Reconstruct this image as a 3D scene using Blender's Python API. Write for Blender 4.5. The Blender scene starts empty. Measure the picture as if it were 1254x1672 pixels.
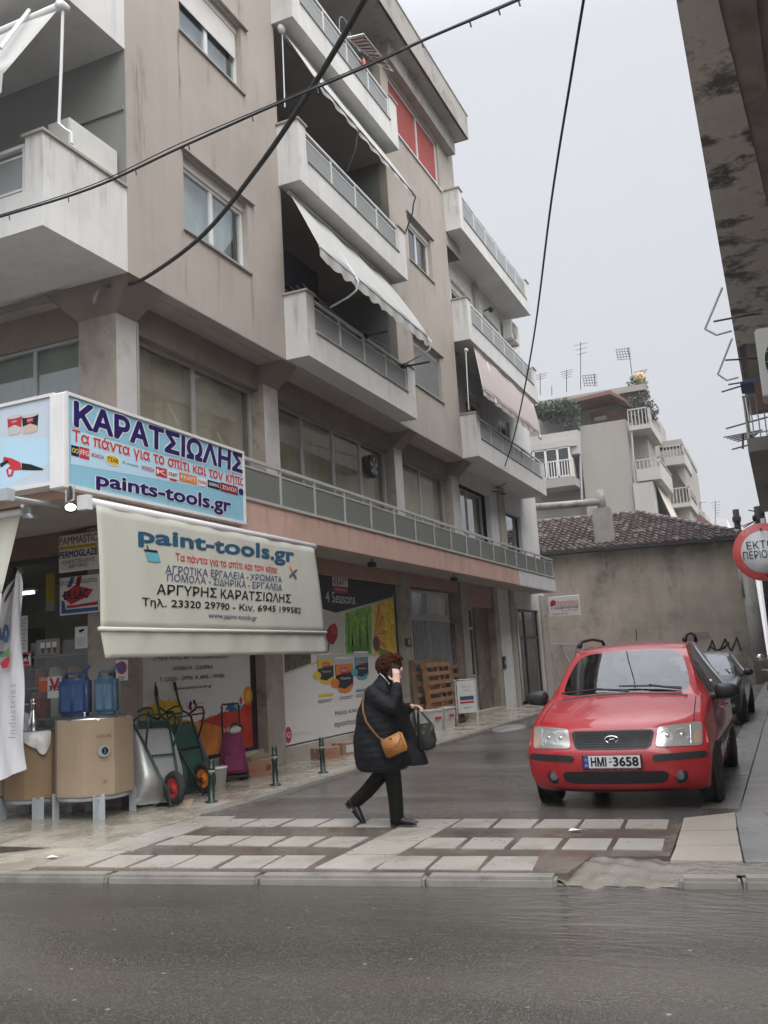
import bpy, bmesh, math, random
from mathutils import Vector, Matrix
random.seed(7)
C = bpy.context.scene.collection
SC = bpy.context.scene
R = math.radians
# ---------------------------------------------------------------- camera
F, YAW, PIT, ROL = 1487.745, .403977788, .163331452, -.0609366345
CAM = Vector((0, 0, 1.48))
def _axes():
    c, s = math.cos, math.sin
    f = Vector((-s(YAW)*c(PIT), c(YAW)*c(PIT), s(PIT)))
    r = Vector((c(YAW), s(YAW), 0)); u = r.cross(f)
    return r*c(ROL)+u*s(ROL), -r*s(ROL)+u*c(ROL), f
RX, UP, FW = _axes()
cd = bpy.data.cameras.new('camera'); cam = bpy.data.objects.new('camera', cd); C.objects.link(cam)
m = Matrix((RX, UP, -FW)).transposed().to_4x4(); m.translation = CAM; cam.matrix_world = m
cd.sensor_fit = 'VERTICAL'; cd.sensor_height = 24; cd.lens = F*24/1672; cd.clip_end = 2000; cd.clip_start = .05
SC.camera = cam
# ---------------------------------------------------------------- sky, sun, exposure (overcast, wet winter day)
SUN_EL, SUN_AZ = 45, 125
w = bpy.data.worlds.new('World'); SC.world = w; w.use_nodes = True
nt = w.node_tree; N = nt.nodes; L = nt.links; bg = N['Background']
sky = N.new('ShaderNodeTexSky'); sky.sky_type = 'NISHITA'; sky.sun_disc = False
sky.sun_elevation = R(SUN_EL); sky.sun_rotation = R(SUN_AZ); sky.dust_density = 6; sky.air_density = 1.5
tc = N.new('ShaderNodeTexCoord'); sx = N.new('ShaderNodeSeparateXYZ'); L.new(tc.outputs['Generated'], sx.inputs[0])
mr = N.new('ShaderNodeMapRange'); mr.inputs[1].default_value = 0.0; mr.inputs[2].default_value = 1.0
mr.inputs[3].default_value = 2.6; mr.inputs[4].default_value = 3.9; L.new(sx.outputs['Z'], mr.inputs[0])
zb = N.new('ShaderNodeMapRange'); zb.interpolation_type = 'SMOOTHSTEP'; zb.inputs[1].default_value = .58; zb.inputs[2].default_value = .92      # overcast: much brighter overhead
zb.inputs[3].default_value = 0; zb.inputs[4].default_value = 14; L.new(sx.outputs['Z'], zb.inputs[0])
ad = N.new('ShaderNodeMath'); ad.operation = 'ADD'; L.new(mr.outputs[0], ad.inputs[0]); L.new(zb.outputs[0], ad.inputs[1])
cl = N.new('ShaderNodeMix'); cl.data_type = 'RGBA'; cl.blend_type = 'MULTIPLY'; cl.inputs[0].default_value = 1
cl.inputs[7].default_value = (.97, .985, 1.045, 1); L.new(ad.outputs[0], cl.inputs[6])
mx = N.new('ShaderNodeMix'); mx.data_type = 'RGBA'; mx.inputs[0].default_value = .95
L.new(sky.outputs[0], mx.inputs[6]); L.new(cl.outputs[2], mx.inputs[7])
L.new(mx.outputs[2], bg.inputs[0]); bg.inputs[1].default_value = .12
sd = bpy.data.lights.new('sun', 'SUN'); sd.energy = 1.5; sd.angle = R(60); sd.color = (1, .98, .95)
sun = bpy.data.objects.new('sun', sd); C.objects.link(sun)
d = Vector((math.sin(R(SUN_AZ))*math.cos(R(SUN_EL)), math.cos(R(SUN_AZ))*math.cos(R(SUN_EL)), math.sin(R(SUN_EL))))
sun.rotation_euler = d.to_track_quat('Z', 'Y').to_euler(); sun.location = (0, 0, 60)
SC.view_settings.view_transform = 'Standard'; SC.view_settings.look = 'None'; SC.view_settings.exposure = 1.0
SC.view_settings.gamma = 1.0
SC.cycles.use_denoising = True
SC.cycles.max_bounces = 6; SC.cycles.transparent_max_bounces = 12; SC.cycles.volume_bounces = 0
# ---------------------------------------------------------------- measuring helpers: a photo pixel onto a real plane
def ray(x, y):
    return RX*((x-627)/F) - UP*((y-836)/F) + FW
def onx(x, y, X): d = ray(x, y); return CAM + d*((X-CAM.x)/d.x)
def ony(x, y, Y): d = ray(x, y); return CAM + d*((Y-CAM.y)/d.y)
def onz(x, y, Z=0): d = ray(x, y); return CAM + d*((Z-CAM.z)/d.z)
def onp(x, y, p, n): d = ray(x, y); n = Vector(n); return CAM + d*((Vector(p)-CAM).dot(n)/d.dot(n))
# ---------------------------------------------------------------- materials
MATS = {}
def mat(name, col, rough=.7, var=.12, scale=3., bump=0., bscale=40., metal=0., streak=0., stain=None, spec=.5, emit=None, stain_amt=.5, stain_scale=1.5, stain_lo=.53, coat=0., fine=0., zst=.12):
    if name in MATS: return MATS[name]
    m = bpy.data.materials.new(name); m.use_nodes = True; MATS[name] = m
    nt = m.node_tree; N = nt.nodes; L = nt.links; b = N['Principled BSDF']
    b.inputs['Roughness'].default_value = rough; b.inputs['Metallic'].default_value = metal
    b.inputs['Specular IOR Level'].default_value = spec; b.inputs['Coat Weight'].default_value = coat
    b.inputs['Coat Roughness'].default_value = .05
    tc = N.new('ShaderNodeTexCoord')
    def noise(s, det=5, vec=None, rg=.55):
        n = N.new('ShaderNodeTexNoise'); n.inputs['Scale'].default_value = s; n.inputs['Detail'].default_value = det
        n.inputs['Roughness'].default_value = rg
        L.new(vec or tc.outputs['Object'], n.inputs['Vector']); return n.outputs[0]
    def ramp(v, a, b_):
        r = N.new('ShaderNodeMapRange'); r.inputs[1].default_value = a; r.inputs[2].default_value = b_; L.new(v, r.inputs[0]); return r.outputs[0]
    def mixc(f, a, b_, mode='MIX'):
        x = N.new('ShaderNodeMix'); x.data_type = 'RGBA'; x.blend_type = mode
        for k, v in ((0, f), (6, a), (7, b_)):
            if hasattr(v, 'links'): L.new(v, x.inputs[k])
            else: x.inputs[k].default_value = v if k == 0 or len(v) == 4 else (*v, 1)
        return x.outputs[2]
    dk = tuple(c*(1-var) for c in col); lt = tuple(min(1, c*(1+var)) for c in col)
    cur = mixc(ramp(noise(scale), .3, .7), dk, lt)
    if fine: cur = mixc(ramp(noise(90, 2), .35, .65), cur, tuple(c*(1-fine) for c in col)) if fine < 0 else mixc(fine, cur, mixc(ramp(noise(120, 2), .4, .6), tuple(c*.5 for c in col), tuple(min(1, c*1.6) for c in col)))
    if streak:
        mp = N.new('ShaderNodeMapping'); mp.inputs['Scale'].default_value = (1, 1, zst); L.new(tc.outputs['Object'], mp.inputs[0])
        s = ramp(noise(5, 6, mp.outputs[0], .7), .52, .78)
        mu = N.new('ShaderNodeMath'); mu.operation = 'MULTIPLY'; L.new(s, mu.inputs[0]); mu.inputs[1].default_value = streak
        cur = mixc(mu.outputs[0], cur, tuple(c*.42 for c in col))
    if stain:
        s = ramp(noise(stain_scale, 9, None, .68), stain_lo, stain_lo+.11)
        mu = N.new('ShaderNodeMath'); mu.operation = 'MULTIPLY'; L.new(s, mu.inputs[0]); mu.inputs[1].default_value = stain_amt
        cur = mixc(mu.outputs[0], cur, stain)
    L.new(cur, b.inputs['Base Color'])
    rr = ramp(noise(scale*2.3, 4), .3, .7); rm = N.new('ShaderNodeMapRange'); L.new(rr, rm.inputs[0])
    rm.inputs[3].default_value = max(0.02, rough*.85); rm.inputs[4].default_value = min(1, rough*1.15); L.new(rm.outputs[0], b.inputs['Roughness'])
    if bump:
        bp = N.new('ShaderNodeBump'); bp.inputs['Strength'].default_value = min(1, bump); bp.inputs['Distance'].default_value = .01
        L.new(noise(bscale, 6), bp.inputs['Height']); L.new(bp.outputs[0], b.inputs['Normal'])
    if emit:
        b.inputs['Emission Color'].default_value = (*emit[0], 1); b.inputs['Emission Strength'].default_value = emit[1]
    return m
def glass_mat(name, tint=(.8, .85, .85), refl=.12, rough=.02):
    if name in MATS: return MATS[name]
    m = bpy.data.materials.new(name); m.use_nodes = True; MATS[name] = m
    N = m.node_tree.nodes; L = m.node_tree.links; N.remove(N['Principled BSDF']); o = N['Material Output']
    t = N.new('ShaderNodeBsdfTransparent'); t.inputs[0].default_value = (*tint, 1)
    g = N.new('ShaderNodeBsdfGlossy'); g.inputs['Roughness'].default_value = rough; g.inputs[0].default_value = (.95, .97, 1, 1)
    fr = N.new('ShaderNodeLayerWeight'); fr.inputs[0].default_value = .5
    pw = N.new('ShaderNodeMath'); pw.operation = 'POWER'; L.new(fr.outputs['Facing'], pw.inputs[0]); pw.inputs[1].default_value = 4.5      # Schlick, the same from both sides
    mr = N.new('ShaderNodeMapRange'); L.new(pw.outputs[0], mr.inputs[0]); mr.inputs[3].default_value = refl; mr.inputs[4].default_value = .95
    x = N.new('ShaderNodeMixShader'); L.new(mr.outputs[0], x.inputs[0]); L.new(t.outputs[0], x.inputs[1]); L.new(g.outputs[0], x.inputs[2])
    L.new(x.outputs[0], o.inputs[0]); return m
def frosted(name, col):
    if name in MATS: return MATS[name]
    m = mat(name, col, .35, .06, 1.2, streak=.12); N = m.node_tree.nodes; L = m.node_tree.links
    b = N['Principled BSDF']; o = N['Material Output']; t = N.new('ShaderNodeBsdfTranslucent'); t.inputs[0].default_value = (*[c*1.1 for c in col], 1)
    tr = N.new('ShaderNodeBsdfTransparent'); tr.inputs[0].default_value = (.8, .85, .85, 1)
    x = N.new('ShaderNodeMixShader'); x.inputs[0].default_value = .35; L.new(b.outputs[0], x.inputs[1]); L.new(t.outputs[0], x.inputs[2])
    y = N.new('ShaderNodeMixShader'); y.inputs[0].default_value = .12; L.new(x.outputs[0], y.inputs[1]); L.new(tr.outputs[0], y.inputs[2])
    L.new(y.outputs[0], o.inputs[0]); return m
def M(k): return MATS[k]
def plain(name, col, rough=.5, **k): return mat(name, col, rough, k.pop('var', .05), k.pop('scale', 2.), spec=.2, **k)

def wet_asphalt(name, col, ripple=0., rlo=.12, rhi=.45, patch=.35, vs=75, contrast=1.):
    m = bpy.data.materials.new(name); m.use_nodes = True; MATS[name] = m
    nt = m.node_tree; N = nt.nodes; L = nt.links; b = N['Principled BSDF']
    tc = N.new('ShaderNodeTexCoord')
    def noise(s, det=4, dist=0, vec=None):
        n = N.new('ShaderNodeTexNoise'); n.inputs['Scale'].default_value = s; n.inputs['Detail'].default_value = det
        n.inputs['Distortion'].default_value = dist; L.new(vec or tc.outputs['Object'], n.inputs['Vector']); return n.outputs[0]
    def ramp(v, a, b_, c=0., d=1.):
        r = N.new('ShaderNodeMapRange'); L.new(v, r.inputs[0])
        for i, q in enumerate((a, b_, c, d)): r.inputs[i+1].default_value = q
        return r.outputs[0]
    def mixc(f, a, b_):
        x = N.new('ShaderNodeMix'); x.data_type = 'RGBA'
        for k, v in ((0, f), (6, a), (7, b_)):
            if hasattr(v, 'links'): L.new(v, x.inputs[k])
            else: x.inputs[k].default_value = v if k == 0 else (*v, 1)
        return x.outputs[2]
    vo = N.new('ShaderNodeTexVoronoi'); vo.inputs['Scale'].default_value = vs; L.new(tc.outputs['Object'], vo.inputs['Vector'])
    big = ramp(noise(.8, 6), .38, .62)
    ms = N.new('ShaderNodeMapping'); ms.inputs['Scale'].default_value = (.22, .75, 1); ms.inputs['Rotation'].default_value = (0, 0, .12); L.new(tc.outputs['Object'], ms.inputs[0])
    c1 = mixc(ramp(noise(1.2, 7, .5, ms.outputs[0]), .36, .64), tuple(c*.55 for c in col), tuple(c*1.4 for c in col))
    sep = N.new('ShaderNodeSeparateColor'); L.new(vo.outputs['Color'], sep.inputs[0])
    c2 = mixc(ramp(sep.outputs[0], .6, 1., 0., .6), c1, tuple(min(1, (c*2.6+.02)*contrast) for c in col))
    v2 = N.new('ShaderNodeTexVoronoi'); v2.inputs['Scale'].default_value = 16; L.new(tc.outputs['Object'], v2.inputs['Vector']); s2 = N.new('ShaderNodeSeparateColor'); L.new(v2.outputs['Color'], s2.inputs[0])
    gr = N.new('ShaderNodeMath'); gr.operation = 'MULTIPLY'; L.new(ramp(s2.outputs[1], .962, .975), gr.inputs[0]); L.new(ramp(v2.outputs['Distance'], .22, .12), gr.inputs[1])
    c2 = mixc(gr.outputs[0], c2, (.22, .205, .18))                       # scattered grit and leaf scraps
    L.new(c2, b.inputs['Base Color'])
    puddle = ramp(noise(.8, 6, .6, ms.outputs[0]), .46, .62)
    rgh = ramp(puddle, 0, 1, rhi, rlo); L.new(rgh, b.inputs['Roughness'])
    b.inputs['Specular IOR Level'].default_value = .55
    bp = N.new('ShaderNodeBump'); bp.inputs['Distance'].default_value = .006
    L.new(ramp(puddle, 0, 1, .42, patch*.27), bp.inputs['Strength']); L.new(vo.outputs['Distance'], bp.inputs['Height'])
    nrm = bp.outputs[0]
    if ripple:
        # flowing gutter water near the kerb: stretched ripples, strongest within about a metre of it
        mp = N.new('ShaderNodeMapping'); mp.inputs['Scale'].default_value = (1.3, 4.2, 1); mp.inputs['Rotation'].default_value = (0, 0, .5); L.new(tc.outputs['Object'], mp.inputs[0])
        rn = noise(2.2, 4, 1.2, mp.outputs[0])
        sp = N.new('ShaderNodeSeparateXYZ'); L.new(tc.outputs['Object'], sp.inputs[0])
        # distance in front of the kerb line y = 5.70+.123(x+6.05)
        ma = N.new('ShaderNodeMath'); ma.operation = 'MULTIPLY_ADD'; L.new(sp.outputs['X'], ma.inputs[0]); ma.inputs[1].default_value = .123; ma.inputs[2].default_value = 6.444
        sb = N.new('ShaderNodeMath'); sb.operation = 'SUBTRACT'; L.new(ma.outputs[0], sb.inputs[0]); L.new(sp.outputs['Y'], sb.inputs[1])
        wob = N.new('ShaderNodeMath'); wob.operation = 'MULTIPLY_ADD'; L.new(noise(1.3, 3), wob.inputs[0]); wob.inputs[1].default_value = 1.6; L.new(sb.outputs[0], wob.inputs[2])
        xr = ramp(sp.outputs['X'], -4.2, -1.6, .12, 1.)
        near = ramp(wob.outputs[0], 1.0, 2.6, 1., 0.)
        mm = N.new('ShaderNodeMath'); mm.operation = 'MULTIPLY'; L.new(near, mm.inputs[0]); L.new(xr, mm.inputs[1])
        st = N.new('ShaderNodeMath'); st.operation = 'MULTIPLY'; L.new(mm.outputs[0], st.inputs[0]); st.inputs[1].default_value = ripple
        b2 = N.new('ShaderNodeBump'); b2.inputs['Distance'].default_value = .05; L.new(st.outputs[0], b2.inputs['Strength']); L.new(rn, b2.inputs['Height']); L.new(nrm, b2.inputs['Normal'])
        nrm = b2.outputs[0]
        r2 = N.new('ShaderNodeMix'); L.new(mm.outputs[0], r2.inputs[0]); L.new(rgh, r2.inputs[2]); r2.inputs[3].default_value = .08; L.new(r2.outputs[0], b.inputs['Roughness'])
        c3 = mixc(ramp(mm.outputs[0], 0, 1, 0, .7), c2, (.075, .07, .06)); L.new(c3, b.inputs['Base Color'])
    L.new(nrm, b.inputs['Normal'])
    return m
def tile_mat(name, col, grout, sx, sy, rot=0., rough=.28, var=.2, offset=.5, mortar=.012, bump=.4):
    m = bpy.data.materials.new(name); m.use_nodes = True; MATS[name] = m
    N = m.node_tree.nodes; L = m.node_tree.links; b = N['Principled BSDF']; tc = N.new('ShaderNodeTexCoord')
    mp = N.new('ShaderNodeMapping'); mp.inputs['Rotation'].default_value = (0, 0, rot); L.new(tc.outputs['Object'], mp.inputs[0])
    br = N.new('ShaderNodeTexBrick'); L.new(mp.outputs[0], br.inputs['Vector']); br.offset = offset
    br.inputs['Scale'].default_value = 1; br.inputs['Brick Width'].default_value = sx; br.inputs['Row Height'].default_value = sy
    br.inputs['Mortar Size'].default_value = mortar; br.inputs['Color1'].default_value = (*col, 1); br.inputs['Color2'].default_value = (*[c*(1-var) for c in col], 1); br.inputs['Mortar'].default_value = (*grout, 1)
    n = N.new('ShaderNodeTexNoise'); n.inputs['Scale'].default_value = 1.7; n.inputs['Detail'].default_value = 7; n.inputs['Roughness'].default_value = .65; L.new(tc.outputs['Object'], n.inputs['Vector'])
    mr = N.new('ShaderNodeMapRange'); mr.inputs[1].default_value = .35; mr.inputs[2].default_value = .7; mr.inputs[3].default_value = .72; mr.inputs[4].default_value = 1.08; L.new(n.outputs[0], mr.inputs[0])
    x = N.new('ShaderNodeMix'); x.data_type = 'RGBA'; x.blend_type = 'MULTIPLY'; x.inputs[0].default_value = 1; L.new(br.outputs['Color'], x.inputs[6]); L.new(mr.outputs[0], x.inputs[7])
    L.new(x.outputs[2], b.inputs['Base Color'])
    r2 = N.new('ShaderNodeMapRange'); r2.inputs[1].default_value = .4; r2.inputs[2].default_value = .6; r2.inputs[3].default_value = rough*.5; r2.inputs[4].default_value = rough*1.6; L.new(n.outputs[0], r2.inputs[0]); L.new(r2.outputs[0], b.inputs['Roughness'])
    bp = N.new('ShaderNodeBump'); bp.inputs['Strength'].default_value = bump; bp.inputs['Distance'].default_value = .006; bp.invert = True
    L.new(br.outputs['Fac'], bp.inputs['Height']); L.new(bp.outputs[0], b.inputs['Normal'])
    return m
def plank_mat(name, c1, c2, scale=9):   # wood / corrugation colour by wave
    m = mat(name, c1, .75, .25, scale, bump=.3, bscale=60, streak=.4); return m
# palette
mat('plaster', (.365, .328, .290), .85, .07, .8, bump=.15, bscale=120, streak=.24, zst=.07, stain=(.26, .23, .205), stain_amt=.3, stain_scale=.5)
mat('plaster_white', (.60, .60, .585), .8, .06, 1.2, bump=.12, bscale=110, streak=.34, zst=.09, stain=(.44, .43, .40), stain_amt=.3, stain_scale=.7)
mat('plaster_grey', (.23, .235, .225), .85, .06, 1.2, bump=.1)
mat('soffit', (.37, .33, .305), .9, .07, .9, bump=.1, stain=(.26, .23, .2), stain_amt=.35)
mat('pink', (.48, .315, .26), .8, .06, 1.3, streak=.4, zst=.15, bump=.1, stain=(.33, .24, .2), stain_amt=.35, stain_scale=.8)
mat('pink_white', (.56, .55, .55), .8, .06, 1.3, streak=.25)
mat('beam', (.21, .175, .15), .85, .1, 2, bump=.12, streak=.3)
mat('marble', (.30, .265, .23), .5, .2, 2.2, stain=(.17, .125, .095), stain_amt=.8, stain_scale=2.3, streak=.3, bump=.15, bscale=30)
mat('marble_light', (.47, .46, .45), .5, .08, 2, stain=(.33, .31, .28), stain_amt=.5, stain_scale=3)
mat('marble_dark', (.155, .115, .09), .55, .3, 2.5, stain=(.3, .26, .22), stain_amt=.6, stain_scale=3.5)
mat('concrete_old', (.30, .285, .26), .9, .12, 1.2, bump=.3, bscale=25, streak=.5, stain=(.09, .085, .08), stain_amt=.6, stain_scale=.9)
mat('white_paint', (.62, .61, .59), .45, .05, 3)
mat('white_metal', (.62, .63, .63), .4, .05, 3)
mat('alu', (.42, .43, .43), .38, .05, 4, metal=.35)
mat('alu_dark', (.05, .055, .06), .4, .1, 4, metal=.3)
mat('steel', (.55, .56, .57), .28, .12, 3, metal=.95)
mat('galv', (.5, .52, .53), .34, .18, 5, metal=.85)
mat('grey_paint', (.33, .36, .38), .5, .06, 3)
mat('black', (.012, .012, .013), .5, .2, 4)
mat('black_gloss', (.012, .012, .013), .18, .1, 4)
mat('rubber', (.018, .018, .018), .8, .15, 8, bump=.2)
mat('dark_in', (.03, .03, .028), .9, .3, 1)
mat('curtain', (.48, .455, .39), .9, .12, 1.4, streak=.5)
mat('curtain_white', (.62, .62, .62), .9, .1, 3, streak=.4)
mat('cap', (.33, .30, .27), .7, .15, 3, streak=.2)
mat('shutter_box', (.6, .59, .56), .5, .05, 3)
frosted('frost', (.42, .45, .46))
frosted('frost_green', (.25, .26, .235)); mat('alu_rail', (.44, .45, .45), .4, .06, 3, metal=.2)
glass_mat('glass'); glass_mat('glass_clear', (.9, .9, .88), .03); glass_mat('glass_dark', (.35, .38, .38), .1)
# ---------------------------------------------------------------- objects
OFF = {}
def prop(o, label=None, cat=None, group=None, kind=None):
    for k, v in (('label', label), ('category', cat), ('group', group), ('kind', kind)):
        if v: o[k] = v
    return o
def thing(name, label, cat, loc=(0, 0, 0), rz=0, group=None):
    o = bpy.data.objects.new(name, None); C.objects.link(o); o.location = loc; o.rotation_euler = (0, 0, rz)
    o.empty_display_size = .2
    OFF[o] = Matrix.Translation(loc) @ Matrix.Rotation(rz, 4, 'Z')
    return prop(o, label, cat, group)
class MB:
    """collects faces; several materials; build() links ONE mesh object. Coordinates are the world's unless local=True."""
    def __init__(s): s.v = []; s.f = []; s.m = []; s.mats = []; s.cur = 0; s.sm = []; s.smooth = False
    def mat(s, k):
        if k not in s.mats: s.mats.append(k)
        s.cur = s.mats.index(k); return s
    def add(s, vs, fs):
        b = len(s.v); s.v += [tuple(v) for v in vs]
        for f in fs: s.f.append([b+i for i in f]); s.m.append(s.cur); s.sm.append(s.smooth)
        return s
    def box(s, x0, x1, y0, y1, z0, z1, mtx=None):
        x0, x1 = min(x0, x1), max(x0, x1); y0, y1 = min(y0, y1), max(y0, y1); z0, z1 = min(z0, z1), max(z0, z1)
        vs = [Vector((x, y, z)) for z in (z0, z1) for x, y in ((x0, y0), (x1, y0), (x1, y1), (x0, y1))]
        if mtx: vs = [mtx @ v for v in vs]
        return s.add(vs, [(3, 2, 1, 0), (4, 5, 6, 7), (0, 1, 5, 4), (1, 2, 6, 5), (2, 3, 7, 6), (3, 0, 4, 7)])
    def rbox(s, x0, x1, y0, y1, z0, z1, r=.01, mtx=None, seg=1):
        bm = bmesh.new(); bmesh.ops.create_cube(bm, size=1)
        for v in bm.verts: v.co = Vector(((x0+x1)/2+v.co.x*(x1-x0), (y0+y1)/2+v.co.y*(y1-y0), (z0+z1)/2+v.co.z*(z1-z0)))
        bmesh.ops.bevel(bm, geom=bm.edges[:], offset=r, segments=seg, affect='EDGES')
        if mtx: bm.transform(mtx)
        return s.bm(bm)
    def bm(s, bm):
        bm.verts.index_update(); s.add([v.co.copy() for v in bm.verts], [[v.index for v in f.verts] for f in bm.faces]); bm.free(); return s
    def quad(s, *p): return s.add(p, [tuple(range(len(p)))])
    def prism(s, poly, vec):
        n = len(poly); vec = Vector(vec); a = [Vector(p) for p in poly]
        nrm = sum(((a[i]-a[0]).cross(a[i+1]-a[0]) for i in range(1, n-1)), Vector())
        if nrm.dot(vec) > 0: a = a[::-1]
        return s.add(a+[p+vec for p in a], [tuple(range(n)), tuple(range(2*n-1, n-1, -1))]+[(i, i+n, (i+1) % n+n, (i+1) % n)[::1] for i in range(n)])
    def zprism(s, pts, z0, z1): return s.prism([(x, y, z0) for x, y in pts], (0, 0, z1-z0))
    def tube(s, path, r, n=8, caps=True):
        P = [Vector(p) for p in path]; rs = r if isinstance(r, (list, tuple)) else [r]*len(P); rings = []
        t0 = (P[1]-P[0]).normalized(); a = Vector((0, 0, 1)) if abs(t0.z) < .9 else Vector((1, 0, 0)); u = t0.cross(a).normalized()
        for i, p in enumerate(P):
            t = (P[min(i+1, len(P)-1)]-P[max(i-1, 0)]).normalized(); u = (u-t*u.dot(t)).normalized(); w = t.cross(u)
            rings.append([p+(u*math.cos(k*2*math.pi/n)+w*math.sin(k*2*math.pi/n))*rs[i] for k in range(n)])
        vs = [v for q in rings for v in q]; fs = []
        for i in range(len(P)-1):
            for k in range(n): k2 = (k+1) % n; fs.append((i*n+k, i*n+k2, (i+1)*n+k2, (i+1)*n+k))
        if caps: fs += [tuple(range(n))[::-1], tuple(range((len(P)-1)*n, len(P)*n))]
        o = s.smooth; s.smooth = n > 6; s.add(vs, fs); s.smooth = o; return s
    def cyl(s, p0, p1, r, n=16): return s.tube([p0, p1], r, n)
    def loft(s, rings, closed=True, caps=True):
        n = len(rings[0]); vs = [v for q in rings for v in q]; fs = []
        for i in range(len(rings)-1):
            for k in range(n if closed else n-1): k2 = (k+1) % n; fs.append((i*n+k, i*n+k2, (i+1)*n+k2, (i+1)*n+k))
        if caps and closed: fs += [tuple(range(n))[::-1], tuple(range((len(rings)-1)*n, len(rings)*n))]
        return s.add(vs, fs)
    def lathe(s, prof, c=(0, 0, 0), n=24, axis='z'):
        rings = []
        for r, h in prof:
            q = []
            for k in range(n):
                a = k*2*math.pi/n; x, y = r*math.cos(a), r*math.sin(a)
                q.append(Vector(c)+Vector({'z': (x, y, h), 'y': (x, h, -y), 'x': (h, x, y)}[axis]))
            rings.append(q)
        o = s.smooth; s.smooth = True; s.loft(rings); s.smooth = o; return s
    def ell(s, c, rx, ry, rz, seg=12, rings=8):
        pr = []
        for i in range(rings+1):
            a = math.pi*i/rings; pr.append([Vector(c)+Vector((rx*math.sin(a)*math.cos(k*2*math.pi/seg), ry*math.sin(a)*math.sin(k*2*math.pi/seg), -rz*math.cos(a))) for k in range(seg)])
        o = s.smooth; s.smooth = True; s.loft(pr); s.smooth = o; return s
    def build(s, name, mk=None, parent=None, smooth=None, local=False):
        me = bpy.data.meshes.new(name)
        inv = None
        if parent is not None and not local:
            q = parent
            while q not in OFF and q.parent: q = q.parent
            inv = OFF.get(q)
            inv = inv.inverted() if inv else None
        vs = [inv @ Vector(v) for v in s.v] if inv else s.v
        me.from_pydata(vs, [], s.f)
        mats = s.mats or [mk]
        for k in mats: me.materials.append(MATS[k])
        if s.mats: me.polygons.foreach_set('material_index', s.m)
        me.polygons.foreach_set('use_smooth', s.sm if smooth is None else [smooth]*len(s.f))
        bm = bmesh.new(); bm.from_mesh(me); bmesh.ops.remove_doubles(bm, verts=bm.verts, dist=1e-5) if smooth else None
        bmesh.ops.recalc_face_normals(bm, faces=bm.faces); bm.to_mesh(me); bm.free()
        o = bpy.data.objects.new(name, me); C.objects.link(o)
        if parent is not None: o.parent = parent
        return o
def solo(mb, name, mk, label, cat, group=None, **k): return prop(mb.build(name, mk, **k), label, cat, group)
def struct(mb, name, mk, **k): o = mb.build(name, mk, **k); o['kind'] = 'structure'; return o
def children(o): return [c for c in bpy.data.objects if c.parent is o]
def copy_tree(o, loc=None, rz=None, label=None):
    def rec(a, par):
        c = a.copy(); C.objects.link(c); c.parent = par
        for ch in KIDS[a]: rec(ch, c)
        return c
    KIDS = {}
    for q in bpy.data.objects: KIDS.setdefault(q, []); (KIDS.setdefault(q.parent, []).append(q) if q.parent else None)
    c = rec(o, None)
    if loc is not None: c.location = loc
    if rz is not None: c.rotation_euler = (0, 0, rz)
    if label: c['label'] = label
    return c
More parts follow.
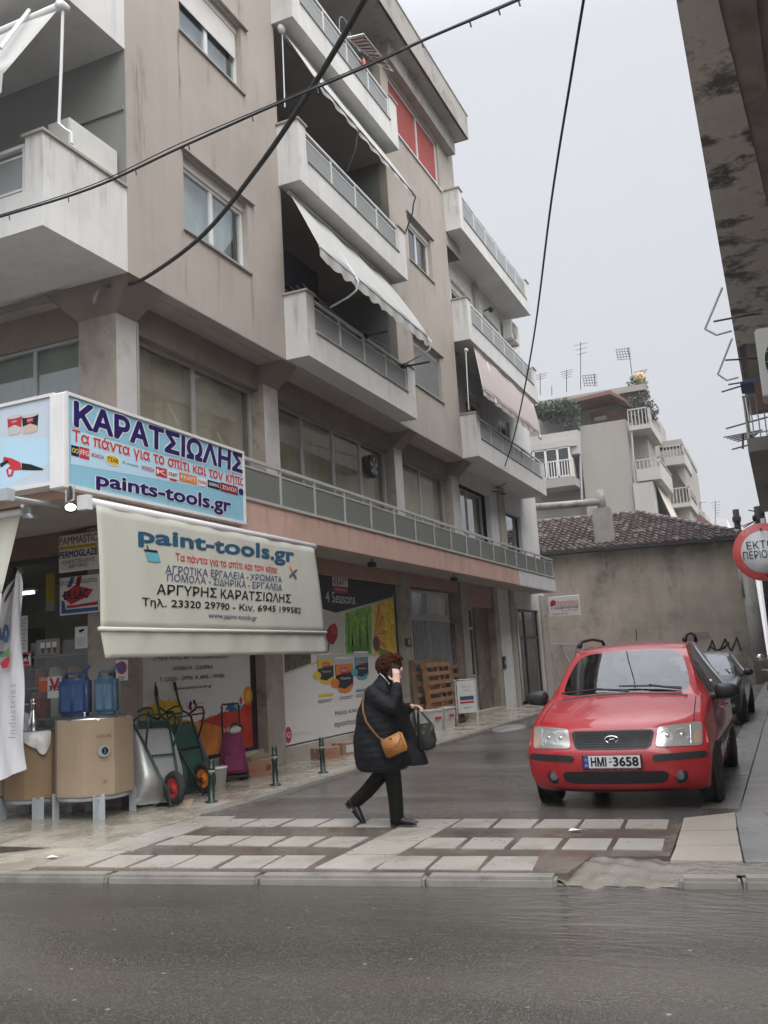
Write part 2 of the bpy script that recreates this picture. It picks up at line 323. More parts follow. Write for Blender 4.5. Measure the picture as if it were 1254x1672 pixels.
# lettering: glyph outlines of Blender's built-in font, laid on a frame (origin, along, up)
FC = {}
def glyphs(txt, bold=0., shear=0., space=1.):
    """outline contours of the built-in font, each outer stroke filled on its own (its glyphs overlap strokes), holes cut out"""
    k = (txt, shear, space)
    if k in FC: return FC[k]
    if 'σ' in txt:                        # drawn as an o with its bar
        V, fs = glyphs(txt.replace('σ', 'ο'), 0, shear, space); V, fs = list(V), list(fs)
        for i, ch in enumerate(txt):
            if ch == 'σ':
                xr = max(v.x for v in glyphs(txt[:i].replace('σ', 'ο')+'ο', 0, shear, space)[0]); b = len(V)
                V += [Vector((xr-.26, .47, 0)), Vector((xr+.05, .47, 0)), Vector((xr+.05, .54, 0)), Vector((xr-.26, .54, 0))]; fs.append([b, b+1, b+2, b+3])
        FC[k] = (V, fs); return FC[k]
    from mathutils.geometry import tessellate_polygon
    cu = bpy.data.curves.new('t', 'FONT'); cu.body = txt; cu.shear = shear; cu.space_character = space; cu.resolution_u = 3; cu.fill_mode = 'NONE'
    ob = bpy.data.objects.new('t', cu); C.objects.link(ob); dg = bpy.context.evaluated_depsgraph_get()
    me = bpy.data.meshes.new_from_object(ob.evaluated_get(dg)); V = [v.co.copy() for v in me.vertices]
    nb = {}
    for e in me.edges:
        i, j = e.vertices; nb.setdefault(i, []).append(j); nb.setdefault(j, []).append(i)
    seen = set(); loops = []
    for i in range(len(V)):
        if i in seen or i not in nb: continue
        lp = [i]; seen.add(i)
        while True:
            n_ = [j for j in nb[lp[-1]] if j not in seen]
            if len(lp) == 1 and i+1 in n_: n_ = [i+1]          # keep the contour's own direction
            if not n_: break
            lp.append(n_[0]); seen.add(n_[0])
        if len(lp) > 2: loops.append(lp)
    bpy.data.objects.remove(ob); bpy.data.curves.remove(cu); bpy.data.meshes.remove(me)
    area = lambda lp: sum(V[a].x*V[b].y-V[b].x*V[a].y for a, b in zip(lp, lp[1:]+lp[:1]))/2
    def inside(p, lp):
        c = False
        for a, b in zip(lp, lp[1:]+lp[:1]):
            if (V[a].y > p.y) != (V[b].y > p.y) and p.x < (V[b].x-V[a].x)*(p.y-V[a].y)/(V[b].y-V[a].y)+V[a].x: c = not c
        return c
    bb = [(min(V[i].x for i in l), max(V[i].x for i in l), min(V[i].y for i in l), max(V[i].y for i in l)) for l in loops]
    ar = [area(l) for l in loops]; outer, holes = [], []
    for i, l in enumerate(loops):
        h = any(j != i and ar[j]*ar[i] < 0 and abs(ar[j]) > abs(ar[i]) and bb[j][0] <= bb[i][0] and bb[j][1] >= bb[i][1] and bb[j][2] <= bb[i][2] and bb[j][3] >= bb[i][3] and inside(V[l[0]], loops[j]) for j in range(len(loops)))
        (holes if h else outer).append(l)
    fs = []
    for o in outer:
        hs = [h for h in holes if inside(V[h[0]], o)]; idx = [i for l in [o]+hs for i in l]
        for t in tessellate_polygon([[V[i] for i in l] for l in [o]+hs]): fs.append([idx[i] for i in t])
    FC[k] = (V, fs); return FC[k]
class Panel:
    """a flat printed face: origin o (lower left), u along (world vector for full width), v up; layers are set a hair apart along the normal"""
    def __init__(s, o, u, v):
        s.o, s.u, s.v = Vector(o), Vector(u), Vector(v); s.W, s.H = s.u.length, s.v.length; s.n = s.u.cross(s.v).normalized(); s.mb = MB(); s.k = 0
    def pt(s, a, b, e=0): return s.o+s.u*a+s.v*b+s.n*e
    def poly(s, mk, pts, e=.002): s.mb.mat(mk); s.mb.add([s.pt(a, b, e) for a, b in pts], [tuple(range(len(pts)))]); return s
    def rect(s, mk, a0, b0, a1, b1, e=.002): return s.poly(mk, [(a0, b0), (a1, b0), (a1, b1), (a0, b1)], e)
    def ellipse(s, mk, a, b, ra, rb, e=.002, n=24): return s.poly(mk, [(a+ra*math.cos(i*2*math.pi/n), b+rb*math.sin(i*2*math.pi/n)) for i in range(n)], e)
    def text(s, mk, txt, a0, b0, a1, b1, e=.004, bold=0., shear=0., space=1., quad=None):
        vs, fs = glyphs(txt, bold, shear, space)
        if not vs: return s
        x0 = min(v.x for v in vs); x1 = max(v.x for v in vs); y0 = min(v.y for v in vs); y1 = max(v.y for v in vs)
        q = quad or ((a0, b0), (a1, b0), (a1, b1), (a0, b1))            # lower left, lower right, upper right, upper left
        def at(x, y):
            t, w = (x-x0)/(x1-x0), (y-y0)/(y1-y0)
            return [(q[0][i]*(1-t)+q[1][i]*t)*(1-w)+(q[3][i]*(1-t)+q[2][i]*t)*w for i in (0, 1)]
        s.mb.mat(mk); bw = bold*(y1-y0)
        # heavier strokes: shifted copies; every face a hair apart, so overlapping strokes never share a plane
        for dx, dy in ([(0, 0)] if bw < .004 else [(0, 0)]+[(bw*math.cos(t*math.pi/4), bw*math.sin(t*math.pi/4)) for t in range(8)]):
            for f in fs:
                j = e+random.random()*.0008
                s.mb.add([s.pt(*at(vs[i].x+dx, vs[i].y+dy), j) for i in f], [tuple(range(len(f)))])
        return s
    def build(s, name, parent): 
        o = s.mb.build(name, None, parent); return o
# ================================================================ THE GROUND
wet_asphalt('asphalt_main', (.043, .039, .032), ripple=.75, rlo=.11, rhi=.30, vs=120, patch=1.0)
wet_asphalt('asphalt_alley', (.097, .088, .080), rlo=.10, rhi=.27, patch=1.0)
tile_mat('pave_tiles', (.36, .33, .27), (.20, .18, .15), .42, .42, 0, rough=.24, var=.12, offset=0, mortar=.006, bump=.3)
tile_mat('crossing_base', (.135, .118, .098), (.12, .105, .09), 3, 3, 0, rough=.2, var=.1, mortar=.0)
mat('kerb', (.21, .20, .18), .42, .12, 2.5, bump=.3, bscale=30, stain=(.09, .09, .075), stain_amt=.6, stain_scale=2)
mat('marble_slab', (.325, .305, .272), .3, .12, 1.6, stain=(.22, .19, .145), stain_amt=.6, stain_scale=1.9, bump=.05)
mat('beige_slab', (.34, .305, .255), .35, .07, 1.6, streak=.2)
mat('gravel', (.27, .245, .215), .55, .25, 9, bump=1., bscale=38, fine=.6)
mat('ramp_grey', (.20, .195, .185), .3, .22, 1.6, bump=.3, bscale=30, stain=(.10, .095, .085), stain_amt=.6, stain_scale=1.3)
mat('brick_red', (.27, .12, .085), .5, .2, 12)
def Kf(x): return 5.70+.123*(x+6.05)
g = MB(); g.quad((-150, -60, -.06), (110, -60, -.06), (110, 190, -.06), (-150, 190, -.06)); struct(g, 'road', 'asphalt_main')
# the alley's roadway: level with the crossing, then sinking to make the kerb
g = MB(); ys = [8.15, 8.6, 9.0, 9.6, 10.3, 11, 14, 20, 28, 36, 60]; zz = [-.004, -.008, -.018, -.034, -.048, -.05, -.05, -.05, -.05, -.05, -.05]
xs = [-5.95, -4, -2, -.5]
g.add([(x, y, z) for y, z in zip(ys, zz) for x in xs], [(i*4+k, i*4+k+1, (i+1)*4+k+1, (i+1)*4+k) for i in range(len(ys)-1) for k in range(3)])
struct(g, 'alley_roadway', 'asphalt_alley', smooth=True)
# left pavement: along the main street and along the alley
g = MB(); g.zprism([(-60, Kf(-60)+.16), (-5.85, Kf(-5.85)+.16), (-5.93, 8.42), (-6.12, 8.62), (-6.10, 9.2), (-6.0, 9.8), (-6.0, 31), (-7.7, 31), (-7.7, 9.3), (-60, 9.3)], -.3, 0)
struct(g, 'pavement', 'pave_tiles')
# the marble-barred crossing between the two corners
g = MB(); g.zprism([(-5.85, Kf(-5.85)+.16), (-1.55, Kf(-1.55)+.16), (-1.50, 6.93), (-.95, 7.02), (-1.0, 8.44), (-5.93, 8.2)], -.3, -.0015)
struct(g, 'crossing', 'crossing_base')
g = MB()
a = R(3.4); cu, su = math.cos(a), math.sin(a)
def slab(mb, p, w, h, ang=a, z=.004, rnd=.012):
    c, s = math.cos(ang), math.sin(ang)
    q = [(0, 0), (w, 0), (w, h), (0, h)]
    mb.zprism([(p[0]+x*c-y*s+random.uniform(-rnd, rnd), p[1]+x*s+y*c+random.uniform(-rnd, rnd)) for x, y in q], -.05, z)
def row(p0, p1, n, h, skip=None):
    p0, p1 = Vector((*p0, 0)), Vector((*p1, 0)); dv = (p1-p0)/n; an = math.atan2(dv.y, dv.x)
    for i in range(n): slab(g, (p0+dv*i).to_2d(), dv.length-.045, h, an)
row((-5.42, 7.80), (-3.45, 7.93), 5, .40); row((-2.93, 7.94), (-1.05, 8.02), 5, .40)
row((-5.36, 6.93), (-3.45, 7.04), 5, .40); row((-2.93, 7.06), (-.98, 7.20), 5, .41)
row((-5.36, 6.05), (-3.45, 6.27), 5, .43); row((-2.93, 6.33), (-1.77, 6.45), 3, .42)
for y0, y1 in ((6.02, 6.6), (6.63, 7.2), (7.23, 7.78), (7.81, 8.3)): g.zprism([(-5.86, y0), (-5.41, y0+.05), (-5.45, y1+.05), (-5.88, y1)], -.05, .0045)
for y0, y1 in ((6.28, 6.75), (6.78, 7.3), (7.33, 7.8), (7.83, 8.3)): g.zprism([(-3.42, y0), (-2.97, y0+.02), (-2.97, y1+.02), (-3.42, y1)], -.05, .0045)
struct(g, 'crossing_slabs', 'marble_slab')
g = MB()
for q in ([(-.93, 6.86), (-.46, 6.90), (-.50, 7.40), (-.94, 7.36)], [(-.945, 7.37), (-.505, 7.41), (-.545, 7.98), (-.97, 7.92)], [(-.97, 7.93), (-.55, 7.99), (-.60, 8.80), (-1.0, 8.50)]): g.zprism(q, -.05, .004)
struct(g, 'pale_paving', 'beige_slab')
wet_asphalt('pebbles', (.125, .11, .088), rlo=.16, rhi=.42, patch=.9, vs=62, contrast=.55)
g = MB(); g.smooth = True                                            # broken, pebbly strip that spills down to the roadway in the kerb's gap
gx = [-1.64+.06*i for i in range(150)]
def gz(x, t):
    lip = max(0, 1-abs((x+1.2)/.46)**6)
    return -.012-.06*max(0, 1-t/.75)*lip+.010*math.sin(x*23+t*9)*math.sin(x*11-t*14)+random.uniform(-.004, .004)
def gy(x, t):
    back = min(7.03, 6.9+.0*x) if x > -1.0 else 6.93+.1*(x+1.5)
    back = max(back, Kf(x)+.42)
    fro = Kf(x)+.14-((.20+.05*math.sin(x*17)+.03*math.sin(x*41))*max(0, 1-abs((x+1.2)/.42)**4))
    return fro+(back-fro)*t
nt_ = 14
g.add([(x, gy(x, k/nt_), gz(x, k/nt_)) for x in gx for k in range(nt_+1)], [(i*(nt_+1)+k, (i+1)*(nt_+1)+k, (i+1)*(nt_+1)+k+1, i*(nt_+1)+k+1) for i in range(len(gx)-1) for k in range(nt_)])
struct(g, 'broken_paving', 'pebbles')
g = MB(); g.quad((-1.7, 6.3, -.058), (8, 7.2, -.058), (8, 9.3, -.058), (-1.7, 9.0, -.058)); struct(g, 'paving_bed', 'ramp_grey')
g = MB(); g.zprism([(-.445, 6.90), (.2, 6.93), (7.5, Kf(7.5)+.43), (7.5, 9.0), (-.555, 9.0), (-.593, 8.80), (-.535, 7.99)], -.3, -.003)
struct(g, 'concrete_ramp', 'ramp_grey')
g = MB(); g.zprism([(-.36, 8.82), (.4, 8.8), (.4, 8.4), (-.3, 8.45)], -.05, .002); struct(g, 'brick_paving', 'brick_red')
g = MB(); g.zprism([(-.56, 9.0), (12, 9.0), (12, 60), (-.5, 60)], -.3, 0); struct(g, 'right_pavement', 'kerb')
g = MB(); g.zprism([(-.92, 9.05), (-.585, 9.0), (-.52, 60), (-.9, 60)], -.3, -.022); struct(g, 'gutter', 'ramp_grey')
# kerbs
g = MB()
def kerbrun(mb, x0, x1, step, zt=.004):
    x = x0
    while x < x1-.02:
        e = min(x+step, x1); an = math.atan(.123)
        bm = bmesh.new(); bmesh.ops.create_cube(bm, size=1)
        Lx = (e-x)/math.cos(an)-.012
        for v in bm.verts: v.co = Vector((v.co.x*Lx, v.co.y*.155, v.co.z*.3))
        bmesh.ops.bevel(bm, geom=bm.edges[:], offset=.022, segments=2, affect='EDGES')
        xm = (x+e)/2; bm.transform(Matrix.Translation((xm, Kf(xm)+.08, zt-.15+random.uniform(-.004, .002))) @ Matrix.Rotation(an, 4, 'Z')); mb.bm(bm); x = e
kerbrun(g, -40, -1.6, 1.25); kerbrun(g, -.83, 7.4, .38)
ky = [(-5.93, 8.42), (-6.1, 8.66), (-6.05, 9.1), (-5.94, 9.6)]
pts = [(-6.02, 8.45), (-6.0, 9.4)]
y = 9.35
g.zprism([(-6.14, 8.58), (-6.05, 8.46), (-5.93, 8.5), (-5.87, 8.75), (-5.84, 9.34), (-6.03, 9.34)], -.3, .003)
while y < 31:
    g.rbox(-6.02, -5.84, y+.006, min(y+1.0, 31)-.006, -.3, .003+random.uniform(-.003, .002), .02, seg=2); y += 1.0
struct(g, 'kerb', 'kerb')

# ================================================================ CORNER BUILDING
GX, RXP, SX, BX = -7.36, -7.57, -6.94, -6.52      # ground-floor columns, glazing plane, upper wall, balcony fronts
Y0, YF = 8.62, 8.89
cb = thing('corner_building', 'beige four-storey corner apartment building with pink ground-floor band and white balconies', 'building', (GX, YF, 0))
def wallgrid(mb, axis, c, u0, u1, z0, z1, holes, depth):
    us = sorted({u0, u1, *[h[0] for h in holes], *[h[1] for h in holes]}); us = [u for u in us if u0 <= u <= u1]
    zs = sorted({z0, z1, *[h[2] for h in holes], *[h[3] for h in holes]}); zs = [z for z in zs if z0 <= z <= z1]
    P = (lambda u, z, d=0: (c-d, u, z)) if axis == 'x' else (lambda u, z, d=0: (u, c+d, z))
    for i in range(len(us)-1):
        for k in range(len(zs)-1):
            um, zm = (us[i]+us[i+1])/2, (zs[k]+zs[k+1])/2
            if any(h[0] < um < h[1] and h[2] < zm < h[3] for h in holes): continue
            mb.quad(P(us[i], zs[k]), P(us[i+1], zs[k]), P(us[i+1], zs[k+1]), P(us[i], zs[k+1]))
    for a_, b_, l_, h_ in holes:
        for p, q in (((a_, l_), (b_, l_)), ((b_, l_), (b_, h_)), ((b_, h_), (a_, h_)), ((a_, h_), (a_, l_))):
            mb.quad(P(*p), P(*q), P(*q, depth), P(*p, depth))
# upper walls. floors
FL = [6.45, 9.52, 12.57, 15.65]
LG = (12.62, 17.55)                                # the recessed loggias' run along the alley
win = [(9.84, 11.52, 7.56, 8.72), (9.84, 11.52, 10.62, 11.80), (9.84, 11.52, 13.68, 14.86)]
win2 = [(18.5, 20.3, 7.6, 8.76), (18.66, 20.22, 10.66, 11.80), (18.0, 21.3, 13.66, 14.98)]
log = [(LG[0], LG[1], FL[0]+.16, FL[1]-.05), (LG[0], LG[1], FL[1]+.16, FL[2]-.05), (LG[0], LG[1], FL[2]+.16, FL[3]-.05)]
g = MB(); wallgrid(g, 'x', SX, Y0, 21.5, FL[0], 16.3, win+win2+log, .18)
wallgrid(g, 'x', SX, 21.5, 22.6, 12.2, 16.3, [], .18)
g.quad((SX, 22.6, 12.2), (SX-7, 22.6, 12.2), (SX-7, 22.6, 16.3), (SX, 22.6, 16.3)); g.quad((SX, 21.5, 6.45), (SX-1, 21.5, 6.45), (SX-1, 21.5, 12.6), (SX, 21.5, 12.6))
# front (main street): solid bits behind the corner, loggia wall further left
g.build('wall', 'plaster', cb)
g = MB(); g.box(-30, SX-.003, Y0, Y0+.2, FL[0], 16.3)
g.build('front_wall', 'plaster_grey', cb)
g = MB(); g.box(-30, SX-.02, Y0-.03, Y0, 8.66, 8.72); g.box(-30, SX-.02, Y0-.03, Y0, 11.72, 11.78); g.build('string_course', 'plaster_grey', cb)
# loggia interiors
g = MB()
for z0, z1 in zip(FL, FL[1:]):
    g.quad((-8.5, LG[0], z0), (-8.5, LG[1], z0), (-8.5, LG[1], z1), (-8.5, LG[0], z1))
    g.quad((SX-.18, LG[0], z0), (-8.5, LG[0], z0), (-8.5, LG[0], z1), (SX-.18, LG[0], z1)); g.quad((SX-.18, LG[1], z0), (-8.5, LG[1], z0), (-8.5, LG[1], z1), (SX-.18, LG[1], z1))
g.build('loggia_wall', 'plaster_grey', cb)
g = MB()
for z in FL: g.box(-14, SX-.185, Y0+.2, 22.58, z-.02, z+.15)
g.build('floor_slab', 'soffit', cb)
g = MB()
for z0, y_a, y_b in ((FL[0], 13.3, 14.6), (FL[0], 15.4, 16.6), (FL[1], 13.2, 14.4), (FL[1], 15.2, 16.8), (FL[2], 13.5, 15.2), (FL[2], 15.7, 16.9)):
    d = MB(); d.box(-8.497, -8.44, y_a, y_b, z0+.15, z0+2.35); w_ = d.build('loggia_door', 'alu_dark', cb)
    d = MB(); d.box(-8.44, -8.435, y_a+.08, y_b-.08, z0+.25, z0+2.25); d.build('pane', 'glass_dark', w_)
# corbels and soffit over the first floor
g = MB(); cols = [(8.89, 9.29), (12.50, 12.97), (17.97, 18.42), (21.72, 22.25)]
for a_, b_ in cols:
    if a_ < 9: continue
    g = MB(); g.prism([(GX, a_, 6.1), (GX-.1, a_, 6.1), (GX-.1, a_, 6.46), (SX-.004, a_, 6.46)], (0, b_-a_, 0)); g.build('corbel', 'beam', cb)
g = MB()
g.prism([(GX-.02, Y0+.03, 6.4), (SX-.004, Y0+.03, 6.46), (SX-.004, 9.29, 6.46), (GX, 9.29, 6.1), (GX, 8.89, 6.1)][:1]+[(GX-.02, Y0+.03, 6.46), (SX-.004, Y0+.03, 6.46), (GX, 8.885, 6.1)], (-.02, 0, 0)) if 0 else None
g.add([(GX-.62, 8.89, 6.1), (GX, 8.89, 6.1), (GX, 9.29, 6.1), (GX-.62, 9.29, 6.1), (GX-.95, Y0+.02, 6.455), (SX-.004, Y0+.02, 6.455), (SX-.004, 9.36, 6.455), (GX-.62, 9.36, 6.455)],
      [(0, 1, 2, 3), (4, 5, 6, 7), (0, 1, 5, 4), (1, 2, 6, 5), (2, 3, 7, 6), (3, 0, 4, 7)])
g.build('corbel', 'beam', cb)
g = MB(); g.box(GX-.35, SX-.003, 9.3, 22.3, 6.44, 6.448); g.build('soffit', 'soffit', cb)
g = MB(); g.box(RXP-.2, GX-.09, 8.95, 22.3, 6.0, 6.44); g.box(-30, GX-.62, YF+.12, YF+.4, 5.97, 6.44); g.build('beam', 'beam', cb)
# columns: first floor and ground floor
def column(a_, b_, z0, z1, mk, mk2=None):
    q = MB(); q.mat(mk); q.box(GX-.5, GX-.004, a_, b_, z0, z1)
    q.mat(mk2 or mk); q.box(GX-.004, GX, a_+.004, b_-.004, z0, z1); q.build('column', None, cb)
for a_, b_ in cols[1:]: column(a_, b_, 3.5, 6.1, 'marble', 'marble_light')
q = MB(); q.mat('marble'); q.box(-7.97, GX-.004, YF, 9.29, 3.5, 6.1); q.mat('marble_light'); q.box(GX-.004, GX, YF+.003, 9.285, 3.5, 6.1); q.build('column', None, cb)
q = MB(); q.mat('alu'); q.box(GX-.03, GX+.012, 9.292, 9.325, 3.7, 6.1); q.build('downpipe', None, cb)
for a_, b_ in ((12.24, 12.78), (17.97, 18.4), (21.80, 22.3), (24.6, 24.97)): column(a_, b_, 0, 3.36, 'marble')
q = MB(); q.box(-7.85, GX, YF, 9.30, 0, 3.36); q.build('column', 'marble', cb)
q = MB(); q.box(-8.4, GX-.22, 23.45, 24.6, 0, 3.36); q.box(GX-.45, GX-.03, 21.25, 21.8, 0, 2.3); q.build('marble_cladding', 'marble_dark', cb)
# first-floor band of slab, parapet and railing
g = MB(); g.mat('soffit'); g.box(-30, BX-.02, 7.25, 9.4, 3.38, 3.55); g.box(RXP-.3, BX-.02, 9.4, 28.72, 3.38, 3.55); g.build('balcony_slab', None, cb)
g = MB(); g.mat('pink'); g.box(BX-.12, BX, 7.2, 24.4, 3.35, 3.78); g.mat('pink_white'); g.box(BX-.12, BX+.002, 24.4, 28.75, 3.35, 3.78); g.box(GX, BX-.12, 28.63, 28.75, 3.35, 3.78)
g.mat('pink'); g.box(-30, BX-.12, 7.2, 7.32, 3.35, 3.78); g.build('fascia', None, cb)
def railing(parent, pts, z0, z1, axis, c, mk='frost', rk='white_metal', top=.03, first=True, gap=.05, post=.02):
    """posts at pts along u; top rail, one glass panel per bay between; returns nothing. Part > sub-parts"""
    P = (lambda u0, u1, d0, d1, a_, b_: (c+d0, c+d1, u0, u1, a_, b_)) if axis == 'x' else (lambda u0, u1, d0, d1, a_, b_: (u0, u1, c+d0, c+d1, a_, b_))
    q = MB()
    for u in pts: q.box(*P(u-post, u+post, -.02, .02, z0, z1-top))
    q.box(*P(pts[0]-post, pts[-1]+post, -.028, .028, z1-top, z1+.012))
    for a_, b_ in zip(pts, pts[1:]):
        q.box(*P(a_+post, b_-post, -.012, .012, z0+.03, z0+.055)); q.box(*P(a_+post, b_-post, -.012, .012, z1-top-.10, z1-top-.075))
    r = q.build('railing', rk, parent)
    for a_, b_ in zip(pts, pts[1:]):
        q = MB(); q.box(*P(a_+post+.004, b_-post-.004, -.004, .004, z0+.055, z1-top-.10)); q.build('glass_panel', mk, r)
py = [7.25, 8.32, 9.39, 10.46]+[11.53+1.073*i for i in range(17)]
railing(cb, [p for p in py if p < 28.8], 3.79, 4.39, 'x', BX+.06-.06-.05, 'frost_green', 'alu_rail')
railing(cb, [-29+1.07*i for i in range(21)], 3.79, 4.39, 'y', 7.26, 'frost_green', 'alu_rail')
q = MB(); q.box(BX-.14, BX+.02, 7.2, 28.77, 3.78, 3.80); q.build('parapet_cap', 'cap', cb)
# balconies along the alley
def balcony(parent, ya, yb, zb, posts, wallx, mk='plaster_white', near=True, pier=.28, ptop=.47, htop=1.1, far=.4):
    q = MB(); q.box(wallx, BX-.1, ya+.1, yb-.1, zb, zb+.16)
    q.box(BX-.12, BX, ya+.12, yb, zb-.004, zb+ptop)                       # low front parapet
    q.box(wallx+.002, BX, ya, ya+.12, zb-.004, zb+htop)                  # near end wall
    q.box(BX-.12, BX-.001, ya+.12, ya+pier, zb+ptop, zb+htop-.001)
    q.box(BX-.12, BX-.001, yb-far, yb, zb+ptop, zb+htop-.02)
    q.box(wallx+.002, BX-.12, yb-.12, yb, zb-.004, zb+htop-.02)
    b = q.build('balcony', mk, parent)
    q = MB(); q.box(wallx+.004, BX+.03, ya-.03, ya+.15, zb+htop, zb+htop+.035); q.box(BX-.15, BX+.03, ya+.15, ya+pier+.02, zb+htop, zb+htop+.035)
    q.box(wallx+.004, BX+.03, yb-far-.02, yb+.03, zb+htop-.02, zb+htop+.015); q.box(BX-.03, BX+.025, ya+pier+.02, yb-far-.02, zb+ptop, zb+ptop+.022); q.build('cap', 'cap', b)
    railing(b, posts, zb+ptop+.024, zb+htop-.05, 'x', BX-.05)
for z in FL[:3]: balcony(cb, 12.56, 17.33, z, [12.86, 13.86, 14.87, 15.88, 16.9], SX)
# windows
def window(parent, axis, c, u0, u1, z0, z1, depth=.14, mull=1, mk='white_metal', box=0., fill='curtain_white', gl='glass', fr=.05, sillm='cap', hood=True, opened=None):
    P = (lambda a_, b_, d0, d1, l, h: (c-d1, c-d0, a_, b_, l, h)) if axis == 'x' else (lambda a_, b_, d0, d1, l, h: (a_, b_, c+d0, c+d1, l, h))
    q = MB(); d0, d1 = depth-.03, depth+.04
    q.box(*P(u0, u0+fr, d0, d1, z0, z1)); q.box(*P(u1-fr, u1, d0, d1, z0, z1)); q.box(*P(u0+fr, u1-fr, d0, d1, z0, z0+fr)); q.box(*P(u0+fr, u1-fr, d0, d1, z1-fr-box, z1-box))
    for i in range(1, mull+1):
        um = u0+(u1-u0)*i/(mull+1); q.box(*P(um-fr*.8, um+fr*.8, d0+.006, d1-.006, z0+fr, z1-fr-box))
    wdw = q.build('window', mk, parent)
    q = MB(); q.box(*P(u0+fr, u1-fr, depth+.002, depth+.006, z0+fr, z1-fr-box)); q.build('pane', gl, wdw)
    if fill:
        q = MB(); n = 40; w0, w1 = u0+fr, u1-fr; ph = random.random()*9; q.smooth = True; cf = lambda i: .12+.012*math.sin(i*.55+ph)+.010*math.sin(i*.23+ph*2)+.006*math.sin(i*1.3)
        for i in range(n):
            a_, b_ = w0+(w1-w0)*i/n, w0+(w1-w0)*(i+1)/n; da, db = cf(i), cf(i+1)
            if axis == 'x': q.quad((c-depth-da, a_, z0), (c-depth-db, b_, z0), (c-depth-db, b_, z1), (c-depth-da, a_, z1))
            else: q.quad((a_, c+depth+da, z0), (b_, c+depth+db, z0), (b_, c+depth+db, z1), (a_, c+depth+da, z1))
        q.build('curtain', fill, wdw)
    q = MB(); e = .35; q.mat('dark_in'); q.box(*P(u0-.2, u1+.2, depth+e, depth+e+.02, z0-.2, z1+.2)); q.build('dark_backing', None, wdw)  # near-black sheet: the room's darkness put into its colour
    if sillm:
        q = MB(); q.box(*P(u0-.03, u1+.05, -.035, depth-.03, z0-.03, z0+.004))
        q.build('sill', sillm, wdw)
    if hood:
        q = MB(); q.box(*P(u0-.05, u1+.18, -.05, .002, z1+.02, z1+.05)); q.build('drip_mould', 'cap', wdw)
    if box:
        q = MB(); q.box(*P(u0, u1, depth-.06, depth+.05, z1-box, z1)); sb = q.build('shutter_box', 'shutter_box', wdw)
    return wdw
for i, (a_, b_, l, h) in enumerate(win): window(cb, 'x', SX, a_, b_, l, h, box=(.14, .12, .5)[i], fill='curtain_white', gl='glass')  # lowest window: white curtain also stands in for the pane's bright sky reflection
# the half-lowered roller shutter of the second window
q = MB()
for k in range(16): z = 11.66-k*.028; q.box(SX-.10, SX-.085, 9.9, 11.46, z-.026, z); 
q.build('roller_shutter', 'white_paint', cb)
for i, (a_, b_, l, h) in enumerate(win2[:2]): window(cb, 'x', SX, a_, b_, l, h, box=.14, fill='curtain_white' if i else None, gl='glass_dark')
mat('shutter_grey', (.17, .175, .18), .6, .06, 4)
q = MB()
for k in range(44): z = 8.60-k*.0225; q.box(SX-.085, SX-.072, 18.56, 20.25, z-.021, z)
q.build('roller_shutter', 'shutter_grey', cb)
mat('red_shutter', (.33, .052, .042), .55, .06, 5, streak=.15)
q = MB(); a_, b_, l, h = win2[2]
for y in (a_, 19.85, b_-.06): q.box(SX-.12, SX-.05, y, y+.06, l, h)
q.box(SX-.12, SX-.05, a_, b_, l, l+.04); q.box(SX-.12, SX-.05, a_, b_, h-.06, h); q.box(SX-.04, SX+.04, a_-.05, b_+.1, l-.04, l)
rw = q.build('window', 'white_metal', cb)
q = MB()
for k in range(int((h-l)/.045)): z = l+.04+k*.045; q.box(SX-.10, SX-.08, a_+.06, 19.85, z, z+.041); q.box(SX-.10, SX-.08, 19.91, b_-.06, z, z+.041)
q.build('shutter', 'red_shutter', rw)
# first-floor glazing along the alley: aluminium bays with drawn curtains
def bay(parent, y_a, y_b, z0, z1, n, fill='curtain', x=RXP):
    return window(parent, 'x', x, y_a, y_b, z0, z1, depth=.05, mull=n-1, mk='alu', fill=fill, sillm=None, hood=False, fr=.035, gl='glass_clear')
bay(cb, 9.31, 12.49, 3.56, 6.0, 2); bay(cb, 12.98, 17.96, 3.56, 6.0, 4); bay(cb, 18.43, 21.71, 3.56, 6.0, 2); bay(cb, 22.26, 24.9, 3.56, 6.0, 2)
window(cb, 'y', YF+.15, -11.6, -7.98, 3.56, 5.97, depth=.05, mull=3, mk='alu', fill='curtain', sillm=None, hood=False, fr=.035)
window(cb, 'y', YF+.15, -15.6, -11.7, 3.56, 5.97, depth=.05, mull=3, mk='alu', fill='curtain', sillm=None, hood=False, fr=.035)
# roof slab, deep eave with fascia
mat('eave', (.33, .315, .29), .9, .1, 1, streak=.35, stain=(.13, .12, .11), stain_amt=.55, stain_scale=1.1, bump=.15)
g = MB(); g.box(-26, -6.38, 6.6, 22.35, 15.50, 15.56); g.box(-6.42, -6.36, 6.6, 22.38, 15.50, 16.2); g.box(-26, -6.42, 22.32, 22.38, 15.5, 16.2); g.box(-26, -6.42, 6.6, 6.66, 15.5, 16.2)
g.box(SX+.003, -6.72, 17.6, 22.2, 15.06, 15.5); g.box(-26, -6.34, 6.58, 22.42, 16.2, 16.24)
g.build('roof', 'eave', cb)
